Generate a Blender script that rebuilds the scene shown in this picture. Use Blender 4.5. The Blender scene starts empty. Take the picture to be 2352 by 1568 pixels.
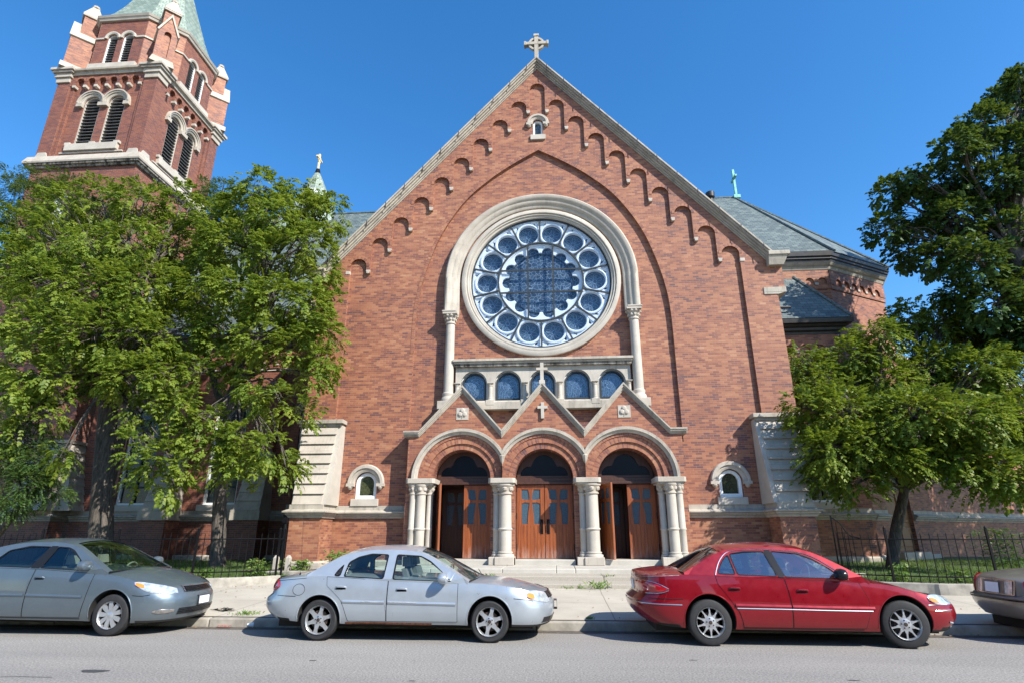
import bpy, bmesh, math, random
import numpy as np
from math import sin, cos, pi, radians, sqrt
from mathutils import Vector, Matrix
from mathutils.geometry import tessellate_polygon, delaunay_2d_cdt
random.seed(7); RNG = np.random.default_rng(11)
sc = bpy.context.scene; COL = sc.collection
# ------------------------------------------------------------ camera
CAM = np.array([0.42, -20.0, 1.6221]); YAW, PITCH, ROLL, FPX = -0.0755, 0.3231, -0.0006, 571.0754
_F = np.array([sin(YAW)*cos(PITCH), cos(YAW)*cos(PITCH), sin(PITCH)])
_R0 = np.array([cos(YAW), -sin(YAW), 0.0]); _U0 = np.cross(_R0, _F)
_R = _R0*cos(ROLL)+_U0*sin(ROLL); _U = -_R0*sin(ROLL)+_U0*cos(ROLL)
cd = bpy.data.cameras.new('camera'); cam = bpy.data.objects.new('camera', cd); COL.objects.link(cam)
cam.matrix_world = Matrix(((_R[0], _U[0], -_F[0], CAM[0]), (_R[1], _U[1], -_F[1], CAM[1]), (_R[2], _U[2], -_F[2], CAM[2]), (0, 0, 0, 1)))
cd.sensor_width = 36; cd.lens = FPX/1024*36; cd.clip_end = 3000; cd.clip_start = .1
sc.camera = cam
def at(vx, vy, Y):                      # a pixel of the photograph (2352 wide) at depth plane Y -> point
    d = _F+_R*((vx*1024/2352-512)/FPX)+_U*((341-vy*1024/2352)/FPX)
    return CAM+d*(Y-CAM[1])/d[1]
# ------------------------------------------------------------ world, sun, exposure
SUNV = Vector((-.9, .70, -.95)).normalized()          # travel direction of the light
EL = math.asin(-SUNV.z); AZ = math.atan2(-SUNV.x, -SUNV.y)
w = bpy.data.worlds.new('World'); sc.world = w; w.use_nodes = True
nt = w.node_tree; bg = nt.nodes['Background']; sky = nt.nodes.new('ShaderNodeTexSky')
sky.sky_type = 'NISHITA'; sky.sun_disc = False; sky.sun_elevation = EL; sky.sun_rotation = AZ
sky.altitude = 200; sky.air_density = 1.0; sky.dust_density = .3; sky.ozone_density = 2.0
hs = nt.nodes.new('ShaderNodeHueSaturation'); hs.inputs['Saturation'].default_value = 1.34; hs.inputs['Value'].default_value = 1.12; hs.inputs['Hue'].default_value = .501
nt.links.new(sky.outputs[0], hs.inputs['Color']); nt.links.new(hs.outputs[0], bg.inputs[0]); bg.inputs[1].default_value = .135
ld = bpy.data.lights.new('sun', 'SUN'); ld.energy = 5.0; ld.angle = radians(.5); ld.color = (1, .955, .88)
lo = bpy.data.objects.new('sun', ld); COL.objects.link(lo); lo.rotation_euler = SUNV.to_track_quat('-Z', 'Y').to_euler()
lo.location = (20, -30, 40)
sc.view_settings.view_transform = 'Standard'; sc.view_settings.look = 'None'
sc.view_settings.exposure = .84; sc.view_settings.gamma = 1; sc.view_settings.use_curve_mapping = False
# ------------------------------------------------------------ materials
def newmat(name):
    m = bpy.data.materials.new(name); m.use_nodes = True
    n = m.node_tree; return m, n, n.nodes['Principled BSDF']
def N(n, t, **k):
    x = n.nodes.new(t)
    for a, b in k.items(): setattr(x, a, b)
    return x
def ramp(n, fac, stops, interp='LINEAR'):
    r = N(n, 'ShaderNodeValToRGB'); r.color_ramp.interpolation = interp
    e = r.color_ramp.elements
    while len(e) < len(stops): e.new(.5)
    for i, (p, c) in enumerate(stops): e[i].position = p; e[i].color = (*c, 1) if len(c) == 3 else c
    n.links.new(fac, r.inputs[0]); return r.outputs[0]
def noise(n, vec, scale, detail=3, rough=.55):
    t = N(n, 'ShaderNodeTexNoise'); t.inputs['Scale'].default_value = scale
    t.inputs['Detail'].default_value = detail; t.inputs['Roughness'].default_value = rough
    if vec is not None: n.links.new(vec, t.inputs['Vector'])
    return t.outputs[0]
def mixc(n, fac, a, b, mode='MIX'):
    m = N(n, 'ShaderNodeMix', data_type='RGBA', blend_type=mode)
    for s, v in ((0, fac), (6, a), (7, b)):
        if hasattr(v, 'default_value') or hasattr(v, 'is_linked'): n.links.new(v, m.inputs[s])
        elif s == 0: m.inputs[0].default_value = v
        else: m.inputs[s].default_value = (*v, 1)
    return m.outputs[2]
def math_(n, op, a, b=None):
    m = N(n, 'ShaderNodeMath', operation=op)
    for i, v in enumerate((a, b)):
        if v is None: continue
        if isinstance(v, (int, float)): m.inputs[i].default_value = v
        else: n.links.new(v, m.inputs[i])
    return m.outputs[0]
def vscale(n, vec, s):
    m = N(n, 'ShaderNodeVectorMath', operation='MULTIPLY'); n.links.new(vec, m.inputs[0]); m.inputs[1].default_value = s
    return m.outputs[0]
def bump(n, p, h, strength=.3, dist=.01):
    b = N(n, 'ShaderNodeBump'); b.inputs['Strength'].default_value = strength; b.inputs['Distance'].default_value = dist
    n.links.new(h, b.inputs['Height']); n.links.new(b.outputs[0], p.inputs['Normal'])
def wall_uv(n, vs=1.0):
    g = N(n, 'ShaderNodeNewGeometry'); cr = N(n, 'ShaderNodeVectorMath', operation='CROSS_PRODUCT')
    n.links.new(g.outputs['True Normal'], cr.inputs[0]); cr.inputs[1].default_value = (0, 0, 1)
    nn = N(n, 'ShaderNodeVectorMath', operation='NORMALIZE'); n.links.new(cr.outputs[0], nn.inputs[0])
    d = N(n, 'ShaderNodeVectorMath', operation='DOT_PRODUCT'); n.links.new(g.outputs['Position'], d.inputs[0]); n.links.new(nn.outputs[0], d.inputs[1])
    s = N(n, 'ShaderNodeSeparateXYZ'); n.links.new(g.outputs['Position'], s.inputs[0])
    z = math_(n, 'MULTIPLY', s.outputs[2], vs)
    c = N(n, 'ShaderNodeCombineXYZ'); n.links.new(d.outputs['Value'], c.inputs[0]); n.links.new(z, c.inputs[1])
    return c.outputs[0], g.outputs['Position'], s
BR = [(0, (.080, .036, .042)), (.12, (.112, .044, .039)), (.28, (.190, .063, .036)), (.5, (.268, .094, .045)), (.76, (.350, .145, .068)), (.93, (.42, .225, .125)), (1, (.45, .29, .185))]
def brick_mat(name, radial=False, palette=BR, dark=1.0):
    m, n, p = newmat(name)
    if radial:
        uv = N(n, 'ShaderNodeUVMap').outputs[0]; g = N(n, 'ShaderNodeNewGeometry'); pos = g.outputs['Position']
    else: uv, pos, _ = wall_uv(n)
    b = N(n, 'ShaderNodeTexBrick'); n.links.new(uv, b.inputs['Vector'])
    b.inputs['Color1'].default_value = (0, 0, 0, 1); b.inputs['Color2'].default_value = (1, 1, 1, 1); b.inputs['Mortar'].default_value = (.5, .5, .5, 1)
    b.inputs['Scale'].default_value = 1; b.inputs['Brick Width'].default_value = .31 if radial else .225; b.inputs['Row Height'].default_value = .0755
    b.inputs['Mortar Size'].default_value = .0048; b.inputs['Mortar Smooth'].default_value = .15
    big = noise(n, pos, .32, 3); mid = noise(n, vscale(n, pos, (1, 1, 3)), 1.3, 2)
    v = math_(n, 'ADD', math_(n, 'ADD', math_(n, 'MULTIPLY', math_(n, 'SUBTRACT', b.outputs['Color'], .5), .62), .46), math_(n, 'MULTIPLY', math_(n, 'SUBTRACT', big, .5), .75))
    v = math_(n, 'ADD', v, math_(n, 'MULTIPLY', math_(n, 'SUBTRACT', mid, .5), .55))
    v = math_(n, 'ADD', math_(n, 'MULTIPLY', math_(n, 'SUBTRACT', v, .5), .86), .5)
    col = ramp(n, v, [(q, tuple(c*dark for c in cc)) for q, cc in palette])
    fine = noise(n, pos, 60, 2)
    col = mixc(n, .25, col, ramp(n, fine, [(.3, (.35, .35, .35)), (.7, (.65, .65, .65))]), 'OVERLAY')
    strk = noise(n, vscale(n, pos, (1.6, 1.6, .12)), 1.0, 5, .65); col = mixc(n, ramp(n, strk, [(.56, (0, 0, 0)), (.75, (.25,)*3)]), col, (.07, .035, .028))
    mort = ramp(n, noise(n, pos, 2, 2), [(.3, (.20*dark, .125*dark, .095*dark)), (.7, (.33*dark, .22*dark, .17*dark))])
    col = mixc(n, b.outputs['Fac'], col, mort)
    n.links.new(col, p.inputs['Base Color']); p.inputs['Roughness'].default_value = .66; p.inputs['Specular IOR Level'].default_value = .5
    h = math_(n, 'SUBTRACT', math_(n, 'MULTIPLY', fine, .3), b.outputs['Fac'])
    bump(n, p, h, .5, .006)
    return m
def stone_mat(name, a=(0.336, 0.296, 0.240), b=(0.448, 0.400, 0.336), stain=.25, joints=True, scol=(.09, .085, .075), warm=.0):
    m, n, p = newmat(name); uv, pos, s = wall_uv(n)
    c = ramp(n, noise(n, pos, 1.6, 5, .6), [(.3, a), (.7, b)])
    if stain:
        st = noise(n, vscale(n, pos, (5, 5, .9)), 1.0, 6, .72)
        f = ramp(n, st, [(.56-.16*stain, (0, 0, 0)), (.74-.14*stain, (1, 1, 1))])
        c = mixc(n, math_(n, 'MULTIPLY', f, min(1, stain*1.5)), c, scol)
    if joints:
        br = N(n, 'ShaderNodeTexBrick'); n.links.new(uv, br.inputs['Vector']); br.inputs['Scale'].default_value = 1
        br.inputs['Brick Width'].default_value = .95; br.inputs['Row Height'].default_value = .62; br.inputs['Mortar Size'].default_value = .006
        c = mixc(n, math_(n, 'MULTIPLY', br.outputs['Fac'], .5), c, (.22, .2, .17))
    n.links.new(c, p.inputs['Base Color']); p.inputs['Roughness'].default_value = .8
    bump(n, p, noise(n, pos, 45, 4, .6), .25, .008)
    return m
def slate_mat(name, cols, vs=1.3, rw=.2, bw=.3):
    m, n, p = newmat(name); uv, pos, s = wall_uv(n, vs)
    b = N(n, 'ShaderNodeTexBrick'); n.links.new(uv, b.inputs['Vector'])
    b.inputs['Color1'].default_value = (0, 0, 0, 1); b.inputs['Color2'].default_value = (1, 1, 1, 1); b.inputs['Mortar'].default_value = (.2, .2, .2, 1)
    b.inputs['Scale'].default_value = 1; b.inputs['Brick Width'].default_value = bw; b.inputs['Row Height'].default_value = rw
    b.inputs['Mortar Size'].default_value = .012; b.inputs['Mortar Smooth'].default_value = .2
    v = math_(n, 'ADD', math_(n, 'MULTIPLY', b.outputs['Color'], .6), math_(n, 'MULTIPLY', noise(n, pos, .9, 4), .4))
    c = ramp(n, v, [(.2, cols[0]), (.5, cols[1]), (.8, cols[2])])
    c = mixc(n, math_(n, 'MULTIPLY', b.outputs['Fac'], .75), c, tuple(x*.25 for x in cols[0]))
    n.links.new(c, p.inputs['Base Color']); p.inputs['Roughness'].default_value = .6
    bump(n, p, math_(n, 'SUBTRACT', b.outputs['Color'], math_(n, 'MULTIPLY', b.outputs['Fac'], 2)), .4, .012)
    return m
def plain(name, col, rough=.5, metal=0, spec=.5, var=.0, scale=6, coat=0, emit=None, bmp=0):
    m, n, p = newmat(name)
    if var:
        tc = N(n, 'ShaderNodeNewGeometry').outputs['Position']; nz = noise(n, tc, scale, 4)
        c = ramp(n, nz, [(.3, tuple(x*(1-var) for x in col)), (.7, tuple(min(1, x*(1+var)) for x in col))])
        n.links.new(c, p.inputs['Base Color'])
        if bmp: bump(n, p, nz, bmp, .01)
    else: p.inputs['Base Color'].default_value = (*col, 1)
    p.inputs['Roughness'].default_value = rough; p.inputs['Metallic'].default_value = metal
    p.inputs['Specular IOR Level'].default_value = spec; p.inputs['Coat Weight'].default_value = coat
    if coat: p.inputs['Coat Roughness'].default_value = .05
    if emit: p.inputs['Emission Color'].default_value = (*emit, 1); p.inputs['Emission Strength'].default_value = 1
    return m
def paint(name, col, metal=.5, rough=.35, dirt=(.2, .17, .13), dust=.25):
    m, n, p = newmat(name); tc = N(n, 'ShaderNodeTexCoord').outputs['Object']
    s = N(n, 'ShaderNodeSeparateXYZ'); n.links.new(tc, s.inputs[0])
    c0 = ramp(n, noise(n, tc, 2.5, 4), [(.3, tuple(x*.93 for x in col)), (.7, tuple(min(1, x*1.05) for x in col))])
    low = math_(n, 'SUBTRACT', 1, math_(n, 'MULTIPLY', s.outputs[2], 2.2))
    f = math_(n, 'MULTIPLY', math_(n, 'MAXIMUM', low, 0), noise(n, tc, 5, 5, .7))
    c = mixc(n, math_(n, 'MULTIPLY', f, dust*2.4), c0, dirt)
    n.links.new(c, p.inputs['Base Color']); p.inputs['Metallic'].default_value = metal
    rr = ramp(n, noise(n, tc, 9, 5), [(.3, (rough*.8,)*3), (.7, (rough*1.25,)*3)]); n.links.new(rr, p.inputs['Roughness'])
    p.inputs['Specular IOR Level'].default_value = .2; p.inputs['Coat Weight'].default_value = .8; p.inputs['Coat Roughness'].default_value = .025
    return m
def thin_glass(name, tint, refl=.08, rough=.02, refcol=(.9, .95, 1)):
    m = bpy.data.materials.new(name); m.use_nodes = True; n = m.node_tree; n.nodes.remove(n.nodes['Principled BSDF'])
    out = n.nodes['Material Output']; t = N(n, 'ShaderNodeBsdfTransparent'); t.inputs[0].default_value = (*tint, 1)
    g = N(n, 'ShaderNodeBsdfGlossy'); g.inputs['Color'].default_value = (*refcol, 1); g.inputs['Roughness'].default_value = rough
    lw = N(n, 'ShaderNodeLayerWeight'); lw.inputs[0].default_value = .5
    f = math_(n, 'ADD', math_(n, 'MULTIPLY', math_(n, 'POWER', lw.outputs['Facing'], 4), .75), refl+.035); mx = N(n, 'ShaderNodeMixShader')
    n.links.new(f, mx.inputs[0]); n.links.new(t.outputs[0], mx.inputs[1]); n.links.new(g.outputs[0], mx.inputs[2]); n.links.new(mx.outputs[0], out.inputs[0])
    return m
def lead_glass(name, base, lead, scale, width=.045, rough=.12, spec=.9):
    m, n, p = newmat(name); g = N(n, 'ShaderNodeNewGeometry').outputs['Position']
    v = N(n, 'ShaderNodeTexVoronoi', feature='DISTANCE_TO_EDGE'); n.links.new(g, v.inputs['Vector']); v.inputs['Scale'].default_value = scale
    f = ramp(n, v.outputs['Distance'], [(width*.5, (1, 1, 1)), (width, (0, 0, 0))])
    v2 = N(n, 'ShaderNodeTexVoronoi'); n.links.new(g, v2.inputs['Vector']); v2.inputs['Scale'].default_value = scale
    s = N(n, 'ShaderNodeSeparateColor'); n.links.new(v2.outputs['Color'], s.inputs[0])
    b = ramp(n, s.outputs[0], [(0, tuple(x*.7 for x in base)), (1, tuple(x*1.35 for x in base))])
    n.links.new(mixc(n, math_(n, 'MULTIPLY', f, .55), b, lead), p.inputs['Base Color'])
    p.inputs['Roughness'].default_value = rough; p.inputs['Specular IOR Level'].default_value = spec
    return m
def wood_mat(name, a, b, worn=0, planks=.115):
    m, n, p = newmat(name); uv, pos, s = wall_uv(n)
    c = ramp(n, noise(n, vscale(n, pos, (14, 14, .9)), 1.6, 5, .6), [(.3, a), (.7, b)])
    if worn:
        hgt = math_(n, 'MULTIPLY', math_(n, 'SUBTRACT', 1.95, s.outputs[2]), .75)
        f = math_(n, 'MULTIPLY', math_(n, 'MAXIMUM', hgt, 0), noise(n, vscale(n, pos, (8, 8, 1.1)), 1.2, 5, .7))
        c = mixc(n, ramp(n, f, [(.28, (0, 0, 0)), (.62, (.85,)*3)]), c, (.42, .29, .24))
    n.links.new(c, p.inputs['Base Color']); p.inputs['Roughness'].default_value = .5
    return m
M = {}
M['brick'] = brick_mat('brick_wall'); M['brick_radial'] = brick_mat('brick_voussoirs', True)
M['brick_shade'] = brick_mat('brick_shaded', palette=[(0, (.075, .031, .030)), (.5, (.182, .057, .033)), (1, (.28, .105, .052))])  # darker copy of the wall brick, with shade put into its colour
M['stone'] = stone_mat('limestone', stain=.22); M['stone_old'] = stone_mat('limestone_stained', (.31, .272, .22), (.43, .385, .315), stain=.36)
M['stone_clean'] = stone_mat('limestone_smooth', (0.360, 0.324, 0.272), (0.464, 0.424, 0.360), stain=.1, joints=False)
M['slate'] = slate_mat('slate_roof', [(.068, .09, .09), (.10, .128, .124), (.145, .178, .165)])
M['slate_green'] = slate_mat('green_slate', [(.155, .20, .16), (.205, .26, .21), (.27, .32, .265)], 1.05, .2, .28)
M['gutter'] = plain('dark_gutter_metal', (.03, .027, .026), .45, .2, var=.3)
M['copper'] = plain('green_copper', (.16, .42, .36), .6, .1, var=.25, scale=8)
M['gold'] = plain('gilded_metal', (.75, .62, .36), .4, .3, var=.1)
M['white_paint'] = plain('white_paint', (.70, .72, .71), .55, var=.06)
M['bar'] = plain('dark_grey_metal_bar', (.032, .038, .042), .6, 0, spec=.2, var=.15)
M['black'] = plain('black_paint', (.006, .006, .007), .45, spec=.15, var=.2)
M['louvre'] = plain('slate_louvre', (.13, .13, .13), .6, var=.3)
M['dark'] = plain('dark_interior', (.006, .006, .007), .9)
M['rose_glass'] = lead_glass('leaded_sky_tint_glass', (.040, .062, .088), (.34, .42, .50), 6.5, rough=.2, spec=.2)  # blue of the mirrored sky is put into the base colour
M['petal_glass'] = lead_glass('sky_tint_glass', (.055, .082, .108), (.30, .38, .46), 9, .03, rough=.2, spec=.2)  # base colour carries the reflected sky blue here too
M['lead_line'] = plain('pale_lead_came', (.22, .33, .46), .5)
M['win_glass'] = lead_glass('window_leaded_glass', (.008, .014, .020), (.09, .11, .12), 8, .04, rough=.15, spec=.35)
M['amber_glass'] = lead_glass('amber_leaded_glass', (.045, .05, .025), (.01, .012, .012), 10, .06)
M['door_glass'] = plain('wired_door_glass', (.05, .085, .115), .2, spec=.4, var=.25, scale=30)
M['dark_glass'] = plain('dark_transom_glass', (.008, .009, .013), .25, spec=.2)
M['door_wood'] = wood_mat('varnished_oak', (.15, .034, .009), (.30, .080, .015), 1)
M['dark_wood'] = wood_mat('dark_oak', (.035, .012, .007), (.07, .026, .013))
M['side_wood'] = wood_mat('brown_door_wood', (.15, .058, .014), (.24, .10, .025))
# ------------------------------------------------------------ mesh builder
def setp(o, label=None, category=None, group=None, kind=None):
    for k, v in (('label', label), ('category', category), ('group', group), ('kind', kind)):
        if v: o[k] = v
    return o
def empty(name, loc=(0, 0, 0), rz=0, **k):
    o = bpy.data.objects.new(name, None); o.location = loc; o.rotation_euler[2] = rz; o.empty_display_size = .3
    COL.objects.link(o); return setp(o, **k)
def fill_loops(loops):
    if len(loops) == 1: return [tuple(t) for t in tessellate_polygon([[Vector((a, b, 0)) for a, b in loops[0]]])]
    pts = [Vector(p) for L in loops for p in L]; ed = []; o = 0
    for L in loops:
        k = len(L); ed += [(o+i, o+(i+1) % k) for i in range(k)]; o += k
    r = delaunay_2d_cdt(pts, ed, [], 0, 1e-6, True); back = {i: v[0] for i, v in enumerate(r[3]) if v}; out = []
    E0 = np.array([pts[a] for a, b in ed]); E1 = np.array([pts[b] for a, b in ed])
    for f in r[2]:
        cx = sum(r[0][i].x for i in f)/3; cz = sum(r[0][i].y for i in f)/3
        c = ((E0[:, 1] > cz) != (E1[:, 1] > cz)); xi = E0[:, 0]+(cz-E0[:, 1])*(E1[:, 0]-E0[:, 0])/np.where(c, E1[:, 1]-E0[:, 1], 1)
        if (c & (xi > cx)).sum() % 2 and all(i in back for i in f): out.append(tuple(back[i] for i in f))
    return out
def pieces(v, f):
    key = {}; rep = []
    for p in v: rep.append(key.setdefault((round(p[0], 4), round(p[1], 4), round(p[2], 4)), len(key)))
    par = list(range(len(key)))
    def fd(a):
        while par[a] != a: par[a] = par[par[a]]; a = par[a]
        return a
    for q in f:
        a = fd(rep[q[0]])
        for k in q[1:]: par[fd(rep[k])] = a
    isl = {}; fi = []
    for q in f: fi.append(isl.setdefault(fd(rep[q[0]]), len(isl)))
    n = len(isl)
    if n < 2 or n > 90: return None
    lo = np.full((n, 3), 1e9); hi = -lo
    for i, q in zip(fi, f):
        P = np.array([v[k] for k in q]); lo[i] = np.minimum(lo[i], P.min(0)); hi[i] = np.maximum(hi[i], P.max(0))
    sz = np.linalg.norm(hi-lo, axis=1); gap = np.maximum(0, np.maximum(lo[:, None]-hi[None], lo[None]-hi[:, None])); near = np.sqrt((gap**2).sum(2)) <= np.maximum(.02, .5*np.maximum(sz[:, None], sz[None]))
    g = list(range(n))
    def gd(a):
        while g[a] != a: a = g[a]
        return a
    for i in range(n):
        for j in range(i+1, n):
            if near[i, j]: g[gd(j)] = gd(i)
    R = sorted({gd(i) for i in range(n)})
    if len(R) < 2 or len(R) > 14: return None
    return [[k for k, i in enumerate(fi) if gd(i) == r] for r in R]
SIB = {}
class MB:
    def __init__(s, f=None): s.v = []; s.f = []; s.uv = {}; s.T = f; s.mi = {}; s.cur = 0
    def add(s, vs, fs, uvs=None):
        b = len(s.v)
        for p in vs: s.v.append(tuple(s.T(*p)) if s.T else tuple(p))
        for i, f in enumerate(fs):
            if s.cur: s.mi[len(s.f)] = s.cur
            if uvs: s.uv[len(s.f)] = uvs[i]
            s.f.append(tuple(b+k for k in f))
        return s
    def box(s, x0, x1, y0, y1, z0, z1):
        return s.add([(x0, y0, z0), (x1, y0, z0), (x1, y1, z0), (x0, y1, z0), (x0, y0, z1), (x1, y0, z1), (x1, y1, z1), (x0, y1, z1)],
                     [(0, 3, 2, 1), (4, 5, 6, 7), (0, 1, 5, 4), (1, 2, 6, 5), (2, 3, 7, 6), (3, 0, 4, 7)])
    def hexa(s, p): return s.add(p, [(0, 3, 2, 1), (4, 5, 6, 7), (0, 1, 5, 4), (1, 2, 6, 5), (2, 3, 7, 6), (3, 0, 4, 7)])
    def slab(s, loops, y0, y1, mp=None):
        """prism of a polygon with holes given in (a,b); mp(a,b,y)->xyz, default (a,y,b)"""
        mp = mp or (lambda a, b, y: (a, y, b))
        tr = fill_loops(loops)
        flat = [p for L in loops for p in L]; n = len(flat)
        vs = [mp(a, b, y0) for a, b in flat]+[mp(a, b, y1) for a, b in flat]
        fs = [tuple(t) for t in tr]+[tuple(n+i for i in reversed(t)) for t in tr]
        o = 0
        for L in loops:
            k = len(L)
            for i in range(k): j = (i+1) % k; fs.append((o+i, o+j, n+o+j, n+o+i))
            o += k
        return s.add(vs, fs)
    def ring(s, cx, cz, prof, a0=0, a1=pi, seg=32, clampx=None, closed=False, cap=True, mp=None):
        """sweep profile [(r,y)..] around (cx,cz) in the xz plane; a=0 is +x; UV = (arc, r)"""
        mp = mp or (lambda x, y, z: (x, y, z))
        n = len(prof); vs = []; fs = []; uvs = []; rm = sum(r for r, y in prof)/n
        m = seg if closed else seg+1
        for i in range(m):
            a = a0+(a1-a0)*i/seg
            for r, y in prof:
                x = r*cos(a)
                if clampx is not None: x = max(-clampx[0], min(clampx[1], x))
                vs.append(mp(cx+x, y, cz+r*sin(a)))
        for i in range(seg):
            i2 = (i+1) % m; u0 = a0+(a1-a0)*i/seg; u1 = a0+(a1-a0)*(i+1)/seg
            for j in range(n):
                k = (j+1) % n; fs.append((i*n+j, i*n+k, i2*n+k, i2*n+j))
                r0 = prof[j][0]+abs(prof[j][1]); r1 = prof[k][0]+abs(prof[k][1])
                uvs.append([(r0, u0*rm), (r1, u0*rm), (r1, u1*rm), (r0, u1*rm)])
        if cap and not closed:
            fs.append(tuple(range(n))); uvs.append([(0, 0)]*n); fs.append(tuple((m-1)*n+j for j in reversed(range(n)))); uvs.append([(0, 0)]*n)
        return s.add(vs, fs, uvs)
    def tube(s, pts, rad, n=8, cap=True):
        pts = [Vector(p) for p in pts]; k = len(pts)
        if isinstance(rad, (int, float)): rad = [rad]*k
        vs = []; fs = []; up = None
        for i, p in enumerate(pts):
            t = (pts[min(i+1, k-1)]-pts[max(i-1, 0)]).normalized()
            if up is None: up = Vector((0, 0, 1)) if abs(t.z) < .9 else Vector((0, 1, 0))
            a = t.cross(up).normalized(); b = a.cross(t).normalized(); up = b
            for j in range(n):
                q = 2*pi*j/n; vs.append(tuple(p+(a*cos(q)+b*sin(q))*rad[i]))
        for i in range(k-1):
            for j in range(n): fs.append((i*n+j, i*n+(j+1) % n, (i+1)*n+(j+1) % n, (i+1)*n+j))
        if cap: fs.append(tuple(reversed(range(n)))); fs.append(tuple((k-1)*n+j for j in range(n)))
        return s.add(vs, fs)
    def lathe(s, prof, c=(0, 0, 0), n=24, axis='z', a0=0, a1=2*pi, rot=0, cap=True):
        full = abs(a1-a0-2*pi) < 1e-6; m = n if full else n+1; k = len(prof); vs = []; fs = []
        for i in range(m):
            a = a0+(a1-a0)*i/n+rot
            for r, h in prof:
                if axis == 'z': vs.append((c[0]+r*cos(a), c[1]+r*sin(a), c[2]+h))
                elif axis == 'y': vs.append((c[0]+r*cos(a), c[1]+h, c[2]+r*sin(a)))
                else: vs.append((c[0]+h, c[1]+r*cos(a), c[2]+r*sin(a)))
        for i in range(n if full else m-1):
            i2 = (i+1) % m
            for j in range(k-1): fs.append((i*k+j, i*k+j+1, i2*k+j+1, i2*k+j))
        if full and cap:
            if prof[0][0] > 1e-5: fs.append(tuple(i*k for i in range(m)))
            if prof[-1][0] > 1e-5: fs.append(tuple(i*k+k-1 for i in reversed(range(m))))
        return s.add(vs, fs)
    def grid(s, P):
        r = len(P); c = len(P[0]); return s.add([q for row in P for q in row], [(i*c+j, i*c+j+1, (i+1)*c+j+1, (i+1)*c+j) for i in range(r-1) for j in range(c-1)])
    def build(s, name, mat, parent=None, smooth=False, bevel=0, label=None, recalc=True, merge=True, **k):
        if parent and name != 'cutter':
            pc = pieces(s.v, s.f)
            if pc:
                last = None
                for L in pc:
                    m2 = MB(); used = {}; 
                    for k_ in L:
                        q = []
                        for i in s.f[k_]:
                            if i not in used: used[i] = len(m2.v); m2.v.append(s.v[i])
                            q.append(used[i])
                        if k_ in s.uv: m2.uv[len(m2.f)] = s.uv[k_]
                        if k_ in s.mi: m2.mi[len(m2.f)] = s.mi[k_]
                        m2.f.append(tuple(q))
                    o = m2.build_one(name, mat, parent, smooth, bevel, label, recalc, merge, **k)
                    if last: SIB.setdefault(last.name, []).append(o)
                    else: last = o
                return last
        return s.build_one(name, mat, parent, smooth, bevel, label, recalc, merge, **k)
    def build_one(s, name, mat, parent=None, smooth=False, bevel=0, label=None, recalc=True, merge=True, **k):
        me = bpy.data.meshes.new(name); me.from_pydata(s.v, [], s.f)
        mats = mat if isinstance(mat, (list, tuple)) else [mat]
        for q in mats: me.materials.append(M[q] if isinstance(q, str) else q)
        if s.uv:
            uvl = me.uv_layers.new(name='UVMap')
            for p in me.polygons:
                u = s.uv.get(p.index)
                if u:
                    for li, c in zip(p.loop_indices, u): uvl.data[li].uv = c
        for i, m_ in s.mi.items(): me.polygons[i].material_index = m_
        bm = bmesh.new(); bm.from_mesh(me)
        if merge: bmesh.ops.remove_doubles(bm, verts=bm.verts, dist=1e-5)
        if recalc: bmesh.ops.recalc_face_normals(bm, faces=bm.faces)
        if smooth:
            for f in bm.faces: f.smooth = True
            for e in bm.edges:
                if len(e.link_faces) == 2 and e.calc_face_angle(0) > radians(38): e.smooth = False
        bm.to_mesh(me); bm.free()
        o = bpy.data.objects.new(name, me); COL.objects.link(o)
        if parent: o.parent = parent
        if bevel:
            b = o.modifiers.new('bevel', 'BEVEL'); b.width = bevel; b.segments = 2; b.limit_method = 'ANGLE'; b.angle_limit = radians(40)
        return setp(o, label=label, **k)
def arc(cx, cz, r, a0, a1, n=16): return [(cx+r*cos(a0+(a1-a0)*i/n), cz+r*sin(a0+(a1-a0)*i/n)) for i in range(n+1)]
def archloop(cx, zb, zs, r, n=16):      # opening: rectangle with round head
    return [(cx-r, zb), (cx+r, zb)]+arc(cx, zs, r, 0, pi, n)
def roundpoly(P, r=.04, k=4):
    out = []; n = len(P)
    for i in range(n):
        a, b, c = [np.array(P[j % n], float) for j in (i-1, i, i+1)]; la, lc = np.linalg.norm(a-b), np.linalg.norm(c-b); q = min(r, la*.45, lc*.45)
        p0, p1 = b+(a-b)/la*q, b+(c-b)/lc*q
        for j in range(k+1): t = j/k; out.append(tuple((1-t)**2*p0+2*t*(1-t)*b+t*t*p1))
    return out
def smoothpts(P, k=6):
    out = []; n = len(P)
    for i in range(n-1):
        p0, p1, p2, p3 = [np.array(P[max(0, min(n-1, i+d))], float) for d in (-1, 0, 1, 2)]
        for j in range(k):
            t = j/k; out.append(tuple(.5*((2*p1)+(-p0+p2)*t+(2*p0-5*p1+4*p2-p3)*t*t+(-p0+3*p1-3*p2+p3)*t**3)))
    out.append(tuple(P[-1])); return out

def setloc(o, l):
    for q in [o]+SIB.get(o.name, []): q.location = l
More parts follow.
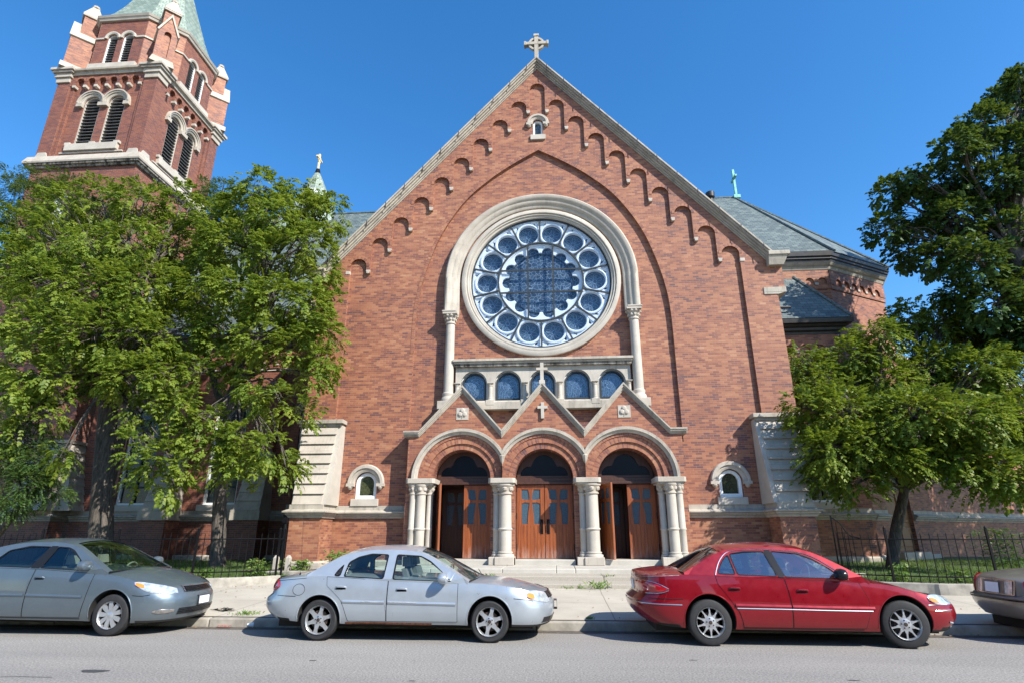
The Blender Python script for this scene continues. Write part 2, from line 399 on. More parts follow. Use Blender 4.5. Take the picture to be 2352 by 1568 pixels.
# ------------------------------------------------------------ the ground
def gz(y): return .15+.04*(max(-8.85, min(-3.0, y))+8.85)      # pavement rises gently to the building
def ground_mats():
    m, n, p = newmat('asphalt'); g = N(n, 'ShaderNodeNewGeometry').outputs['Position']
    f1 = noise(n, g, 38, 3, .75); f2 = noise(n, vscale(n, g, (.25, 1.1, 1)), .9, 4); f3 = noise(n, g, 2.2, 6, .7)
    c = ramp(n, f1, [(.30, (.106, .099, .088)), (.5, (.220, .207, .186)), (.70, (.37, .35, .32))])
    c = mixc(n, .45, c, ramp(n, f2, [(.3, (.36, .36, .37)), (.7, (.62, .61, .60))]), 'OVERLAY')
    c = mixc(n, ramp(n, f3, [(.66, (0, 0, 0)), (.75, (.6,)*3)]), c, (.10, .10, .10))
    w = N(n, 'ShaderNodeTexVoronoi', feature='DISTANCE_TO_EDGE'); n.links.new(g, w.inputs[0]); w.inputs['Scale'].default_value = .22
    n.links.new(c, p.inputs['Base Color']); p.inputs['Roughness'].default_value = .85; bump(n, p, f1, .6, .01); M['asphalt'] = m
    m, n, p = newmat('concrete'); uv = N(n, 'ShaderNodeNewGeometry').outputs['Position']
    b = N(n, 'ShaderNodeTexBrick', offset=0.0); mp = N(n, 'ShaderNodeMapping'); mp.inputs['Location'].default_value = (.42, 6.8, 0); n.links.new(uv, mp.inputs[0])
    wob = N(n, 'ShaderNodeVectorMath', operation='ADD'); n.links.new(mp.outputs[0], wob.inputs[0]); 
    b.inputs['Scale'].default_value = 1; b.inputs['Brick Width'].default_value = 1.84; b.inputs['Row Height'].default_value = 1.9; b.inputs['Mortar Size'].default_value = .012
    nz = N(n, 'ShaderNodeTexNoise'); nz.inputs['Scale'].default_value = 1.5; n.links.new(uv, nz.inputs[0])
    sc_ = vscale(n, nz.outputs['Color'], (.03, .03, 0)); n.links.new(sc_, wob.inputs[1]); n.links.new(wob.outputs[0], b.inputs[0])
    c = ramp(n, noise(n, uv, .8, 6, .65), [(.3, (.34, .305, .245)), (.7, (.45, .41, .335))])
    c = mixc(n, .3, c, ramp(n, noise(n, uv, 90, 2), [(.3, (.35,)*3), (.7, (.65,)*3)]), 'OVERLAY')
    c = mixc(n, ramp(n, noise(n, uv, 2.6, 6, .75), [(.6, (0, 0, 0)), (.75, (.5,)*3)]), c, (.27, .245, .2))
    c = mixc(n, math_(n, 'MULTIPLY', b.outputs['Fac'], .65), c, (.13, .11, .085))
    n.links.new(c, p.inputs['Base Color']); p.inputs['Roughness'].default_value = .85; bump(n, p, noise(n, uv, 60, 3), .3, .006); M['concrete'] = m
    M['kerb'] = plain('kerb_concrete', (.29, .265, .22), .9, var=.3, scale=5, bmp=.3)
    M['step'] = stone_mat('step_stone', (.36, .335, .285), (.47, .44, .38), .12, False)
    M['aggregate'] = plain('aggregate_concrete', (.33, .295, .24), .9, var=.3, scale=55, bmp=.5)
    M['soil'] = plain('soil', (.085, .06, .04), .95, var=.4, scale=9, bmp=.5)
    M['lawn'] = plain('turf', (.045, .075, .018), .9, var=.45, scale=3, bmp=.4)
    M['gutter_dirt'] = plain('gutter_grime', (.09, .075, .06), .9, var=.5, scale=12)
ground_mats()
def struct(mb, name, mat, **k): o = mb.build(name, mat, **k); o['kind'] = 'structure'; return o
b = MB(); b.box(-400, 400, -400, 400, -.6, -.05); struct(b, 'ground', 'soil')
b = MB(); b.grid([[(x, y, 0) for x in (-120, -40, 0, 40, 120)] for y in (-24, -16, -8.9)]); struct(b, 'road', 'asphalt')
M['tar'] = plain('tar_patch', (.045, .045, .046), .8, var=.3, scale=20)
b = MB()
for px_, py_, rx, ry in ((-5.36, -12.4, .17, .09), (-2.9, -11.6, .05, .02), (2.2, -11.2, .06, .015), (-1.3, -12.6, .04, .02), (3.8, -12.2, .07, .02)): b.add([(px_+rx*cos(t)*(1+.25*sin(3*t)), py_+ry*sin(t)*(1+.2*cos(2*t)), .004) for t in np.linspace(0, 2*pi, 13)[:-1]], [tuple(range(12))])
for y0_, x0_, x1_ in ((-12.75, -9, -5.6),):
    q = [(x, y0_+.03*sin(x*2.1)+.015*sin(x*7)) for x in np.linspace(x0_, x1_, 30)]; b.grid([[(x, y-.006, .0045) for x, y in q], [(x, y+.006, .0045) for x, y in q]])
struct(b, 'road_stains', 'tar', recalc=False)
b = MB(); b.grid([[(x, y, .004) for x in np.linspace(-60, 60, 30)] for y in (-9.16+0*1, -8.87)]); struct(b, 'road_gutter', 'gutter_dirt')
kx = np.linspace(-60, 60, 41)
b = MB()
for i in range(40): b.box(kx[i]+.006, kx[i+1]-.006, -8.9, -8.74, -.2, .148)
struct(b, 'kerb', 'kerb', bevel=.025)
b = MB(); b.grid([[(x, y, gz(y)+.002) for x in np.linspace(-60, 60, 60)] for y in (-8.745, -7, -5.6, -4.4, -3.0)])
struct(b, 'pavement', 'concrete')
# lawns each side, raised above the pavement
LK = [(-24, -5.25), (-14, -5.15), (-9.6, -5.05), (-8.5, -4.85), (-7.9, -4.5), (-7.45, -4.05), (-7.2, -3.6)]
RK = [(7.3, -4.3), (7.9, -4.8), (8.8, -5.2), (9.6, -5.4), (14, -5.45), (26, -5.5)]
def lawn_strip(K, y1, name, zt=.5):
    K = smoothpts(K, 4); b = MB()
    b.grid([[(x, y+(y1-y)*t, zt+.10*t+.03*sin(x*1.3+t*5)*min(1, t*4)) for x, y in K] for t in np.linspace(0, 1, 12)])
    struct(b, name, 'lawn'); return K
KL = lawn_strip(LK, 5.2, 'lawn_west'); KR = lawn_strip(RK, 8.6, 'lawn_east')
def kerbwall(K, name, label):
    b = MB(); n = len(K); P = [Vector((x, y, 0)) for x, y in K]; L = []
    for i, p in enumerate(P):
        t = (P[min(i+1, n-1)]-P[max(i-1, 0)]).normalized(); nn = Vector((t.y, -t.x, 0))
        L.append([tuple(p+nn*.02+Vector((0, 0, .1))), tuple(p+nn*.0+Vector((0, 0, .53))), tuple(p-nn*.17+Vector((0, 0, .535))), tuple(p-nn*.17+Vector((0, 0, .1)))])
    b.grid(L+[]); b.add([q for q in L[0]], [(0, 1, 2, 3)]); b.add([q for q in L[-1]], [(3, 2, 1, 0)])
    b.build(name, 'kerb', label=label, category='low wall', bevel=.02)
kerbwall(KL, 'edging_wall', 'low curved concrete edging under the iron fence left of the steps')
kerbwall(KR, 'edging_wall', 'low concrete edging under the iron fence behind the red sedan')
# raised planting beds against the front of the church, each side of the steps
b = MB(); b.grid([[(x, y, .56+.03*sin(x*4+y*3)) for x in np.linspace(-8.9, -5.05, 14)] for y in np.linspace(-2.75, .3, 8)]); struct(b, 'planting_bed', 'soil')
b = MB(); b.grid([[(x, y, .56+.03*sin(x*4+y*3)) for x in np.linspace(5.05, 8.9, 14)] for y in np.linspace(-2.75, .3, 8)]); struct(b, 'planting_bed', 'soil')
for x0, x1, lab in ((-8.0, -5.15, 'low stone edging of the planting bed behind the silver sedan'), (5.15, 8.6, 'low stone edging of the planting bed behind the roof of the red sedan')):
    b = MB(); b.box(x0, x1, -2.95, -2.76, .2, .60); b.build('bed_edging', 'kerb', label=lab, category='edging', bevel=.03)
# steps
st = empty('entrance_steps', (0, -2, .3), label='wide worn stone entrance steps below the three church doors', category='steps')
def stp(mb, mat): setloc(mb.build('step', mat, st, bevel=.022), (0, 2, -.3))
for (y0, y1, z, m_) in ((-4.62, -3.4, .425, 'aggregate'), (-3.62, -2.2, .537, 'aggregate'), (-2.42, .22, .655, 'step')):
    xs = [-5.1, -3.3, -1.2, .35, .9, 2.9, 5.1] if m_ == 'step' else [-5.1, -1.8, 1.6, 5.1]
    b = MB()
    for i in range(len(xs)-1): b.box(xs[i]+.004, xs[i+1]-.004, y0, y1-(.05 if z < .6 else 0), .05, z)
    stp(b, m_)
b = MB()
for cx in (-2.77, 0, 2.77): b.box(cx-.98, cx+.98, -.42, .5, .5, .812)
stp(b, 'step')
# ------------------------------------------------------------ the church
CH = empty('church', (0, 0, 0), label='large red brick church with a gabled front, rose window and corner bell tower', category='church')
def part(mb, name, mat, parent=None, **k): return mb.build(name, mat, parent or CH, **k)
S_, T_, Z0 = .7993, .9067, 20.10; AR = .325
def rake_z(x, top=21.34): return top-1.1344*abs(x)
# outer brick frame of the gable with the stepped blind arcade cut out of it
right = []                                         # from the centre top to the lower right
for i in range(10):
    c = i*S_ if i < 9 else 9*S_-.0; za = Z0-i*T_; sp = za-AR
    a0 = pi/2 if i == 0 else pi
    pts = [(c+AR*cos(a), sp+AR*sin(a)) for a in np.linspace(a0, 0, 9 if i == 0 else 15)]
    if i > 0: right.append((c-AR, za-.62))
    right += pts
    if i < 9: right.append((c+AR, za-1.53))
    if i < 9: right.append(((i+1)*S_-AR, za-1.53))
right = [p for k, p in enumerate(right) if k == 0 or p != right[k-1]]
right.append((9*S_+AR, 2.1))
field = right+[(-x, z) for x, z in reversed(right) if x > 1e-6]
outline = [(0, rake_z(0)-.1), (-8.7, rake_z(8.7)-.1), (-8.7, 2.1)]
frame_loop = outline+[(-x, z) for x, z in reversed(right) if x > 1e-6][::-1][::1]
fl = [(8.7, 2.1), (8.7, rake_z(8.7)-.1), (0, rake_z(0)-.1), (-8.7, rake_z(8.7)-.1), (-8.7, 2.1)]+[(-x, z) for x, z in reversed(right)][:]
fl = fl[:-1]+right if abs(fl[-1][0]) < 1e-6 else fl+right
b = MB(); b.slab([fl], 0, .12); part(b, 'gable_frame', 'brick')
PA = smoothpts([(0, 16.765), (1.0, 16.17), (1.95, 15.49), (2.9, 14.6), (3.6, 13.6), (4.1, 12.6), (4.47, 11.45), (4.70, 10.4), (4.80, 9.4), (4.82, 8)], 4)+[(4.82, 4.6)]
par = PA+[(-x, z) for x, z in reversed(PA) if x > 1e-6]
ins = lambda L, d: L
fld = [(8.6, 2.1), (8.6, rake_z(8.6)-.3), (0, rake_z(0)-.4), (-8.6, rake_z(8.6)-.3), (-8.6, 2.1), (-4.3, 2.1), (-4.3, 4.6)]+[(-x, z) for x, z in reversed(PA)][:-1]+PA+[(4.3, 4.6), (4.3, 2.1)]
sw = [archloop(s*6.235, 2.52, 3.29, .39) for s in (-1, 1)]+[archloop(0, 17.45, 18.1, .21)]
b = MB(); b.slab([fld]+sw, .12, .30); part(b, 'gable_field', 'brick')
ins_loop = [(-5.2, 4.4), (5.2, 4.4), (5.2, 9.5), (4.4, 12.6), (2.8, 15.2), (0, 17.2), (-2.8, 15.2), (-4.4, 12.6), (-5.2, 9.5)]
RC = (0, 10.86)
rose_hole = [(3.0*cos(a), RC[1]+3.0*sin(a)) for a in np.linspace(0, 2*pi, 65)[:-1]]
gal = [archloop(x, 6.15, 6.77, .49) for x in (-2.5, -1.25, 0, 1.25, 2.5)]
b = MB(); b.slab([ins_loop, rose_hole]+gal, .245, .75); part(b, 'arched_recess_wall', 'brick')
b = MB()                                           # thick wall behind everything, with openings for light-tight windows
b.box(-8.7, -5.1, .301, .75, .3, 16); b.box(5.1, 8.7, .301, .75, .3, 16)
b.T = None; part(MB().slab([[(-8.68, .3), (-4.62, .3), (-4.62, 4.6), (-5.1, 4.6), (-5.1, 10), (-4.3, 12.8), (-2.7, 15.4), (0, 17.3), (2.7, 15.4), (4.3, 12.8), (5.1, 10), (5.1, 4.6), (4.62, 4.6), (4.62, .3), (8.68, .3), (8.68, 11.1), (0, 20.9), (-8.68, 11.1)],
      archloop(-6.235, 2.6, 3.29, .35), archloop(6.235, 2.6, 3.29, .35), archloop(0, 17.48, 18.1, .19)], .302, .75), 'gable_backing', 'brick')
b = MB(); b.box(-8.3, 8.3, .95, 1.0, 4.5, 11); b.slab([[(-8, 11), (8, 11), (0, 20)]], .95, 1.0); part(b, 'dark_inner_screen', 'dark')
b = MB(); b.box(-8.7, -8.3, .751, 4.2, .3, 10.9); b.box(8.3, 8.7, .751, 5.4, .3, 10.9)
b.box(-8.98, -8.701, .0, 1.2, 10.19, 11.0); b.box(8.701, 8.98, .0, 1.2, 10.19, 11.0)
b.box(-8.703, -7.51, .0, .12, .5, 2.12); b.box(7.51, 8.703, .0, .12, .5, 2.12); b.box(-7.51, -4.6, .12, .30, .5, 2.12); b.box(4.6, 7.51, .12, .30, .5, 2.12)
part(b, 'transept_side_wall', 'brick')
# voussoir rings over the stepped arches and bricks under each pier
b = MB()
for i in range(10):
    for s in ((1,) if i == 0 else (1, -1)): b.ring(s*i*S_, Z0-i*T_-AR, [(AR, -.012), (AR+.105, -.012), (AR+.105, .05), (AR, .05)], 0, pi, 14)
n_ = len(PA)-1
for s in (1, -1):
    for i in range(n_-1):
        (x0, z0), (x1, z1) = PA[i], PA[i+1]; d = Vector((x1-x0, z1-z0)).normalized(); nn = Vector((-d.y, d.x)) if -d.y > 0 else Vector((-d.y, d.x))
        if i == 0: d0 = d
        d1 = Vector((PA[min(i+2, n_)][0]-x0, PA[min(i+2, n_)][1]-z0)).normalized(); na = Vector((-d0.y, d0.x)); nb = Vector((-d1.y, d1.x)); d0 = d1
        q = [(s*x0, z0), (s*x1, z1), (s*(x1+nb.x*.11), z1+nb.y*.11), (s*(x0+na.x*.11), z0+na.y*.11)]
        u0 = i*.35; L = sqrt((x1-x0)**2+(z1-z0)**2)
        vs = [(x, .105, z) for x, z in q]+[(x, .16, z) for x, z in q]
        b.add(vs, [(0, 1, 2, 3), (0, 4, 5, 1), (2, 6, 7, 3), (1, 5, 6, 2), (0, 3, 7, 4)], [[(0, u0), (0, u0+L), (.11, u0+L), (.11, u0)]]*1+[[(0, u0), (0, u0), (0, u0), (0, u0)]]*4)
part(b, 'arch_brick_edging', 'brick_radial')
b = MB()
for i in range(9):
    for s in (1, -1):
        x = s*(i+.5)*S_; z = Z0-i*T_-1.53; b.hexa([(x-.05, -.01, z-.01), (x+.05, -.01, z-.01), (x+.05, .10, z-.01), (x-.05, .10, z-.01), (x-.085, -.02, z+.13), (x+.085, -.02, z+.13), (x+.085, .11, z+.13), (x-.085, .11, z+.13)])
for s in (1, -1): b.box(s*7.60-.09, s*7.60+.09, -.02, .1, 11.28, 11.42)
part(b, 'corbel_stone', 'stone_clean', bevel=.01)
# gable coping
def chevron(o0, o1, xe, y0, y1):
    return lambda b: b.slab([[(-xe, rake_z(xe)-o0), (0, rake_z(0)-o0), (xe, rake_z(xe)-o0), (xe, rake_z(xe)-o1), (0, rake_z(0)-o1), (-xe, rake_z(xe)-o1)]], y0, y1)
b = MB()
for o0, o1, y0, y1 in ((0, .10, -.30, .9), (.10, .20, -.25, .8), (.20, .30, -.17, .12), (.30, .39, -.10, .12), (.39, .46, -.05, .12)): chevron(o0, o1, 8.75, y0, y1)(b)
part(b, 'gable_coping', 'stone_old', bevel=.012)
b = MB()
for k in range(1, 13):
    for s in (1, -1):
        x = s*(k-.4)*.72; d = .011
        if abs(x) < 8.6: b.slab([[(x-d, rake_z(x-d)+.004), (x+d, rake_z(x+d)+.004), (x+d*1, rake_z(x+d)-.30), (x-d, rake_z(x-d)-.24)]], -.306, -.28)
part(b, 'coping_joint', 'gutter')
for s in (1, -1):
    mx = (lambda x, y, z, s=s: (s*x, y, z))
    b = MB(mx); b.box(8.45, 9.22, -.36, 1.0, 11.36, 11.52); b.hexa([(8.45, -.2, 11.0), (8.99, -.2, 11.0), (8.99, .9, 11.0), (8.45, .9, 11.0), (8.45, -.32, 11.36), (9.15, -.32, 11.36), (9.15, .95, 11.36), (8.45, .95, 11.36)])
    b.box(8.2, 9.01, -.03, .9, 9.98, 10.19); b.hexa([(8.2, -.03, 9.9), (8.72, -.03, 9.9), (8.72, .9, 9.9), (8.2, .9, 9.9), (8.2, -.03, 9.981), (8.95, -.03, 9.981), (8.95, .9, 9.981), (8.2, .9, 9.981)]); part(b, 'kneeler_stone', 'stone_old', bevel=.015)
# band course and stone base
def profile_run(path, prof, b):      # extrude a (out, z) profile along a polyline path of (x, y) with outward normals to the -side
    P = [Vector((x, y, 0)) for x, y in path]; n = len(P); rows = []
    for i, p in enumerate(P):
        t0 = (P[i]-P[i-1]).normalized() if i else None; t1 = (P[i+1]-P[i]).normalized() if i < n-1 else None
        t0 = t0 or t1; t1 = t1 or t0; n0 = Vector((t0.y, -t0.x, 0)); n1 = Vector((t1.y, -t1.x, 0)); m_ = (n0+n1); m_ = m_/(max(.3, m_.dot(n0)))
        rows.append([tuple(p+m_*o+Vector((0, 0, z))) for o, z in prof])
    k = len(prof); b.add([q for r in rows for q in r], [(i*k+j, i*k+(j+1) % k, (i+1)*k+(j+1) % k, (i+1)*k+j) for i in range(n-1) for j in range(k)]+[tuple(range(k)), tuple((n-1)*k+j for j in reversed(range(k)))])
BAND = [(-.1, 2.10), (.05, 2.10), (.07, 2.16), (.13, 2.20), (.13, 2.25), (.20, 2.27), (.20, 2.31), (.10, 2.36), (.04, 2.38), (.04, 2.52), (-.1, 2.52)]
BASE = [(-.1, .3), (.08, .3), (.08, .72), (.04, .78), (-.1, .78)]
BY = -1.02
for s in (-1, 1):
    path = [(-8.72, 4.1), (-8.72, -.0), (-8.33, -.0), (-8.33, BY), (-7.27, BY), (-7.27, .12), (-4.66, .12)] if s < 0 else [(4.66, .12), (7.27, .12), (7.27, BY), (8.33, BY), (8.33, 0), (8.72, 0), (8.72, 4.1)]
    b = MB(); profile_run(path, BAND, b); part(b, 'band_course', 'stone_old')
    b = MB(); profile_run(path, BASE, b); part(b, 'stone_base', 'stone')
    mx = (lambda x, y, z, s=s: (s*x, y, z))
    bt = empty('buttress', (s*7.8, BY, .3)); bt.parent = CH; off = Vector((s*7.8, BY, .3))
    def bpart(mb, name, mat, **k): o = part(mb, name, mat, bt, **k); setloc(o, -off); return o
    b = MB(mx); b.box(7.27, 8.33, BY, 0, .5, 2.12); bpart(b, 'buttress_base', 'brick')
    b = MB(mx); nC = 8
    yz = lambda t: (BY+.03+(.80)*t, 2.52+2.76*t)
    for i in range(nC):
        t0, t1 = i/nC, (i+1)/nC; (ya, za), (yb, zb) = yz(t0), yz(t1); w = 7.30; e = 8.30+.32*t0; e2 = 8.30+.32*t1
        k_ = .085
        b.hexa([(w+.0, ya-k_, za), (e, ya-k_, za), (e, .1, za), (w, .1, za), (w+.0, yb-.005, zb), (e2, yb-.005, zb), (e2, .1, zb), (w, .1, zb)])
    bpart(b, 'sloped_slab', 'stone', bevel=.008)
    b = MB(mx); b.hexa([(7.16, BY+.02, 2.52), (7.302, BY+.02, 2.52), (7.302, .12, 2.52), (7.16, .12, 2.52), (7.16, -.19, 5.28), (7.302, -.19, 5.28), (7.302, .12, 5.28), (7.16, .12, 5.28)]); bpart(b, 'flank_stone', 'stone_clean')
    b = MB(mx); b.box(7.1, 8.78, -.36, .1, 5.33, 5.47); b.box(7.18, 8.72, -.28, .1, 5.23, 5.33); bpart(b, 'buttress_cap', 'stone_old', bevel=.012)
# rose window
RW = empty('rose_window', (0, .3, RC[1])); RW.parent = CH
def rp(mb, name, mat, **k): o = part(mb, name, mat, RW, **k); setloc(o, (0, -.3, -RC[1])); return o
b = MB(); b.ring(0, RC[1], [(3.06, .22), (3.06, .10), (2.98, .06), (2.90, .06), (2.88, .12), (2.82, .10), (2.80, .16), (2.73, .16), (2.70, .26), (2.70, .45), (3.06, .45)], 0, 2*pi, 72, closed=True)
rp(b, 'stone_surround', 'stone_clean', smooth=True)
b = MB(); b.ring(0, RC[1], [(3.06, .23), (3.17, .23), (3.17, .3), (3.06, .3)], 0, 2*pi, 72, closed=True); rp(b, 'brick_ring', 'brick_radial')
circ = lambda r, cx, cz, n=24, ph=0: [(cx+r*cos(2*pi*k/n+ph), cz+r*sin(2*pi*k/n+ph)) for k in range(n)]
lob = []
for k in range(14):
    a = pi/2-(k+.5)*2*pi/14; cx, cz = 1.28*cos(a), RC[1]+1.28*sin(a)
    lob += [(cx+.225*cos(a+q), cz+.225*sin(a+q)) for q in np.linspace(1.75, -1.75, 13)]
hol = [lob[::-1]]; RO = []
for k in range(14):
    a = pi/2-(k+.5)*2*pi/14; c = (2.095*cos(a), RC[1]+2.095*sin(a)); RO.append((c, a)); hol.append(circ(.395, *c, 28))
    a2 = pi/2-k*2*pi/14
    for rr, da, sz in ((2.50, .088, .085), (2.50, -.088, .085)):
        q = a2+da; cx, cz = rr*cos(q), RC[1]+rr*sin(q); hol.append([(cx+sz*cos(t+q)*1.2, cz+sz*sin(t+q)*1.2) for t in ((0, 2.2, 4.1) if rr > 2 else (pi, 1, -1))])
b = MB(); b.slab([circ(2.71, 0, RC[1], 84)]+hol, .36, .46); rp(b, 'white_tracery', 'white_paint', bevel=.012)
b = MB()
for c, a in RO: b.ring(c[0], c[1], [(.40, .37), (.40, .31), (.43, .29), (.48, .30), (.50, .37)], 0, 2*pi, 28, closed=True)
b.ring(0, RC[1], [(1.56, .37), (1.56, .32), (1.63, .32), (1.63, .37)], 0, 2*pi, 56, closed=True); b.ring(0, RC[1], [(2.60, .37), (2.60, .32), (2.69, .32), (2.69, .37)], 0, 2*pi, 64, closed=True)
rp(b, 'roundel_rim', 'white_paint', smooth=True)
b = MB(); b.lathe([(0, .52), (1.62, .52), (1.62, .55), (0, .55)], (0, 0, RC[1]), 48, 'y'); rp(b, 'centre_pane', 'rose_glass')
b = MB(); b.ring(0, RC[1], [(1.255, .515), (1.255, .47), (1.235, .47), (1.235, .515)], 0, 2*pi, 56, closed=True); rp(b, 'centre_pane_rim', 'bar')
b = MB(); b.ring(0, RC[1], [(1.62, .54), (2.7, .54), (2.7, .56), (1.62, .56)], 0, 2*pi, 56, closed=True); rp(b, 'outer_pane', 'petal_glass')
for c, a in RO:
    b = MB(); b.ring(c[0], c[1], [(.365, .53), (.38, .53), (.38, .515), (.365, .515)], 0, 2*pi, 24, closed=True)
    ph = RO.index((c, a)) % 2
    for k in range(6):
        q = a+2*pi*k/6+ph*.5; px, pz = c[0]+.2*cos(q), c[1]+.2*sin(q)
        el = [(px+.12*cos(t)*cos(q)-.06*sin(t)*sin(q), .527, pz+.12*cos(t)*sin(q)+.06*sin(t)*cos(q)) for t in np.linspace(0, 2*pi, 15)]
        b.tube(el, .006, 4, False)
    b.ring(c[0], c[1], [(.07, .53), (.08, .53), (.08, .518), (.07, .518)], 0, 2*pi, 14, closed=True)
    rp(b, 'lead_flower', 'lead_line')
b = MB()
b.ring(0, RC[1], [(2.66, .235), (2.72, .235), (2.72, .30), (2.66, .30)], 0, 2*pi, 84, closed=True)
b.ring(0, RC[1], [(1.615, .235), (1.675, .235), (1.675, .30), (1.615, .30)], 0, 2*pi, 64, closed=True)
for k in range(14):
    a = pi/2-k*2*pi/14; u = Vector((cos(a), sin(a))); v = Vector((-u.y, u.x))*.03
    q = [u*1.67+v, u*2.67+v, u*2.67-v, u*1.67-v]; b.slab([[(p.x, p.y+RC[1]) for p in q]], .24, .29)
for t in (-.49, .49):
    h = sqrt(1.63**2-t*t); b.box(t-.03, t+.03, .24, .285, RC[1]-h, RC[1]+h)
for t in (-.47, .47):
    h = sqrt(1.63**2-t*t); b.box(-h, h, .236, .28, RC[1]+t-.03, RC[1]+t+.03)
rp(b, 'glazing_bar', 'bar')
M['storm_glass'] = thin_glass('storm_glazing', (.93, .96, 1.0), -.005, .02, (.8, .9, 1))
b = MB(); b.lathe([(0, .262), (2.66, .262)], (0, 0, RC[1]), 64, 'y'); rp(b, 'storm_pane', 'storm_glass', recalc=False)
# stone hood arch with its two columns
prof = [(3.14, .26), (3.14, .14), (3.20, .10), (3.26, .10), (3.30, .04), (3.38, .00), (3.44, .00), (3.48, -.05), (3.56, -.09), (3.64, -.09), (3.70, -.02), (3.70, .26)]
b = MB(); b.ring(0, RC[1], prof, 0, pi, 64)
for s in (-1, 1): b.slab([[(s*r, y) for r, y in prof]], 9.5, RC[1], mp=lambda a, y, z: (a, y, z))
part(b, 'hood_arch', 'stone', smooth=True)
def column(cx, cy, r, z0, z1, prt, name='column', cap=.45, base=.35, block=None, mat='stone_clean', leaf=True):
    b = MB(); b.lathe([(r, z0+base), (r*.96, (z0+z1)/2), (r*.92, z1-cap)], (cx, cy, 0), 20); c = part(b, name, mat, prt, smooth=True)
    b = MB(); b.lathe([(r*1.45, z0), (r*1.45, z0+base*.2), (r*1.35, z0+base*.4), (r*1.15, z0+base*.5), (r*1.12, z0+base*.6), (r*1.22, z0+base*.75), (r*1.2, z0+base*.9), (r, z0+base)], (cx, cy, 0), 20); part(b, 'column_base', mat, c if c.parent == CH else prt, smooth=True)
    b = MB(); h = cap
    b.lathe([(r*.92, z1-h), (r*1.12, z1-h+.02), (r*1.12, z1-h*.88), (r*.95, z1-h*.82), (r*1.0, z1-h*.55), (r*1.3, z1-h*.25), (r*1.42, z1-h*.18)], (cx, cy, 0), 20)
    if leaf:
        for k in range(10):
            a = 2*pi*k/10
            for zz, rr in ((z1-h*.62, 1.08), (z1-h*.3, 1.36)): b.lathe([(.001, -.05*h/.45), (.045, -.02), (.05, .03), (.001, .07)], (cx+r*rr*cos(a+zz), cy+r*rr*sin(a+zz), zz), 6)
    b.box(cx-r*1.5, cx+r*1.5, cy-r*1.5, cy+r*1.5, z1-h*.18, z1); part(b, 'capital', 'stone', c if c.parent == CH else prt)
    return c
for s in (-1, 1):
    column(s*3.42, .03, .18, 6.1, 9.5, CH)
    b = MB(lambda x, y, z, s=s: (s*x, y, z)); b.box(3.12, 3.76, -.26, .3, 5.8, 6.1); b.box(3.18, 3.72, -.26, .3, 9.5, 9.56); part(b, 'pedestal_block', 'stone', bevel=.015)
# gallery of five windows
M['stone_g'] = stone_mat('gallery_limestone', (.35, .315, .265), (.46, .42, .355), .3, False)
b = MB(); b.slab([[(-3.18, 6.1), (3.18, 6.1), (3.18, 7.44), (-3.18, 7.44)]]+[archloop(x, 6.12, 6.77, .485, 20) for x in (-2.5, -1.25, 0, 1.25, 2.5)], .08, .5); part(b, 'gallery_arcade', 'stone_g', bevel=.01)
b = MB(); b.box(-3.14, 3.14, -.09, .25, 5.8, 6.06); b.hexa([(-3.14, -.09, 6.06), (3.14, -.09, 6.06), (3.14, .25, 6.06), (-3.14, .25, 6.06), (-3.14, 0, 6.13), (3.14, 0, 6.13), (3.14, .25, 6.13), (-3.14, .25, 6.13)])
for x in (-1.88, -.63, .63, 1.88): b.box(x-.15, x+.15, -.10, .2, 5.95, 6.14)
part(b, 'gallery_sill', 'stone_old', bevel=.01)
M['stone_black'] = stone_mat('soot_stained_limestone', (.30, .27, .22), (.42, .38, .32), stain=1.1, joints=False, scol=(.03, .026, .022))
b = MB(); b.box(-3.27, 3.27, -.16, .25, 7.57, 7.66); b.box(-3.24, 3.24, -.10, .25, 7.50, 7.57); part(b, 'gallery_cornice', 'stone_old', bevel=.01)
b = MB(); b.box(-3.22, 3.22, -.05, .25, 7.40, 7.50); part(b, 'cornice_moulding', 'stone_black', bevel=.01)
for x in (-3.1, -1.88, -.63, .63, 1.88, 3.1): column(x, .06, .075, 6.13, 6.80, CH, 'colonnette', .14, .12, leaf=False)
for x in (-2.5, -1.25, 0, 1.25, 2.5):
    wd = empty('gallery_window', (x, .2, 6.15)); wd.parent = CH
    def wp(mb, name, mat, **k): o = part(mb, name, mat, wd, **k); setloc(o, (-x, -.2, -6.15))
    b = MB(); b.slab([archloop(x, 6.13, 6.77, .484, 20), archloop(x, 6.17, 6.77, .44, 20)[::-1]], .22, .32); wp(b, 'white_frame', 'white_paint')
    b = MB(); b.slab([archloop(x, 6.17, 6.77, .439, 20), archloop(x, 6.235, 6.77, .385, 20)[::-1]], .16, .26); wp(b, 'storm_frame', 'bar')
    b = MB(); b.slab([archloop(x, 6.23, 6.77, .39, 20)], .33, .35); wp(b, 'window_pane', 'petal_glass')
    b = MB(); b.slab([archloop(x, 6.23, 6.77, .386, 20)], .23, .232); wp(b, 'storm_pane', 'storm_glass')
    b = MB()
    for k in range(5): b.tube([(x+.13*cos(2*pi*k/5+1.57)+.11*cos(t), .326, 6.78+.13*sin(2*pi*k/5+1.57)+.11*sin(t)) for t in np.linspace(0, 2*pi, 13)], .006, 4, False)
    for t in (-.35, -.25, -.15, .15, .25, .35): b.tube([(x+t, .326, 6.24), (x+t*.8, .326, 6.55)], .005, 4)
    b.tube([(x+.30*cos(t), .326, 6.74+.30*sin(t)) for t in np.linspace(-.4, 3.54, 20)], .006, 4, False)
    wp(b, 'lead_pattern', 'lead_line')
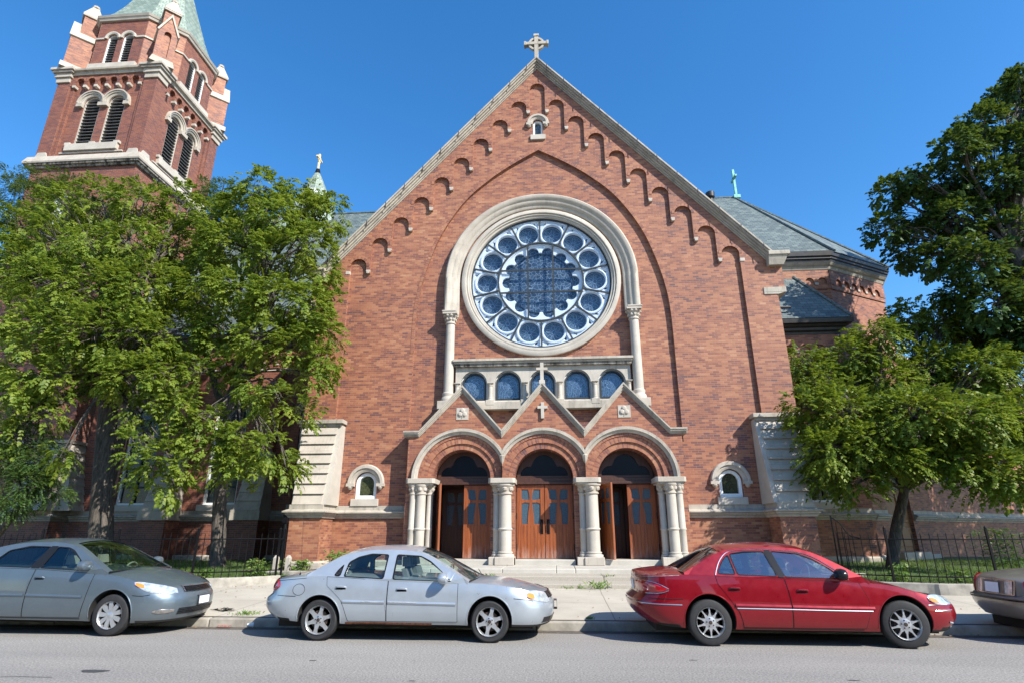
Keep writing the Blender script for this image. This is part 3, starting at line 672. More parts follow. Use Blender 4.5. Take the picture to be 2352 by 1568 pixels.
# small windows
def small_window(x, zb, zs, r, name, parent_y=.12, glass='amber_glass', hood=(.28, .7), mp=None, sill=True, frame=.11):
    wd = empty(name, (x, parent_y, zb)); wd.parent = CH; y = parent_y
    def wp(mb, nm, mat, **k): o = part(mb, nm, mat, wd, **k); setloc(o, (-x, -parent_y, -zb))
    b = MB(); b.slab([archloop(x, zb, zs, r, 18), archloop(x, zb+frame*1.1, zs, r-frame, 18)[::-1]], y+.06, y+.2); wp(b, 'window_frame', 'white_paint', bevel=.012)
    b = MB(); b.slab([archloop(x, zb+frame*.8, zs, r-frame*.9, 18)], y+.17, y+.19); wp(b, 'window_pane', glass)
    R1 = r+hood[0]; b = MB(); b.ring(x, zs, [(r+.02, y+.02), (r+.02, y-.05), (r+.08, y-.08), (r+hood[0]*.5, y-.08), (r+hood[0]*.55, y-.13), (R1-.03, y-.13), (R1, y-.08), (R1, y+.02)], 0, pi, 28)
    for s in (-1, 1):
        xa, xb = sorted((x+s*(r+.02), x+s*(R1+.02))); b.box(xa, xb, y-.14, y+.02, zs-.10, zs); b.lathe([(.001, -.12), (.05, -.10), (.09, -.04), (.09, 0)], ((xa+xb)/2, y-.06, zs-.10), 12)
    wp(b, 'hood_mould', 'stone')
    if sill: b = MB(); b.box(x-r-.11, x+r+.11, y-.08, y+.12, zb-.24, zb); wp(b, 'window_sill', 'stone_clean', bevel=.01)
for s in (-1, 1): small_window(s*6.235, 2.75, 3.27, .375, 'side_window')
small_window(0, 17.5, 18.08, .205, 'gable_window', glass='petal_glass', hood=(.26, .7), frame=.075)
# celtic cross on the apex
b = MB(); b.box(-.09, .09, .02, .2, 21.38, 22.86); b.box(-.5, .5, .01, .21, 22.32, 22.47); b.box(-.14, .14, -.05, .27, 21.2, 21.42)
for a, (dx, dz) in ((0, (.5, 0)), (0, (-.5, 0))): b.box(dx-.05, dx+.05, -.01, .23, 22.29, 22.50)
b.box(-.12, .12, -.01, .23, 22.78, 22.90)
b.ring(0, 22.395, [(.26, .05), (.36, .05), (.36, .18), (.26, .18)], 0, 2*pi, 36, closed=True); part(b, 'apex_cross', 'stone_old', bevel=.01)
# ------------------------------------------------------------ entrance porch
PY = -.45; SZ = 3.36; ACX = (-2.79, 0, 2.79); HALF = 1.395
PO = empty('porch', (0, PY, .65)); PO.parent = CH
def pp(mb, name, mat, **k): o = part(mb, name, mat, PO, **k); setloc(o, (0, -PY, -.65)); return o
top = [(-4.66, 4.80), (-4.25, 4.80), (-2.81, 6.40), (-1.41, 4.80), (0, 6.46), (1.41, 4.80), (2.81, 6.40), (4.25, 4.80), (4.66, 4.80)]
# openings (radius 1.47) merge at the piers
op = [(-4.27, SZ)]
for cx in ACX:
    for a in np.linspace(pi, 0, 29):
        x = 1.48*cos(a); z = 1.48*sin(a)
        if abs(x) > HALF and not ((cx < -1 and x < 0) or (cx > 1 and x > 0)): x = math.copysign(HALF, x); z = sqrt(1.48**2-HALF**2) 
        p = (cx+x, SZ+z)
        if not op or abs(p[0]-op[-1][0])+abs(p[1]-op[-1][1]) > 1e-4: op.append(p)
b = MB(); b.slab([[(-4.66, SZ)]+top+[(4.66, SZ)]+op[::-1]], PY, .12); pp(b, 'porch_wall', 'brick')
b = MB()
for s in (-1, 1):
    x0, x1 = sorted((s*4.66, s*4.40)); b.box(x0, x1, PY, .12, .55, SZ)
    x0, x1 = sorted((s*4.40, s*3.79)); b.box(x0, x1, -.18, .3, .65, SZ)
for s in (-1, 1):
    x0, x1 = sorted((s*.99, s*1.80)); b.box(x0, x1, -.16, .3, .65, SZ)
pp(b, 'porch_pier', 'brick')
b = MB()
for cx in ACX:
    cl = (9 if cx < -1 else HALF, 9 if cx > 1 else HALF)
    b.ring(cx, SZ, [(1.19, -.36), (1.19, -.40), (1.49, -.40), (1.49, -.05), (1.19, -.05)], 0, pi, 40, clampx=cl)
    b.ring(cx, SZ, [(.99, -.30), (.99, -.345), (1.185, -.345), (1.185, -.05), (.99, -.05)], 0, pi, 40, clampx=cl)
    b.ring(cx, SZ, [(1.385, -.41), (1.385, -.43), (1.48, -.43), (1.48, -.38)], 0, pi, 40, clampx=cl)
pp(b, 'archivolt', 'brick_radial')
b = MB()
for cx in ACX: b.ring(cx, SZ, [(.985, -.30), (.985, .26), (1.10, .26), (1.10, -.30)], 0, pi, 32)
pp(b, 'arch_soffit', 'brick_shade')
b = MB()
for cx in ACX:
    cl = (9 if cx < -1 else HALF-.002*(1), 9 if cx > 1 else HALF-.002)
    b.ring(cx, SZ, [(1.485, PY+.02), (1.485, PY-.03), (1.53, PY-.05), (1.57, PY-.07), (1.585, PY-.12), (1.68, PY-.12), (1.69, PY-.08), (1.69, PY+.02)], 0.0, pi, 44, clampx=cl)
for x in (-HALF, HALF): b.lathe([(.001, -.16), (.07, -.02), (.11, .14), (.001, .2)], (x, PY-.06, SZ+.60), 8)
pp(b, 'stone_hood', 'stone_old', smooth=True)
# coping of the three little gables
def zig(o0, o1, y0, y1, b):
    U = [(-4.83, 4.98), (-4.28, 4.98), (-2.81, 6.575), (-1.41, 4.985), (0, 6.635), (1.41, 4.985), (2.81, 6.575), (4.28, 4.98), (4.83, 4.98)]
    k = 1.47
    up = [(x, z-o0*(1.0 if i in (0, 8) else k if i not in (1, 7) else 1.1)) for i, (x, z) in enumerate(U)]
    dn = [(x, z-o1*(1.0 if i in (0, 8) else k if i not in (1, 7) else 1.1)) for i, (x, z) in enumerate(U)]
    for i in range(8): b.slab([[up[i], up[i+1], dn[i+1], dn[i]]], y0, y1)
b = MB(); zig(0, .05, PY-.16, .14, b); zig(.05, .10, PY-.13, .13, b); zig(.10, .145, PY-.08, .12, b); zig(.145, .18, PY-.04, .12, b); pp(b, 'gablet_coping', 'stone_old')
b = MB(); b.box(-.06, .06, PY-.14, PY-.02, 6.68, 7.34); b.box(-.2, .2, PY-.145, PY-.015, 7.065, 7.155); b.box(-.10, .10, PY-.17, .0, 6.56, 6.70); pp(b, 'gablet_cross', 'stone_clean', bevel=.008)
b = MB(); b.box(-.055, .055, PY-.09, PY-.001, 5.36, 5.92); b.box(-.175, .175, PY-.092, PY-.001, 5.70, 5.80); pp(b, 'relief_cross', 'stone_clean', bevel=.006)
for s in (-1, 1):
    x = s*2.795; b = MB(); b.box(x-.215, x+.215, PY-.02, PY-.001, 5.36, 5.785)
    for q in (90, 210, 330):
        cx, cz = x+.085*cos(radians(q)), 5.60+.085*sin(radians(q)); b.lathe([(.001, -.055), (.05, -.05), (.085, -.03), (.095, -.0)], (cx, PY-.015, cz), 14, 'y')
    b.tube([(x, PY-.03, 5.57), (x+.01, PY-.035, 5.48), (x-.015, PY-.03, 5.41)], [.018, .014, .01], 6); pp(b, 'shamrock_plaque', 'stone', smooth=False)
# columns on plinths
def porch_column(cx, cy, r, prt, big=True):
    c = empty('porch_column' if big else 'side_colonnette', (0, 0, 0)); c.parent = CH
    z = .655
    b = MB(); b.lathe([(r, 1.06), (r, 1.70), (r*1.1, 1.72), (r*1.16, 1.745), (r*1.1, 1.77), (r, 1.79), (r*.96, 2.84)], (cx, cy, 0), 24); part(b, 'shaft', 'stone_clean', c, smooth=True)
    b = MB(); b.lathe([(r*1.42, .905), (r*1.42, .95), (r*1.36, .975), (r*1.16, .985), (r*1.12, 1.005), (r*1.22, 1.02), (r*1.2, 1.05), (r, 1.065)], (cx, cy, 0), 24); part(b, 'base_moulding', 'stone_clean', c, smooth=True)
    b = MB(); b.lathe([(r*.96, 2.83), (r*1.15, 2.85), (r*1.15, 2.885), (r*1.0, 2.90), (r*1.05, 2.98), (r*1.32, 3.08), (r*1.5, 3.12), (r*1.5, 3.165)], (cx, cy, 0), 24)
    for k in range(6):
        a = 2*pi*k/6+.52; b.lathe([(.001, -.10), (r*.42, -.05), (r*.5, .02), (r*.3, .08), (.001, .1)], (cx+r*.95*cos(a), cy+r*.95*sin(a), 3.02), 8)
    part(b, 'capital', 'stone', c, smooth=True)
    return c
def oct_abacus(x0, x1, y0, y1, z0, z1, c=.08): return [(x0+c, y0), (x1-c, y0), (x1, y0+c), (x1, y1), (x0, y1), (x0, y0+c)]
for cx, sub, pl in ((-1.29, ((-1.58, -.30),), (-1.80, -.98)), (1.56, ((1.27, -.30),), (1.02, 1.84))):
    porch_column(cx, -.43, .21, CH)
    for sx, sy in sub: porch_column(sx, sy, .12, CH, False)
    b = MB(); b.box(pl[0], pl[1], -.72, .0, .655, .90); b.box(cx-.31, cx+.31, -.77, -.3, .655, .905); part(b, 'column_plinth', 'stone', bevel=.02)
    A = oct_abacus(pl[0]-.04, pl[1]+.04, -.72, .28, 0, 0); b = MB(); b.slab([A], 3.20, SZ-.0, mp=lambda a, c, y: (a, c, y))
    A2 = oct_abacus(pl[0]+.02, pl[1]-.02, -.67, .2, 0, 0); b.slab([A2], 3.14, 3.2, mp=lambda a, c, y: (a, c, y)); part(b, 'abacus', 'stone', bevel=.01)
for s in (-1, 1):
    porch_column(s*4.11, -.52, .165, CH); porch_column(s*4.38, -.52, .115, CH, False); porch_column(s*3.86, -.30, .115, CH, False)
    x0, x1 = sorted((s*3.66, s*4.58)); b = MB(); b.box(x0, x1, -.76, PY-.005, .655, .905); x0, x1 = sorted((s*3.70, s*4.39)); b.box(x0, x1, PY-.005, -.1, .655, .905); part(b, 'column_plinth', 'stone', bevel=.02)
    x0, x1 = sorted((s*3.63, s*4.62)); b = MB(); b.slab([oct_abacus(x0, x1, -.74, .28, 0, 0)], 3.20, SZ, mp=lambda a, c, y: (a, c, y)); b.slab([oct_abacus(x0+.06, x1-.06, -.69, .2, 0, 0)], 3.14, 3.2, mp=lambda a, c, y: (a, c, y)); part(b, 'abacus', 'stone', bevel=.01)
# door leaves: local frame u from hinge to free edge, thickness along v, z up
DZ0, DZ1 = .825, 3.20
def leaf(name, hinge, ang, wdt, mir, handle=False, mats=('door_wood', 'door_glass'), z0=DZ0, z1=DZ1, label=None):
    d = empty(name, (hinge[0], hinge[1], z0)); d.parent = CH; ca, sa = cos(ang), sin(ang)
    if label: d['label'] = label
    fl = -1 if ang > 3 else 1
    def mp(u, v, z):
        v *= fl
        return (u*ca-v*sa, u*sa+v*ca, z)
    m = (lambda u, z, y: mp(u, y, z)); h = z1-z0; w = wdt-.008
    gx0, gx1, gz0, gz1 = .17, .80, 1.09, 2.22
    cxm = (gx0+gx1)/2
    def curve(P): return P
    # four panes around a flared cross
    aw = .045; tf = .115
    lowL = [(gx0+.02, gz0+.0), (cxm-tf, gz0+0), (cxm-tf*.9, gz0+.25), (cxm-aw, gz0+.69), (gx0+.10, gz0+.70), (gx0, gz0+.66), (gx0, gz0+.3)]
    upL = [(gx0, gz0+.82), (gx0+.12, gz0+.79), (cxm-aw, gz0+.79), (cxm-aw*1.2, gz0+.95), (cxm-tf*.8, gz1), (gx0, gz1)]
    mirL = lambda P: [(2*cxm-x, z) for x, z in P]
    holes = [lowL, upL, mirL(lowL), mirL(upL)]
    if mir: f = lambda P: [(w-x, z) for x, z in P]; holes = [f(P) for P in holes]
    b = MB(); b.slab([[(0, 0), (w, 0), (w, h), (0, h)]]+holes, 0, .055, mp=m)
    # raised stiles and rails, plank joints as raised battens
    for u0, u1, q0, q1 in ((0, .13, 0, h), (w-.13, w, 0, h), (.13, w-.13, gz1+.03, gz1+.13)): b.slab([[(u0, q0), (u1, q0), (u1, q1), (u0, q1)]], -.012, -.0005, mp=m)
    nP = 6
    for k in range(nP):
        u0 = .135+k*(w-.27)/nP; u1 = u0+(w-.27)/nP-.008; b.slab([[(u0, .0), (u1, .0), (u1, gz0-.04), (u0, gz0-.04)]], -.009, -.0005, mp=m)
    o = part(b, 'door_panel', mats[0], d, bevel=.004)
    b = MB(); x0, x1 = (gx0-.02, gx1+.02) if not mir else (w-gx1-.02, w-gx0+.02); b.slab([[(x0, gz0-.02), (x1, gz0-.02), (x1, gz1+.02), (x0, gz1+.02)]], .022, .034, mp=m); part(b, 'door_pane', mats[1], d)
    if handle:
        u = w-.10; b = MB(); b.slab([[(u-.05, .77), (u+.05, .77), (u+.05, 1.24), (u-.05, 1.24)]], -.022, -.012, mp=m)
        b.tube([mp(u, -.02, .86), mp(u, -.075, .90), mp(u, -.08, 1.0), mp(u, -.075, 1.12), mp(u, -.02, 1.15)], .013, 8); part(b, 'door_handle', 'black', d, smooth=True)
    b = MB()
    for q in (.25, 1.25, 2.15): b.tube([mp(.0, -.02, q), mp(.0, -.02, q+.2)], .016, 8)
    part(b, 'hinge', 'black', d)
    return d
DY = .25; LW = .955
leaf('door', (-.957, DY), 0, LW, False, True); leaf('door', (.957, DY), pi, LW, False, True)
# the opposite-hung leaves are turned 180 degrees, their outer face swapped so that the raised side faces the street
leaf('door', (-2.79-.957, DY), radians(-72), LW, False, label='open oak door standing out towards the steps, seen edge on')
leaf('door', (-2.79+.957, DY), pi, LW, False)
leaf('door', (2.79-.957, DY), radians(-68), LW, False, label='half open oak door swung out over the threshold')
leaf('door', (2.79+.957, DY), pi, LW, False)
for cx in ACX:
    fr = empty('door_frame', (cx, DY, .82)); fr.parent = CH
    def fp(mb, nm, mat, **k): o = part(mb, nm, mat, fr, **k); setloc(o, (-cx, -DY, -.82))
    b = MB(); b.box(cx-1.0, cx-.965, DY-.06, DY+.14, .82, 3.36); b.box(cx+.965, cx+1.0, DY-.06, DY+.14, .82, 3.36); b.box(cx-1.0, cx+1.0, DY-.10, DY+.14, 3.215, 3.30); b.box(cx-1.0, cx+1.0, DY-.05, DY+.14, 3.30, 3.42); fp(b, 'frame_beam', 'dark_wood', bevel=.008)
    tre = [(cx-.80, 3.50), (cx+.80, 3.50)]+arc(cx+.52, 3.52, .30, 0, 1.75, 8)+arc(cx, 3.80, .42, .28, pi-.28, 14)+arc(cx-.52, 3.52, .30, pi-1.75, pi, 8)
    b = MB(); b.slab([[(cx-.99, 3.425), (cx+.99, 3.425)]+arc(cx, SZ+.03, .95, .08, pi-.08, 24), tre], DY-.01, DY+.06); fp(b, 'transom_tracery', 'dark_wood')
    b = MB(); b.slab([[(cx-.95, 3.43), (cx+.95, 3.43)]+arc(cx, SZ+.02, .94, .1, pi-.1, 20)], DY+.04, DY+.05); fp(b, 'transom_pane', 'dark_glass')
b = MB(); b.box(-3.79, -.99-.8, .14+.2, .75, SZ-.0, 4.5); b.T = None
b = MB()
for cx in ACX:
    b.box(cx-1.02, cx-1.0, .26, 1.5, .7, 3.4); b.box(cx+1.0, cx+1.02, .26, 1.5, .7, 3.4); b.box(cx-1.0, cx+1.0, .31, 1.5, 3.42, 3.44); b.box(cx-1, cx+1, .3, 1.5, .76, .80)
b.box(-4, 4, 1.50, 1.55, .6, 4.5); part(b, 'vestibule_lining', 'dark_wood')
for cx, m_ in ((-2.79, 0), (2.79, 0)):
    for s in (-1, 1): leaf('inner_door', (cx+s*.95, 1.40), 0 if s < 0 else pi, .94, False, mats=('dark_wood', 'door_glass'), z0=.80, z1=3.1)
# brick closing wall above and beside the openings
b = MB(); cl = [(-4.66, .6), (-3.80, .6), (-3.80, SZ)]+[(-2.79+1.0*cos(a), SZ+1.0*sin(a)) for a in np.linspace(pi, 0, 20)]+[(-1.79, .6), (-1.0, .6)]+[(cos(a), SZ+sin(a)) for a in np.linspace(pi, 0, 20)]+[(1.0, .6), (1.79, .6)]+[(2.79+cos(a), SZ+sin(a)) for a in np.linspace(pi, 0, 20)]+[(3.80, .6), (4.66, .6), (4.66, 4.75), (-4.66, 4.75)]
b.slab([cl], .262, .6); part(b, 'portal_backing', 'brick_shade')
b = MB(); b.box(-8.2, -8.19, 0, 0, 0, 0) if False else None
dp = MB(); dp.tube([(-8.40, -1.12, 2.05), (-8.40, -1.12, .75), (-8.38, -1.14, .50)], .05, 10); dp.box(-8.47, -8.33, -1.2, -1.03, 1.95, 2.10); dp.tube([(-8.40, -1.12, 2.08), (-8.52, -1.0, 2.18)], .05, 8)
for z in (.8, 1.4): dp.box(-8.46, -8.34, -1.18, -1.02, z, z+.05)
part(dp, 'drainpipe', 'black')
# ------------------------------------------------------------ nave wall, west of the gable
NY = 4.0
arcs_x = [-19.8+.62*k for k in range(18)]
def small_arcade(xs, zt, r, mpn, y, b, depth=.09, zb=None, z1=None, x0=None, x1=None):
    """wall strip with round-headed blind arches open downwards; returns slab"""
    pts = [(x0, zb)]
    for x in xs: pts += [(x-r, zb)]+[(x+r*cos(a), zt-r+r*sin(a)) for a in np.linspace(pi, 0, 9)]+[(x+r, zb)]
    pts += [(x1, zb), (x1, z1), (x0, z1)]
    b.slab([pts], y-depth, y+.05, mp=mpn)
NW = empty('nave', (-14, NY, .3)); NW.parent = CH
def np_(mb, name, mat, **k): o = part(mb, name, mat, NW, **k); setloc(o, (14, -NY, -.3)); return o
wx = (-9.95, -13.85, -17.75)
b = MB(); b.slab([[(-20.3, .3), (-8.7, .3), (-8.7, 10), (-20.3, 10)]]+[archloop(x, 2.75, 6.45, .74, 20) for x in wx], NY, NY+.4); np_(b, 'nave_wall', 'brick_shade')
b = MB(); small_arcade(arcs_x, 9.18, .215, None, NY, b, .09, 8.86, 9.8, -20.3, -8.7); b.box(-20.3, -8.7, NY-.05, NY+.02, 8.66, 8.86); np_(b, 'arcaded_frieze', 'brick_shade')
b = MB(); b.box(-20.3, -8.7, NY-.07, NY, 8.60, 8.66)
for x in arcs_x: b.box(x+.215, x+.405, NY-.12, NY+.02, 8.82, 8.94)
np_(b, 'frieze_corbel', 'stone_clean', bevel=.008)
b = MB(); profile_run([(-20.3, NY), (-8.7, NY)], [(o, z) for o, z in BAND], b); np_(b, 'band_course', 'stone_old')
b = MB(); profile_run([(-20.3, NY), (-8.7, NY)], BASE, b); np_(b, 'stone_base', 'stone')
EAVE = [(-.1, 9.62), (.10, 9.62), (.12, 9.72), (.22, 9.78), (.24, 9.88), (.34, 9.92), (.38, 10.0), (.52, 10.02), (.55, 10.2), (-.1, 10.2)]
b = MB(); profile_run([(-20.3, NY), (-8.98, NY)], EAVE, b); np_(b, 'eaves_gutter', 'gutter')
for x in (-12.05, -15.95):
    b = MB(); b.box(x-.42, x+.42, NY-.28, NY, 2.5, 8.48); b.box(x-.55, x+.55, NY-.95, NY, .3, 2.12); np_(b, 'pilaster', 'brick_shade')
    b = MB(); b.hexa([(x-.46, NY-.32, 8.48), (x+.46, NY-.32, 8.48), (x+.46, NY, 8.48), (x-.46, NY, 8.48), (x-.42, NY-.05, 8.62), (x+.42, NY-.05, 8.62), (x+.42, NY, 8.62), (x-.42, NY, 8.62)])
    for i in range(7):
        t0, t1 = i/7, (i+1)/7; z0, z1 = 2.52+2.4*t0, 2.52+2.4*t1; ya, yb = NY-.95+.62*t0, NY-.95+.62*t1; w0, w1 = .55-.12*t0, .55-.12*t1
        b.hexa([(x-w0, ya-.04, z0), (x+w0, ya-.04, z0), (x+w0, NY, z0), (x-w0, NY, z0), (x-w1, yb, z1), (x+w1, yb, z1), (x+w1, NY, z1), (x-w1, NY, z1)])
    b.box(x-.62, x+.62, NY-1.05, NY, 2.12, 2.52); np_(b, 'buttress_stone', 'stone_old', bevel=.01)
def tall_window(x, y, r, zb, zs, parent, off, mpn=None):
    T = mpn or (lambda a, b_, c: (a, c, b_))
    wd = empty('nave_window', (0, 0, 0)); wd.parent = CH
    def wp(mb, nm, mat, **k): part(mb, nm, mat, wd, **k)
    fr = [archloop(x, zb, zs, r, 20), archloop(x, zb+.09, zs, r-.09, 20)[::-1]]
    b = MB(); b.slab(fr, y+.12, y+.26, mp=T); wp(b, 'window_frame', 'white_paint')
    b = MB(); z = zb+.09
    for q in (zb+.75, zb+1.55, zb+2.35, zs): b.slab([[(x-r+.09, q-.03), (x+r-.09, q-.03), (x+r-.09, q+.03), (x-r+.09, q+.03)]], y+.15, y+.22, mp=T)
    b.slab([[(x-.03, zb+.09), (x+.03, zb+.09), (x+.03, zs), (x-.03, zs)]], y+.16, y+.21, mp=T); wp(b, 'glazing_bar', 'bar')
    b = MB(); b.slab([archloop(x, zb+.05, zs, r-.05, 20)], y+.23, y+.25, mp=T); wp(b, 'window_pane', 'win_glass')
    b = MB()
    pr = [(r+.0, y+.05), (r+.0, y-.03), (r+.08, y-.06), (r+.16, y-.06), (r+.17, y-.11), (r+.25, y-.11), (r+.27, y+.05)]
    b.ring(x, zs, pr, 0, pi, 30, mp=(lambda a, c, b_: T(a, b_, c)))
    wp(b, 'hood_mould', 'stone')
    b = MB(); b.slab([[(x-r-.12, zb-.25), (x+r+.12, zb-.25), (x+r+.12, zb), (x-r-.12, zb)]], y-.12, y+.12, mp=T); wp(b, 'window_sill', 'stone_clean')
for x in wx: tall_window(x, NY, .74, 2.76, 6.45, NW, None)
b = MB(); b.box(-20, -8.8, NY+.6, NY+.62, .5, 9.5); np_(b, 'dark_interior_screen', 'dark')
# roofs
b = MB()
RY, RZ = 11.5, 21.15
b.add([(-21, 3.42, 10.2), (-8.65, 3.42, 10.2), (-.0, RY, RZ), (-21, RY, RZ)], [(0, 1, 2, 3)])
b.add([(-21, 19.6, 10.2), (14, 19.6, 10.2), (11.8, RY, RZ), (-21, RY, RZ)], [(0, 3, 2, 1)])
b.add([(-8.72, .6, rake_z(8.72)-.16), (0, .6, rake_z(0)-.16), (0, RY, rake_z(0)-.16), (-8.72, RY, rake_z(8.72)-.16)], [(0, 1, 2, 3)])
b.add([(8.72, .6, rake_z(8.72)-.16), (0, .6, rake_z(0)-.16), (0, RY, rake_z(0)-.16), (8.72, RY, rake_z(8.72)-.16)], [(0, 3, 2, 1)])
AE = [(8.6, 4.95), (13.60, 4.95), (17.05, 6.95), (18.6, 11.5), (17.05, 16)]
for (xa, ya), (xb, yb) in zip(AE[:-1], AE[1:]):
    tx = 11.75 if xa > 9 else 0
    if xa < 9: b.add([(xa-.0, ya, 14.0), (xb, yb, 14.0), (11.75, RY, RZ+.02), (3, RY, RZ+.02)], [(0, 1, 2, 3)])
    else: b.add([(xa, ya, 14.0), (xb, yb, 14.0), (11.75, RY, RZ+.02)], [(0, 1, 2)])
b.add([(8.6, 3.44, 10.22), (12.98, 3.44, 10.22), (11.5, 5.6, 13.3), (8.6, 5.6, 13.3)], [(0, 1, 2, 3)]); b.add([(12.98, 3.44, 10.22), (12.98, 6.6, 10.22), (11.5, 5.6, 13.3)], [(0, 1, 2)])
part(b, 'slate_roof', 'slate', recalc=False)
b = MB(); 
for P in ([(-21, RY, RZ+.03), (11.8, RY, RZ+.03)], [(11.75, RY, RZ+.03), (13.6, 4.95, 14.06)], [(11.75, RY, RZ+.03), (17.05, 6.95, 14.06)], [(12.98, 3.44, 10.27), (11.5, 5.6, 13.35)], [(0, .6, 21.2), (0, RY, 21.2)]): b.tube(P, .07, 6)
part(b, 'ridge_cap', 'slate')
b = MB(); b.lathe([(.12, 0), (.12, .75), (.24, .76), (.26, 1.05), (.2, 1.1), (.001, 1.1)], (9.75, 9.6, 19.3), 16); part(b, 'roof_vent', 'gutter', smooth=True)
b = MB(); cx = 11.9; b.box(cx-.07, cx+.07, RY-.07, RY+.07, RZ, RZ+2.0); b.box(cx-.07, cx+.07, RY-.42, RY+.42, RZ+1.30, RZ+1.43); b.box(cx-.2, cx+.2, RY-.2, RY+.2, RZ-.1, RZ+.12); part(b, 'copper_cross', 'copper', bevel=.015)
b = MB(); b.tube([(9.0, 3.55, 10.75), (10.6, 3.55, 10.75)], .06, 8); part(b, 'snow_guard', 'gutter')
# turret with gilded cross behind the nave ridge
TX, TYY = -13.75, 12.0
b = MB(); b.lathe([(2.6, 12.5), (2.6, 18.2), (0.0, 18.2)], (TX, TYY, 0), 8, rot=pi/8); part(b, 'turret_wall', 'brick')
b = MB(); b.lathe([(2.9, 18.9), (1.68, 21.3), (.16, 24.72)], (TX-1.45, TYY, 0), 8, rot=pi/8); part(b, 'turret_spire', 'slate_green')
b = MB(); q = TX-1.45; b.lathe([(.20, 24.65), (.15, 24.9), (.11, 25.02)], (q, TYY, 0), 8); part(b, 'spire_collar', 'black')
b = MB(); b.box(q-.06, q+.06, TYY-.06, TYY+.06, 24.95, 26.22); b.box(q-.065, q+.065, TYY-.40, TYY+.40, 25.78, 25.90)
b.tube([(q, TYY+.24*cos(a), 25.84+.24*sin(a)) for a in np.linspace(0, 2*pi, 21)], .035, 6); part(b, 'gilded_cross', 'gold', bevel=.01)
b = MB(); b.box(q-.02, q+.62, TYY-1.35, TYY-.9, 22.0, 22.65); part(b, 'spire_dormer', 'white_paint')
# ------------------------------------------------------------ apse and annex east of the gable
AP = [(8.7, 5.35), (13.30, 5.35), (16.70, 7.30), (18.2, 11.5)]
EA = empty('apse', (13, 6, .3)); EA.parent = CH
def ep(mb, name, mat, **k): o = part(mb, name, mat, EA, **k); setloc(o, (-13, -6, -.3)); return o
def seg_mp(p, q):
    t = (Vector((*q, 0))-Vector((*p, 0))); L = t.length; t.normalize(); nn = Vector((t.y, -t.x, 0))
    return (lambda a, b_, y: (p[0]+t.x*a-nn.x*y, p[1]+t.y*a-nn.y*y, b_)), L
for i in range(3):
    mp_, L = seg_mp(AP[i], AP[i+1])
    holes = [archloop(1.72, .9, 3.30, .80, 16)] if i == 1 else []
    b = MB(); b.slab([[(0, .3), (L, .3), (L, 13.3), (0, 13.3)]]+holes+([archloop(2.4, 5.2, 6.6, .5, 14)] if i == 1 else []), 0, .35, mp=mp_); ep(b, 'apse_wall', 'brick')
    nA = int(L/.56); b = MB(); xs = [L/2+(k-(nA-1)/2)*.56 for k in range(nA)]
    small_arcade(xs, 12.86, .195, mp_, 0, b, .08, 12.52, 13.3, 0, L); b.slab([[(0, 12.30), (L, 12.30), (L, 12.52), (0, 12.52)]], -.05, .02, mp=mp_); ep(b, 'arcaded_frieze', 'brick')
    b = MB()
    for x in xs[:-1]: b.slab([[(x+.195, 12.49), (x+.365, 12.49), (x+.365, 12.60), (x+.195, 12.60)]], -.10, .02, mp=mp_)
    ep(b, 'frieze_corbel', 'stone_clean')
b = MB(); profile_run(AP, [(-.1, 13.25), (.10, 13.25), (.16, 13.40), (.22, 13.44), (.30, 13.55), (-.1, 13.55)], b); ep(b, 'cornice', 'stone_old')
b = MB(); profile_run(AP, [(-.1, 13.55), (.30, 13.55), (.32, 13.66), (.38, 13.70), (.38, 13.78), (.44, 13.82), (.46, 14.05), (-.1, 14.05)], b); ep(b, 'gutter', 'gutter')
b = MB(); profile_run([(8.7, NY), (12.5, NY), (12.5, 5.35)], EAVE, b); ep(b, 'annex_gutter', 'gutter')
b = MB(); b.slab([[(8.7, .3), (12.5, .3), (12.5, 10), (8.7, 10)], archloop(10.95, 2.75, 4.9, .7, 16)], NY, NY+.35); b.box(12.15, 12.5, NY+.35, 5.4, .3, 10)
small_arcade([9.2+.62*k for k in range(5)], 9.2, .215, None, NY, b, .08, 8.86, 9.7, 8.7, 12.5); b.box(8.7, 12.5, NY-.05, NY+.02, 8.66, 8.86); ep(b, 'annex_wall', 'brick')
b = MB()
for k in range(5): b.box(9.2+.62*k+.215, 9.2+.62*k+.405, NY-.11, NY+.02, 8.84, 8.95)
b.box(8.7, 12.56, NY-.06, NY+.02, 9.52, 9.62); ep(b, 'annex_corbel', 'stone')
tall_window(10.95, NY, .7, 2.76, 4.9, EA, None)
b = MB(); profile_run([(8.7, NY), (12.5, NY), (12.5, 5.35), (13.30, 5.35)], BAND, b)
mp1, L1 = seg_mp(AP[1], AP[2]); P_ = lambda a: mp1(a, 0, 0)[:2]
profile_run([AP[1], P_(.86)], BAND, b); ep(b, 'band_course', 'stone_old'); b = MB(); profile_run([P_(2.58), AP[2], (16.95, 7.9)], BAND, b); ep(b, 'band_course', 'stone_old')
b = MB(); profile_run([(8.7, NY), (12.5, NY), (12.5, 5.35), (13.30, 5.35), P_(.86)], BASE, b); profile_run([P_(2.58), AP[2]], BASE, b)
b.slab([[(.82, .45), (2.62, .45), (2.62, .88), (.82, .88)]], -.40, .02, mp=mp1); ep(b, 'stone_base', 'stone')
SD = empty('side_door', (0, 0, 0)); SD.parent = CH
b = MB(); b.slab([[(.96, .9), (2.48, .9), (2.48, 3.35), (.96, 3.35)]], .14, .2, mp=mp1)
for u0, u1 in ((1.06, 1.66), (1.78, 2.38)):
    for z0, z1 in ((1.08, 1.85), (2.05, 3.2)): b.slab([[(u0, z0), (u1, z0), (u1, z1), (u0, z1)]], .11, .14, mp=mp1)
part(b, 'door_panel', 'side_wood', SD, bevel=.02)
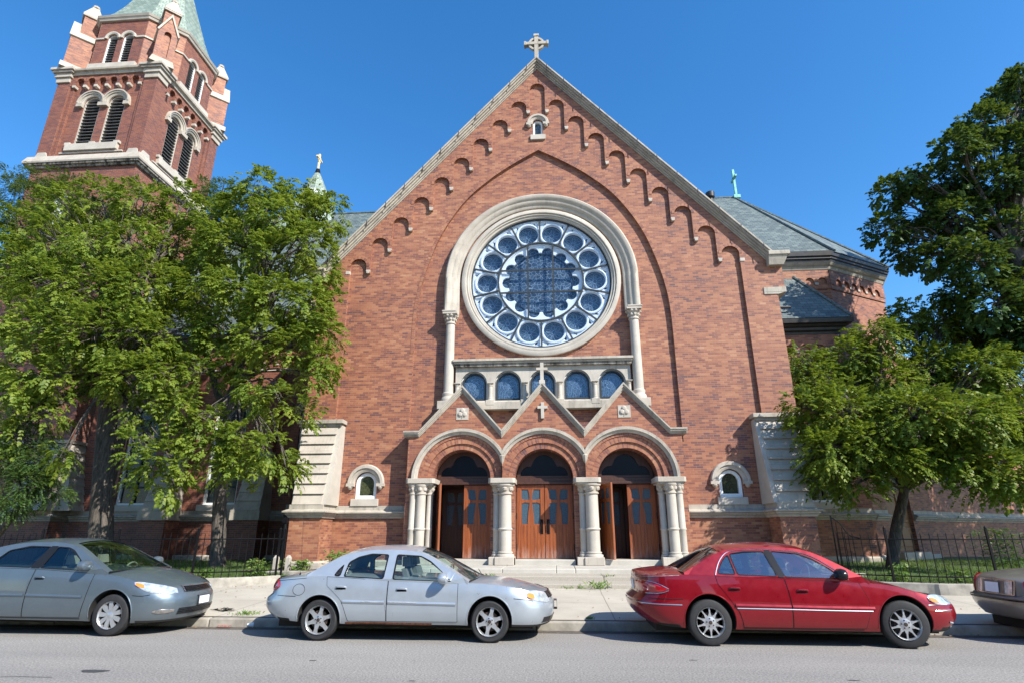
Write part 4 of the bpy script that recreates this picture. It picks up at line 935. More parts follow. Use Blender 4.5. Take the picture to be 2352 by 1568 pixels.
b = MB(); b.slab([[(.93, 3.35), (2.51, 3.35)]+arc(1.72, 3.36, .77, .05, pi-.05, 14)], .16, .2, mp=mp1); part(b, 'transom_pane', 'dark_glass', SD)
b = MB(); b.ring(1.72, 3.32, [(.82, .02), (.82, -.06), (.94, -.08), (1.04, -.08), (1.06, .02)], 0, pi, 20, mp=lambda a, y, z: mp1(a, z, y)); part(b, 'door_hood', 'stone_old', SD)
wd = empty('apse_window', (0, 0, 0)); wd.parent = CH
b = MB(); b.slab([archloop(2.4, 5.2, 6.6, .5, 14), archloop(2.4, 5.3, 6.6, .42, 14)[::-1]], .08, .2, mp=mp1); part(b, 'window_frame', 'white_paint', wd)
b = MB(); b.slab([archloop(2.4, 5.25, 6.6, .45, 14)], .16, .18, mp=mp1); part(b, 'window_pane', 'win_glass', wd)
# lower parish wing further east
RWG = empty('parish_wing', (20, 10, 0), label='lower brick wing east of the apse, mostly hidden behind the trees', category='building')
q0, q1 = (16.75, 7.75), (27.5, 14.6); mp2, L2 = seg_mp(q0, q1)
b = MB(); b.slab([[(0, .3), (L2, .3), (L2, 9.4), (0, 9.4)]]+[archloop(x, 3.6, 5.6, .5, 12) for x in (2.6, 5.4, 8.2, 11)], 0, .4, mp=mp2); o = b.build('wing_wall', 'brick', RWG); setloc(o, (-20, -10, 0))
b = MB(); profile_run([q0, q1], BAND, b); profile_run([q0, q1], [(-.1, 9.3), (.15, 9.3), (.3, 9.5), (.3, 9.7), (-.1, 9.7)], b); o = b.build('wing_cornice', 'stone_old', RWG); setloc(o, (-20, -10, 0))
b = MB()
for x in (2.6, 5.4, 8.2, 11): b.slab([archloop(x, 3.62, 5.6, .48, 12)], .2, .22, mp=mp2)
o = b.build('wing_window_glass', 'win_glass', RWG); setloc(o, (-20, -10, 0))
# ------------------------------------------------------------ bell tower
TC = (-23.42, 6.12); HW = 2.87
BT = empty('bell_tower', (TC[0], TC[1], .3)); BT.parent = CH
def tp(mb, name, mat, **k): o = part(mb, name, mat, BT, **k); setloc(o, (-TC[0], -TC[1], -.3)); return o
def facemap(k):   # local (a, z, out) on one of four faces; a along the face, out = outward distance beyond the wall face
    an = -pi/2+k*pi/2; nx, ny = cos(an), sin(an); tx, ty = -ny, nx
    return lambda a, z, o, D=HW: (TC[0]+tx*a+nx*(D+o), TC[1]+ty*a+ny*(D+o), z)
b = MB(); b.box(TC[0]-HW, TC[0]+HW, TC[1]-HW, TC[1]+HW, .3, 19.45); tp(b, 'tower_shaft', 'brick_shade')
sq = lambda h: [(TC[0]-h, TC[1]-h), (TC[0]+h, TC[1]-h), (TC[0]+h, TC[1]+h), (TC[0]-h, TC[1]+h), (TC[0]-h, TC[1]-h)]
def sqring(prof, b, h=HW):
    for i in range(4):
        s_ = sq(h); p0, p1 = Vector(s_[i]), Vector(s_[i+1]); 
        rows = []
        t = (p1-p0).normalized(); nn = Vector((t.y, -t.x))
        for p, sg in ((p0, -1), (p1, 1)): rows.append([(p.x+nn.x*o+t.x*sg*o, p.y+nn.y*o+t.y*sg*o, z) for o, z in prof])
        k = len(prof); b.add(rows[0]+rows[1], [(j, (j+1) % k, k+(j+1) % k, k+j) for j in range(k-1)])
b = MB(); sqring([(-.1, 19.62), (.30, 19.62), (.32, 19.70), (.20, 20.05), (-.1, 20.12)], b); tp(b, 'string_course', 'stone')
b = MB(); sqring([(-.1, 19.40), (.12, 19.40), (.14, 19.50), (.24, 19.52), (.26, 19.618), (-.1, 19.618)], b); tp(b, 'sooty_moulding', 'stone_black')
wcs = (-.70, .70); WR = .475
arx = [(-1.575+.63*k) for k in range(6)]
for f in range(4):
    F_ = facemap(f); mpf = (lambda a, b_, y, F_=F_: F_(a, b_, -y))
    b = MB(); b.slab([[(-2.30, 19.9), (2.30, 19.9), (2.30, 25.4), (-2.30, 25.4)]]+[archloop(x, 20.95, 23.6, WR, 18) for x in wcs], .22, .6, mp=mpf)
    for s in (-1, 1):
        x0, x1 = sorted((s*2.12, s*1.92)); b.slab([[(x0, 19.9), (x1, 19.9), (x1, 24.75), (x0, 24.75)]], .10, .3, mp=mpf)
    pts = [(-2.12, 24.75)]
    for x in arx: pts += [(x-.22, 24.75)]+[(x+.22*cos(a), 25.0+.22*sin(a)) for a in np.linspace(pi, 0, 9)]+[(x+.22, 24.75)]
    pts += [(2.12, 24.75), (2.12, 25.42), (-2.12, 25.42)]; b.slab([pts], .02, .25, mp=mpf); tp(b, 'belfry_wall', 'brick_shade' if f in (0, 1) else 'brick_shade')
    b = MB()
    for x in arx: b.ring(x, 25.0, [(.22, -.008), (.32, -.008), (.32, -.05), (.22, -.05)], 0, pi, 12, mp=lambda a, y, z: F_(a, z, y+.0))
    tp(b, 'belfry_arcade_edging', 'brick_radial')
    b = MB()
    for k in range(7):
        x = arx[0]-.315+.63*k; b.slab([[(x-.085, 24.62), (x+.085, 24.62), (x+.095, 24.76), (x-.095, 24.76)]], -.01, .22, mp=mpf)
    tp(b, 'belfry_corbel', 'stone_clean')
    # belfry openings
    for x in wcs:
        wdn = empty('belfry_opening', (0, 0, 0)); wdn.parent = CH
        b = MB(); b.slab([archloop(x, 20.95, 23.6, WR+.0, 18), archloop(x, 20.97, 23.6, WR-.06, 18)[::-1]], .26, .5, mp=mpf); part(b, 'opening_frame', 'stone_clean', wdn)
        b = MB(); nl = 15
        for k in range(nl):
            z = 21.05+k*.20; h = WR-.05 if z < 23.55 else sqrt(max(.0, (WR-.05)**2-(z-23.6)**2))
            if h > .08: b.hexa([mpf(x-h, z, .26), mpf(x+h, z, .26), mpf(x+h, z+.10, .50), mpf(x-h, z+.10, .50), mpf(x-h, z+.022, .26), mpf(x+h, z+.022, .26), mpf(x+h, z+.122, .50), mpf(x-h, z+.122, .50)])
        part(b, 'louvre', 'louvre', wdn)
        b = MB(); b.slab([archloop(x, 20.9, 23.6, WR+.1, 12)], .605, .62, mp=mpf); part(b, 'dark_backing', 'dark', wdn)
        b = MB(); b.ring(x, 23.6, [(WR, -.20), (WR, -.10), (WR+.06, -.07), (WR+.13, -.07), (WR+.14, -.01), (WR+.22, -.01), (WR+.23, .04), (WR+.30, .04), (WR+.30, -.20)], 0, pi, 26, mp=lambda a, y, z: F_(a, z, y-.05), clampx=(9 if x < 0 else .69, .69 if x < 0 else 9))
        for s in ((-1, 1)):
            xe = x+s*(WR+.16) if (s*x > 0) else x+s*(WR+.09); hw_ = .16 if s*x > 0 else .13
            b.slab([[(xe-hw_, 23.38), (xe+hw_, 23.38), (xe+hw_, 23.6), (xe-hw_, 23.6)]], .04, .24, mp=mpf)
        part(b, 'opening_hood', 'stone', wdn)
    b = MB(); b.slab([[(-1.45, 20.55), (1.45, 20.55), (1.45, 20.95), (-1.45, 20.95)]], .03, .24, mp=mpf)
    for x in (-1.36, 0, 1.36): b.slab([[(x-.16, 20.9), (x+.16, 20.9), (x+.16, 21.05), (x-.16, 21.05)]], .05, .24, mp=mpf)
    b.slab([[(-1.75, 20.42), (1.75, 20.42), (1.75, 20.5), (-1.75, 20.5)]], .12, .24, mp=mpf); tp(b, 'belfry_sill', 'stone_clean', bevel=.01)
    for x in (-2.5, 2.5):
        b = MB(); b.slab([[(x-.33, 20.1), (x+.33, 20.1), (x+.22, 20.4), (x-.22, 20.4)]], -.07, .1, mp=mpf); tp(b, 'pier_foot', 'stone_clean')
    # lower blind arcade and window
    b = MB()
    for x in (-1.2, -.5, .2, .9): 
        b.slab([archloop(x, 18.2, 18.65, .2, 10)], -.004, .01, mp=mpf)
    tp(b, 'lower_arch_recess', 'dark' if False else 'brick_shade')
b = MB()
for sx in (-1, 1):
    for sy in (-1, 1):
        xa, xb = sorted((TC[0]+sx*2.12, TC[0]+sx*HW)); ya, yb = sorted((TC[1]+sy*2.12, TC[1]+sy*HW)); b.box(xa, xb, ya, yb, 19.9, 25.41)
tp(b, 'corner_pier', 'brick_shade')
b = MB(); sqring([(-.2, 25.4), (.06, 25.4), (.08, 25.55), (.20, 25.60), (.22, 25.70), (-.1, 25.86)], b); b.box(TC[0]-HW, TC[0]+HW, TC[1]-HW, TC[1]+HW, 25.5, 25.84); tp(b, 'tower_cornice', 'stone_old')
b = MB()
for sx in (-1, 1):
    for sy in (-1, 1):
        x, y = TC[0]+sx*(HW-.32), TC[1]+sy*(HW-.32)
        for h, z0, z1 in ((.40, 24.95, 25.25), (.48, 25.25, 25.50), (.58, 25.50, 25.62), (.66, 25.62, 25.78)): b.box(x-h, x+h, y-h, y+h, z0, z1)
tp(b, 'corner_capital', 'stone', bevel=.015)
# octagon lantern
A_, B_ = 2.80, 1.42
octp = [(-B_, -A_), (B_, -A_), (A_, -B_), (A_, B_), (B_, A_), (-B_, A_), (-A_, B_), (-A_, -B_)]
octw = lambda k, dx=0: [(TC[0]+x*k, TC[1]+y*k) for x, y in octp]
OW = octw(1)
for i in range(8):
    p, q = OW[i], OW[(i+1) % 8]; mpo, L = seg_mp(p, q)
    card = i % 2 == 0
    mat = 'brick' if not card else 'brick_shade'  # diagonal faces get the paler brick: sun glare put into the colour
    if card:
        xs = (L/2-.46, L/2+.46)
        b = MB(); b.slab([[(0, 25.8), (L, 25.8), (L, 29.35), (0, 29.35)]]+[archloop(x, 26.15, 28.0, .30, 14) for x in xs], .02, .4, mp=mpo); tp(b, 'lantern_wall', mat)
        for x in xs:
            wdn = empty('lantern_opening', (0, 0, 0)); wdn.parent = CH
            b = MB(); b.slab([archloop(x, 26.15, 28.0, .30, 14), archloop(x, 26.17, 28.0, .25, 14)[::-1]], .08, .3, mp=mpo); part(b, 'opening_frame', 'white_paint', wdn)
            b = MB()
            for k in range(12):
                z = 26.22+k*.165; h = .25 if z < 28 else sqrt(max(0, .0625-(z-28)**2))
                if h > .06: b.hexa([mpo(x-h, z, .12), mpo(x+h, z, .12), mpo(x+h, z+.08, .3), mpo(x-h, z+.08, .3), mpo(x-h, z+.02, .12), mpo(x+h, z+.02, .12), mpo(x+h, z+.10, .3), mpo(x-h, z+.10, .3)])
            part(b, 'louvre', 'louvre', wdn)
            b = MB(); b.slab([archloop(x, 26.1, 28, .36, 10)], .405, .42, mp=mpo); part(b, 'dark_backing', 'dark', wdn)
            b = MB(); b.ring(x, 28.0, [(.30, .04), (.30, -.05), (.38, -.08), (.44, -.08), (.47, .04)], 0, pi, 20, mp=lambda a, y, z: mpo(a, z, y), clampx=(9 if x < L/2 else .455, .455 if x < L/2 else 9)); part(b, 'opening_hood', 'stone_clean', wdn)
        b = MB(); b.slab([[(.05, 25.78), (L-.05, 25.78), (L-.05, 26.12), (.05, 26.12)]], -.16, .06, mp=mpo)
        for x0, x1 in ((0, L/2-.93), (L/2+.93, L)): b.slab([[(x0, 27.96), (x1, 27.96), (x1, 28.06), (x0, 28.06)]], -.05, .05, mp=mpo)
        tp(b, 'lantern_sill', 'stone_clean')
    else:
        b = MB(); b.slab([[(0, 25.8), (L, 25.8), (L, 29.35), (0, 29.35)]], .02, .4, mp=mpo); tp(b, 'lantern_wall', mat)
        b = MB(); b.slab([[(0, 27.96), (L, 27.96), (L, 28.06), (0, 28.06)]], -.05, .05, mp=mpo); tp(b, 'lantern_band', 'stone_clean')
        # diagonal pinnacle pier with gabled front
        c0 = L/2; b = MB(); b.slab([[(c0-.47, 25.8), (c0+.47, 25.8), (c0+.47, 28.0), (c0, 29.15), (c0-.47, 28.0)], archloop(c0, 26.4, 27.9, .17, 10)], -1.12, -.95, mp=mpo)
        b.slab([[(c0-.47, 25.8), (c0+.47, 25.8), (c0+.47, 28.0), (c0, 29.15), (c0-.47, 28.0)]], -.95, .1, mp=mpo)
        b.slab([[(c0-.36, 27.6), (c0+.36, 27.6), (c0+.36, 29.75), (c0-.36, 29.75)]], -.80, -.05, mp=mpo); tp(b, 'pinnacle_pier', 'brick')
        b = MB()
        for s in (-1, 1): b.slab([[(c0, 29.32), (c0+s*.56, 27.98), (c0+s*.47, 27.92), (c0, 29.08)]], -1.20, .05, mp=mpo)
        b.slab([[(c0-.60, 25.78), (c0+.60, 25.78), (c0+.50, 26.15), (c0-.50, 26.15)]], -1.25, .06, mp=mpo)
        b.slab([[(c0-.44, 29.70), (c0+.44, 29.70), (c0+.46, 29.80), (c0-.46, 29.80)]], -.90, .05, mp=mpo)
        pc = [mpo(c0+dx, 29.8, y) for dx, y in ((-.46, -.92), (.46, -.92), (.46, .05), (-.46, .05))]; pt = [mpo(c0+dx*.25, 30.75, -.43+dy) for dx, dy in ((-.46, -.14), (.46, -.14), (.46, .14), (-.46, .14))]
        b.hexa([(x, y, 29.8) for x, y, _ in pc]+[(x, y, 30.75) for x, y, _ in pt]); cc = mpo(c0, 30.75, -.43); b.lathe([(.19, 0), (.19, .12), (.10, .2), (.001, .22)], (cc[0], cc[1], 30.74), 8)
        tp(b, 'pinnacle_stone', 'stone', bevel=.01)
b = MB()
for k0, k1, z0, z1 in ((1.03, 1.05, 29.25, 29.40), (1.06, 1.08, 29.40, 29.52)):
    lo_ = [(x, y, z0) for x, y in octw(k0)]; hi_ = [(x, y, z1) for x, y in octw(k1)]; b.add(lo_+hi_, [tuple(range(8)), tuple(8+i for i in range(8))[::-1]]+[(i, (i+1) % 8, 8+(i+1) % 8, 8+i) for i in range(8)])
tp(b, 'lantern_cornice', 'stone_clean')
b = MB(); rows = [[(x, y, z) for x, y in octw(k)+[octw(k)[0]]] for k, z in ((1.06, 29.53), (.98, 29.75), (.86, 30.35), (.74, 31.2), (.50, 33.3), (.25, 35.6), (.02, 37.7))]; b.grid(rows); tp(b, 'spire', 'slate_green')
# sloped stone buttress at the tower foot and a white shuttered window
b = MB()
for f in (0, 1):
    F_ = facemap(f)
    for x in (-2.2, 2.2) if f == 0 else (-2.2,):
        for i in range(8):
            t0, t1 = i/8, (i+1)/8; z0, z1 = 2.52+2.75*t0, 2.52+2.75*t1; o0, o1 = .75-.60*t0, .75-.60*t1
            b.hexa([F_(x-.75, z0, -.1), F_(x+.75, z0, -.1), F_(x+.75, z0, o0+.05), F_(x-.75, z0, o0+.05), F_(x-.75, z1, -.1), F_(x+.75, z1, -.1), F_(x+.75, z1, o1), F_(x-.75, z1, o1)])
sqring([(-.1, 5.28), (.22, 5.30), (.24, 5.42), (-.1, 5.5)], b); sqring([(o+.70 if 0 else o+.0, z) for o, z in BAND], b); tp(b, 'tower_stonework', 'stone_old')
b = MB(); F_ = facemap(0); b.slab([archloop(-.72, 16.1, 17.6, .34, 12)], -.02, .05, mp=lambda a, c, y: F_(a, c, -y)); tp(b, 'shuttered_window', 'white_paint')

# row across the street, behind the camera: it is what the cars and panes reflect
for k, (x0, x1, h, lab) in enumerate(((-34, -20, 8.5, 'two storey brick row house across the street, westernmost'), (-18, -5, 10.5, 'three storey brick flats across the street facing the silver sedan'), (-3, 9, 9, 'two storey brick flats across the street facing the church doors'), (12, 25, 10, 'brick corner flats across the street, easternmost'))):
    hs_ = empty('row_house', ((x0+x1)/2, -38, 0), label=lab, category='house'); ox = (x0+x1)/2
    xs_ = [x0+1.8+j*2.6 for j in range(int((x1-x0-2)/2.6)+1)]
    b = MB(); b.slab([[(x0-ox, 0), (x1-ox, 0), (x1-ox, h), (x0-ox, h)]]+[[(x-ox, z), (x+1.1-ox, z), (x+1.1-ox, z+1.7), (x-ox, z+1.7)] for x in xs_ for z in (1.6, 4.8) if x+1.2 < x1], -.4, 0); b.box(x0-ox, x1-ox, -9, -.4, 0, h-.1); b.build('wall', 'brick_shade', hs_)
    b = MB()
    for x in xs_:
        for z in (1.6, 4.8):
            if x+1.2 < x1: b.box(x-ox, x+1.1-ox, -.3, -.25, z, z+1.7)
    b.build('window_panes', 'dark_glass', hs_); b = MB(); b.box(x0-ox-.2, x1-ox+.2, -.5, .3, h, h+.4); b.build('cornice', 'stone', hs_)
# ------------------------------------------------------------ vegetation
def leaf_mat(name, cols, trans=.35):
    m, n, p = newmat(name); g = N(n, 'ShaderNodeNewGeometry').outputs['Position']
    a = noise(n, g, 5.5, 2, .6); bb = noise(n, g, .9, 2)
    v = math_(n, 'ADD', math_(n, 'MULTIPLY', a, .65), math_(n, 'MULTIPLY', bb, .35))
    c = ramp(n, v, cols); n.links.new(c, p.inputs['Base Color']); p.inputs['Roughness'].default_value = .5; p.inputs['Specular IOR Level'].default_value = .28
    tr = N(n, 'ShaderNodeBsdfTranslucent'); cc = mixc(n, .5, c, (.30, .38, .03)); n.links.new(cc, tr.inputs[0])
    mx = N(n, 'ShaderNodeMixShader'); mx.inputs[0].default_value = trans
    n.links.new(p.outputs[0], mx.inputs[1]); n.links.new(tr.outputs[0], mx.inputs[2]); n.links.new(mx.outputs[0], n.nodes['Material Output'].inputs[0])
    return m
G1 = [(.30, (.055, .105, .015)), (.43, (.115, .175, .022)), (.54, (.185, .24, .030)), (.65, (.27, .31, .045)), (.76, (.42, .34, .06))]
M['leaf_ash'] = leaf_mat('ash_leaf', G1, .45)
M['leaf_ash_dark'] = leaf_mat('ash_leaf_deep', [(.3, (.045, .085, .012)), (.46, (.100, .155, .016)), (.58, (.175, .225, .022)), (.72, (.34, .30, .035))], .34)
M['leaf_locust'] = leaf_mat('locust_leaf', [(.3, (.028, .062, .018)), (.5, (.048, .095, .022)), (.7, (.09, .14, .03))], .3)
M['leaf_maple'] = leaf_mat('maple_leaf', [(.3, (.022, .052, .014)), (.5, (.042, .09, .020)), (.68, (.085, .145, .028))], .22)
M['grass'] = leaf_mat('grass_blade', [(.3, (.035, .08, .015)), (.5, (.065, .12, .022)), (.72, (.19, .19, .055))], .3)
M['weed'] = leaf_mat('weed_leaf', [(.3, (.08, .16, .03)), (.5, (.14, .24, .05)), (.72, (.34, .32, .12))], .3)
M['dry'] = plain('dry_leaf', (.22, .13, .06), .8, var=.5, scale=14)
def bark_mat(name, a, b_):
    m, n, p = newmat(name); g = N(n, 'ShaderNodeTexCoord').outputs['Object']
    f = noise(n, vscale(n, g, (9, 9, 1.6)), 2.2, 5, .7); n.links.new(ramp(n, f, [(.35, a), (.62, b_)]), p.inputs['Base Color']); p.inputs['Roughness'].default_value = .9
    bump(n, p, f, 1, .03); return m
M['bark'] = bark_mat('furrowed_bark', (.030, .024, .019), (.12, .10, .082))
def npmesh(name, V, F, mat, parent=None, normals=False):
    me = bpy.data.meshes.new(name); n = len(F); k = F.shape[1]
    me.vertices.add(len(V)); me.vertices.foreach_set('co', V.astype(np.float32).ravel())
    me.loops.add(n*k); me.loops.foreach_set('vertex_index', F.astype(np.int32).ravel())
    me.polygons.add(n); me.polygons.foreach_set('loop_start', np.arange(0, n*k, k, dtype=np.int32)); me.update(calc_edges=True); me.validate()
    me.materials.append(M[mat]); o = bpy.data.objects.new(name, me); COL.objects.link(o)
    if parent: o.parent = parent
    return o
def norm(a): return a/np.maximum(np.linalg.norm(a, axis=-1, keepdims=True), 1e-9)
def fronds(P, D, L, npair, leaflet, droop=.5, wid=.36, jit=.35):
    """compound leaves: P base points, D directions, L lengths -> quads"""
    n = len(P); D = norm(D); up = np.array([0, 0, 1.0]); side = norm(np.cross(D, up)+1e-6*RNG.normal(size=D.shape)); nrm = norm(np.cross(side, D)+.25*RNG.normal(size=D.shape)); side = norm(np.cross(D, nrm))
    Vs = []
    for j in range(npair):
        s = .18+.82*(j+.5)/npair
        c = P+D*(L*s)[:, None]-up*(L*s*s*droop)[:, None]; ax = norm(D-up*(2*s*droop))
        for sg in (-1, 1):
            ld = norm(side*sg*1.0+ax*(.55+.5*s)+RNG.normal(size=D.shape)*jit*.5-up*.25)
            ll = (leaflet*(1-.35*abs(s-.5))*RNG.uniform(.55, 1.35, n))[:, None]
            wd = norm(np.cross(ld, nrm)+RNG.normal(size=D.shape)*jit*.4)*ll*wid
            Vs.append(np.stack([c, c+ld*ll*.45+wd, c+ld*ll-up*ll*.15, c+ld*ll*.45-wd], 1))
    e = P+D*L[:, None]-up*(L*droop)[:, None]; ld = norm(D-up*(2*droop)); ll = (leaflet*RNG.uniform(.8, 1.2, n))[:, None]; wd = side*ll*wid
    Vs.append(np.stack([e-ld*ll*.3, e+ld*ll*.2+wd, e+ld*ll*.8, e+ld*ll*.2-wd], 1))
    return np.concatenate(Vs, 0).reshape(-1, 3)
def tree(name, base, r0, fork, blobs, label, leafset, clumps, per, leaflet=.125, Lf=(.28, .45), npair=4, lmat='leaf_ash', droop=.38, cr=.38, cat='tree', group=None, single=False, loc_rot=0, limb=.36):
    """blobs: (x, y, z, radius)"""
    root = empty(name, tuple(base), label=label, category=cat, group=group)
    base = np.array(base, float); tk = [np.array(p, float) for p in fork]
    b = MB(); pts = smoothpts([tuple(base-np.array([0, 0, .3]))]+[tuple(p) for p in tk], 5)
    k = len(pts); rad = [r0*(1-.42*i/(k-1))*(1+.35*math.exp(-i*1.0)) for i in range(k)]
    b.tube(pts, rad, 12)
    top = tk[-1]; B = np.array(blobs, float); tot = (B[:, 3]**2); tot = tot/tot.sum(); V = []
    twig = MB(); limbs = []
    for x, y, z, r in B:
        c = np.array([x, y, z]); s0 = np.array(pts[int(k*RNG.uniform(.72, .99))-1]) if len(B) > 3 else top
        if z < s0[2]: s0 = np.array(pts[max(1, int(k*.6))])
        m = (s0+c)/2+np.array([RNG.normal()*.25, RNG.normal()*.25, .35+RNG.uniform(0, .3)]); rr = r0*limb*min(1.2, .5+r/2.2)
        lp = smoothpts([tuple(s0), tuple(m), tuple(c)], 5); b.tube(lp, [rr*(1-.75*i/(len(lp)-1)) for i in range(len(lp))], 7); limbs.append(lp)
    for bi, (x, y, z, r) in enumerate(B):
        nc = max(3, int(clumps*tot[bi])); c = np.array([x, y, z])
        d = norm(RNG.normal(size=(nc, 3))); rad_ = r*RNG.uniform(.25, 1.0, nc)**.45*RNG.uniform(.8, 1.12, nc); cc = c+d*rad_[:, None]*np.array([1, 1, .85])
        for q in range(nc):
            if q % 2 == 0: 
                s0 = np.array(limbs[bi][RNG.integers(4, len(limbs[bi]))]); mid = (s0+cc[q])/2+RNG.normal(size=3)*.12+np.array([0, 0, .08]); twig.tube(smoothpts([tuple(s0), tuple(mid), tuple(cc[q])], 3), [.028, .024, .02, .017, .014, .011, .008], 4, False)
        n = nc*per; idx = np.repeat(np.arange(nc), per)
        dd = norm(RNG.normal(size=(n, 3))+d[idx]*.7+np.array([0, 0, .15])); P = cc[idx]+dd*(RNG.uniform(.0, 1, n)**.5*cr*RNG.uniform(.6, 1.15, nc)[idx])[:, None]*np.array([1, 1, .8])
        cd_ = norm(d+RNG.normal(size=(nc, 3))*.5+np.array([0, 0, .05])); out = norm(cd_[idx]*.9+dd*.55+RNG.normal(size=(n, 3))*.28)
        V.append(fronds(P, out, RNG.uniform(*Lf, n), npair, leaflet, droop, wid=.5 if single else .34))
    V = np.concatenate(V)-base; F = np.arange(len(V)).reshape(-1, 4)
    b.v = [tuple(np.array(p)-base) for p in b.v]; twig.v = [tuple(np.array(p)-base) for p in twig.v]
    b.build('trunk', 'bark', root, smooth=True, merge=False); twig.build('twigs', 'bark', root, merge=False, recalc=False)
    npmesh('crown', V, F, lmat, root); return root
def bl(L):      # blobs given as seen in the photograph with their own depth: (vx, vy, depth plane, radius in photo px)
    out = []
    for vx, vy, Y, rp_ in L:
        p = at(vx, vy, Y); out.append((p[0], p[1], p[2], rp_*(np.dot(p-CAM, _F))/1312*RNG.uniform(.78, 1.0)))
    return out
# two ash trees on the west lawn
t1 = bl([(150, 470, -1, 55), (235, 460, 0, 60), (330, 470, -.5, 60), (420, 470, 0, 55), (60, 520, .0, 60), (130, 560, -1.5, 70), (220, 560, -2, 70), (320, 560, -1.5, 75), (410, 560, .5, 60), (40, 620, -1.5, 70), (120, 660, -2.5, 75),
         (220, 660, -2.5, 80), (330, 660, -2, 80), (420, 650, 0, 60), (40, 720, -2, 75), (120, 760, -3, 80), (220, 760, -3, 80), (320, 770, -2.5, 80), (410, 760, -1.5, 60), (40, 820, -2.5, 70), (110, 860, -3, 70), (30, 900, -3, 55), (90, 950, -3, 50),
         (300, 860, -2.8, 65), (380, 860, -2.5, 65), (420, 930, -2.8, 50), (340, 930, -2.8, 45), (330, 1030, -3.2, 45), (400, 1060, -3.2, 48), (155, 1035, -3.3, 32), (400, 1120, -3.3, 26), (440, 1000, -3, 40), (20, 1000, -3, 38), (230, 850, -2, 45), (340, 1100, -3.2, 25)])
B1 = at(232, 1300, -1.2); B1 = (B1[0], -1.2, .5)
tree('ash_tree', B1, .37, [at(238, 1100, -1.15), at(248, 950, -1.2), at(262, 800, -1.2), at(275, 690, -1.1)], t1, 'larger leafy ash tree with the thicker trunk, nearest the left edge behind the iron fence', None, 760, 12)
t2 = bl([(600, 430, -1, 42), (560, 480, -.5, 50), (640, 500, -1.5, 55), (700, 480, -1.2, 38), (742, 480, -1, 24), (705, 440, -1, 24), (748, 462, -.6, 26), (768, 500, -1, 16), (480, 500, 0, 45), (520, 560, -1, 60), (620, 590, -1.8, 60), (700, 560, -1.8, 55), (740, 630, -1.6, 38), (470, 600, 0, 45), (450, 680, -1, 50),
         (540, 660, -2, 60), (630, 690, -2.2, 60), (700, 700, -2.2, 50), (735, 760, -2.2, 42), (750, 820, -2.4, 32), (600, 770, -2.4, 55), (680, 790, -2.4, 48), (500, 760, -1.5, 45), (720, 860, -2.4, 36), (590, 890, -2.5, 36), (640, 920, -2.6, 34), (690, 950, -2.4, 25),
         (500, 1020, -3, 42), (560, 1010, -3, 45), (620, 1030, -3, 42), (540, 1070, -3, 36), (470, 960, -2.8, 38), (655, 1065, -3, 25), (600, 1090, -3, 22), (770, 690, -1.5, 18), (460, 860, -2, 30), (550, 830, -1.6, 30)])
B2 = at(500, 1318, -.6); B2 = (B2[0], -.6, .5)
r2 = tree('ash_tree', B2, .235, [at(505, 1150, -.6), at(508, 1050, -.65), at(520, 945, -.7), at(548, 860, -.8), at(562, 760, -.9), at(590, 600, -1)], t2, 'smaller ash tree with the slim straight trunk just left of the gabled front', None, 600, 12, limb=.30)
b = MB(); fk = [at(520, 945, -.7), at(500, 900, -.6), at(478, 820, -.5), at(462, 760, -.4), at(445, 680, -.4)]; b.tube(smoothpts([tuple(p-np.array(B2)) for p in fk], 4), np.linspace(.15, .07, 17), 9); b.build('second_stem', 'bark', r2, smooth=True)
# honey locust with fine leaves behind them, reaching up in front of the tower
t3 = bl([(40, 400, 1, 30), (70, 450, 1, 45), (20, 500, 0, 35), (110, 420, 1.5, 35), (165, 440, 1.5, 45), (120, 500, 1, 55), (200, 500, 1, 50), (15, 560, 0, 40), (510, 440, 1.5, 40), (530, 480, 1.5, 35), (470, 430, 1.5, 22), (0, 640, 0, 50), (330, 430, 2, 18), (240, 560, 2, 60), (400, 600, 2, 50), (500, 580, 1.5, 40)])
B3 = (-16.5, 1.0, .5)
tree('locust_tree', B3, .26, [(-16.5, 1, 4), (-16.2, 1.1, 8), (-15.6, 1.3, 11.5)], t3, 'feathery fine-leaved locust tree whose top shows above the ashes in front of the tower', None, 330, 34, leaflet=.048, Lf=(.18, .30), npair=6, lmat='leaf_locust', droop=.35, cr=.34, limb=.25)
t3b = bl([(25, 1060, -3, 45), (70, 1110, -3.2, 45), (20, 1150, -3.4, 38), (110, 1060, -2.8, 38), (60, 1010, -2.6, 36), (120, 1130, -3, 25)])
tree('locust_tree', (-17.0, -2.6, .5), .12, [(-16.9, -2.7, 1.2), (-16.3, -2.9, 2.0), (-15.6, -3, 2.8)], t3b, 'dark low locust boughs hanging at the left edge above the gray sedan', None, 130, 30, leaflet=.045, Lf=(.18, .30), npair=6, lmat='leaf_locust', cr=.32, limb=.25)
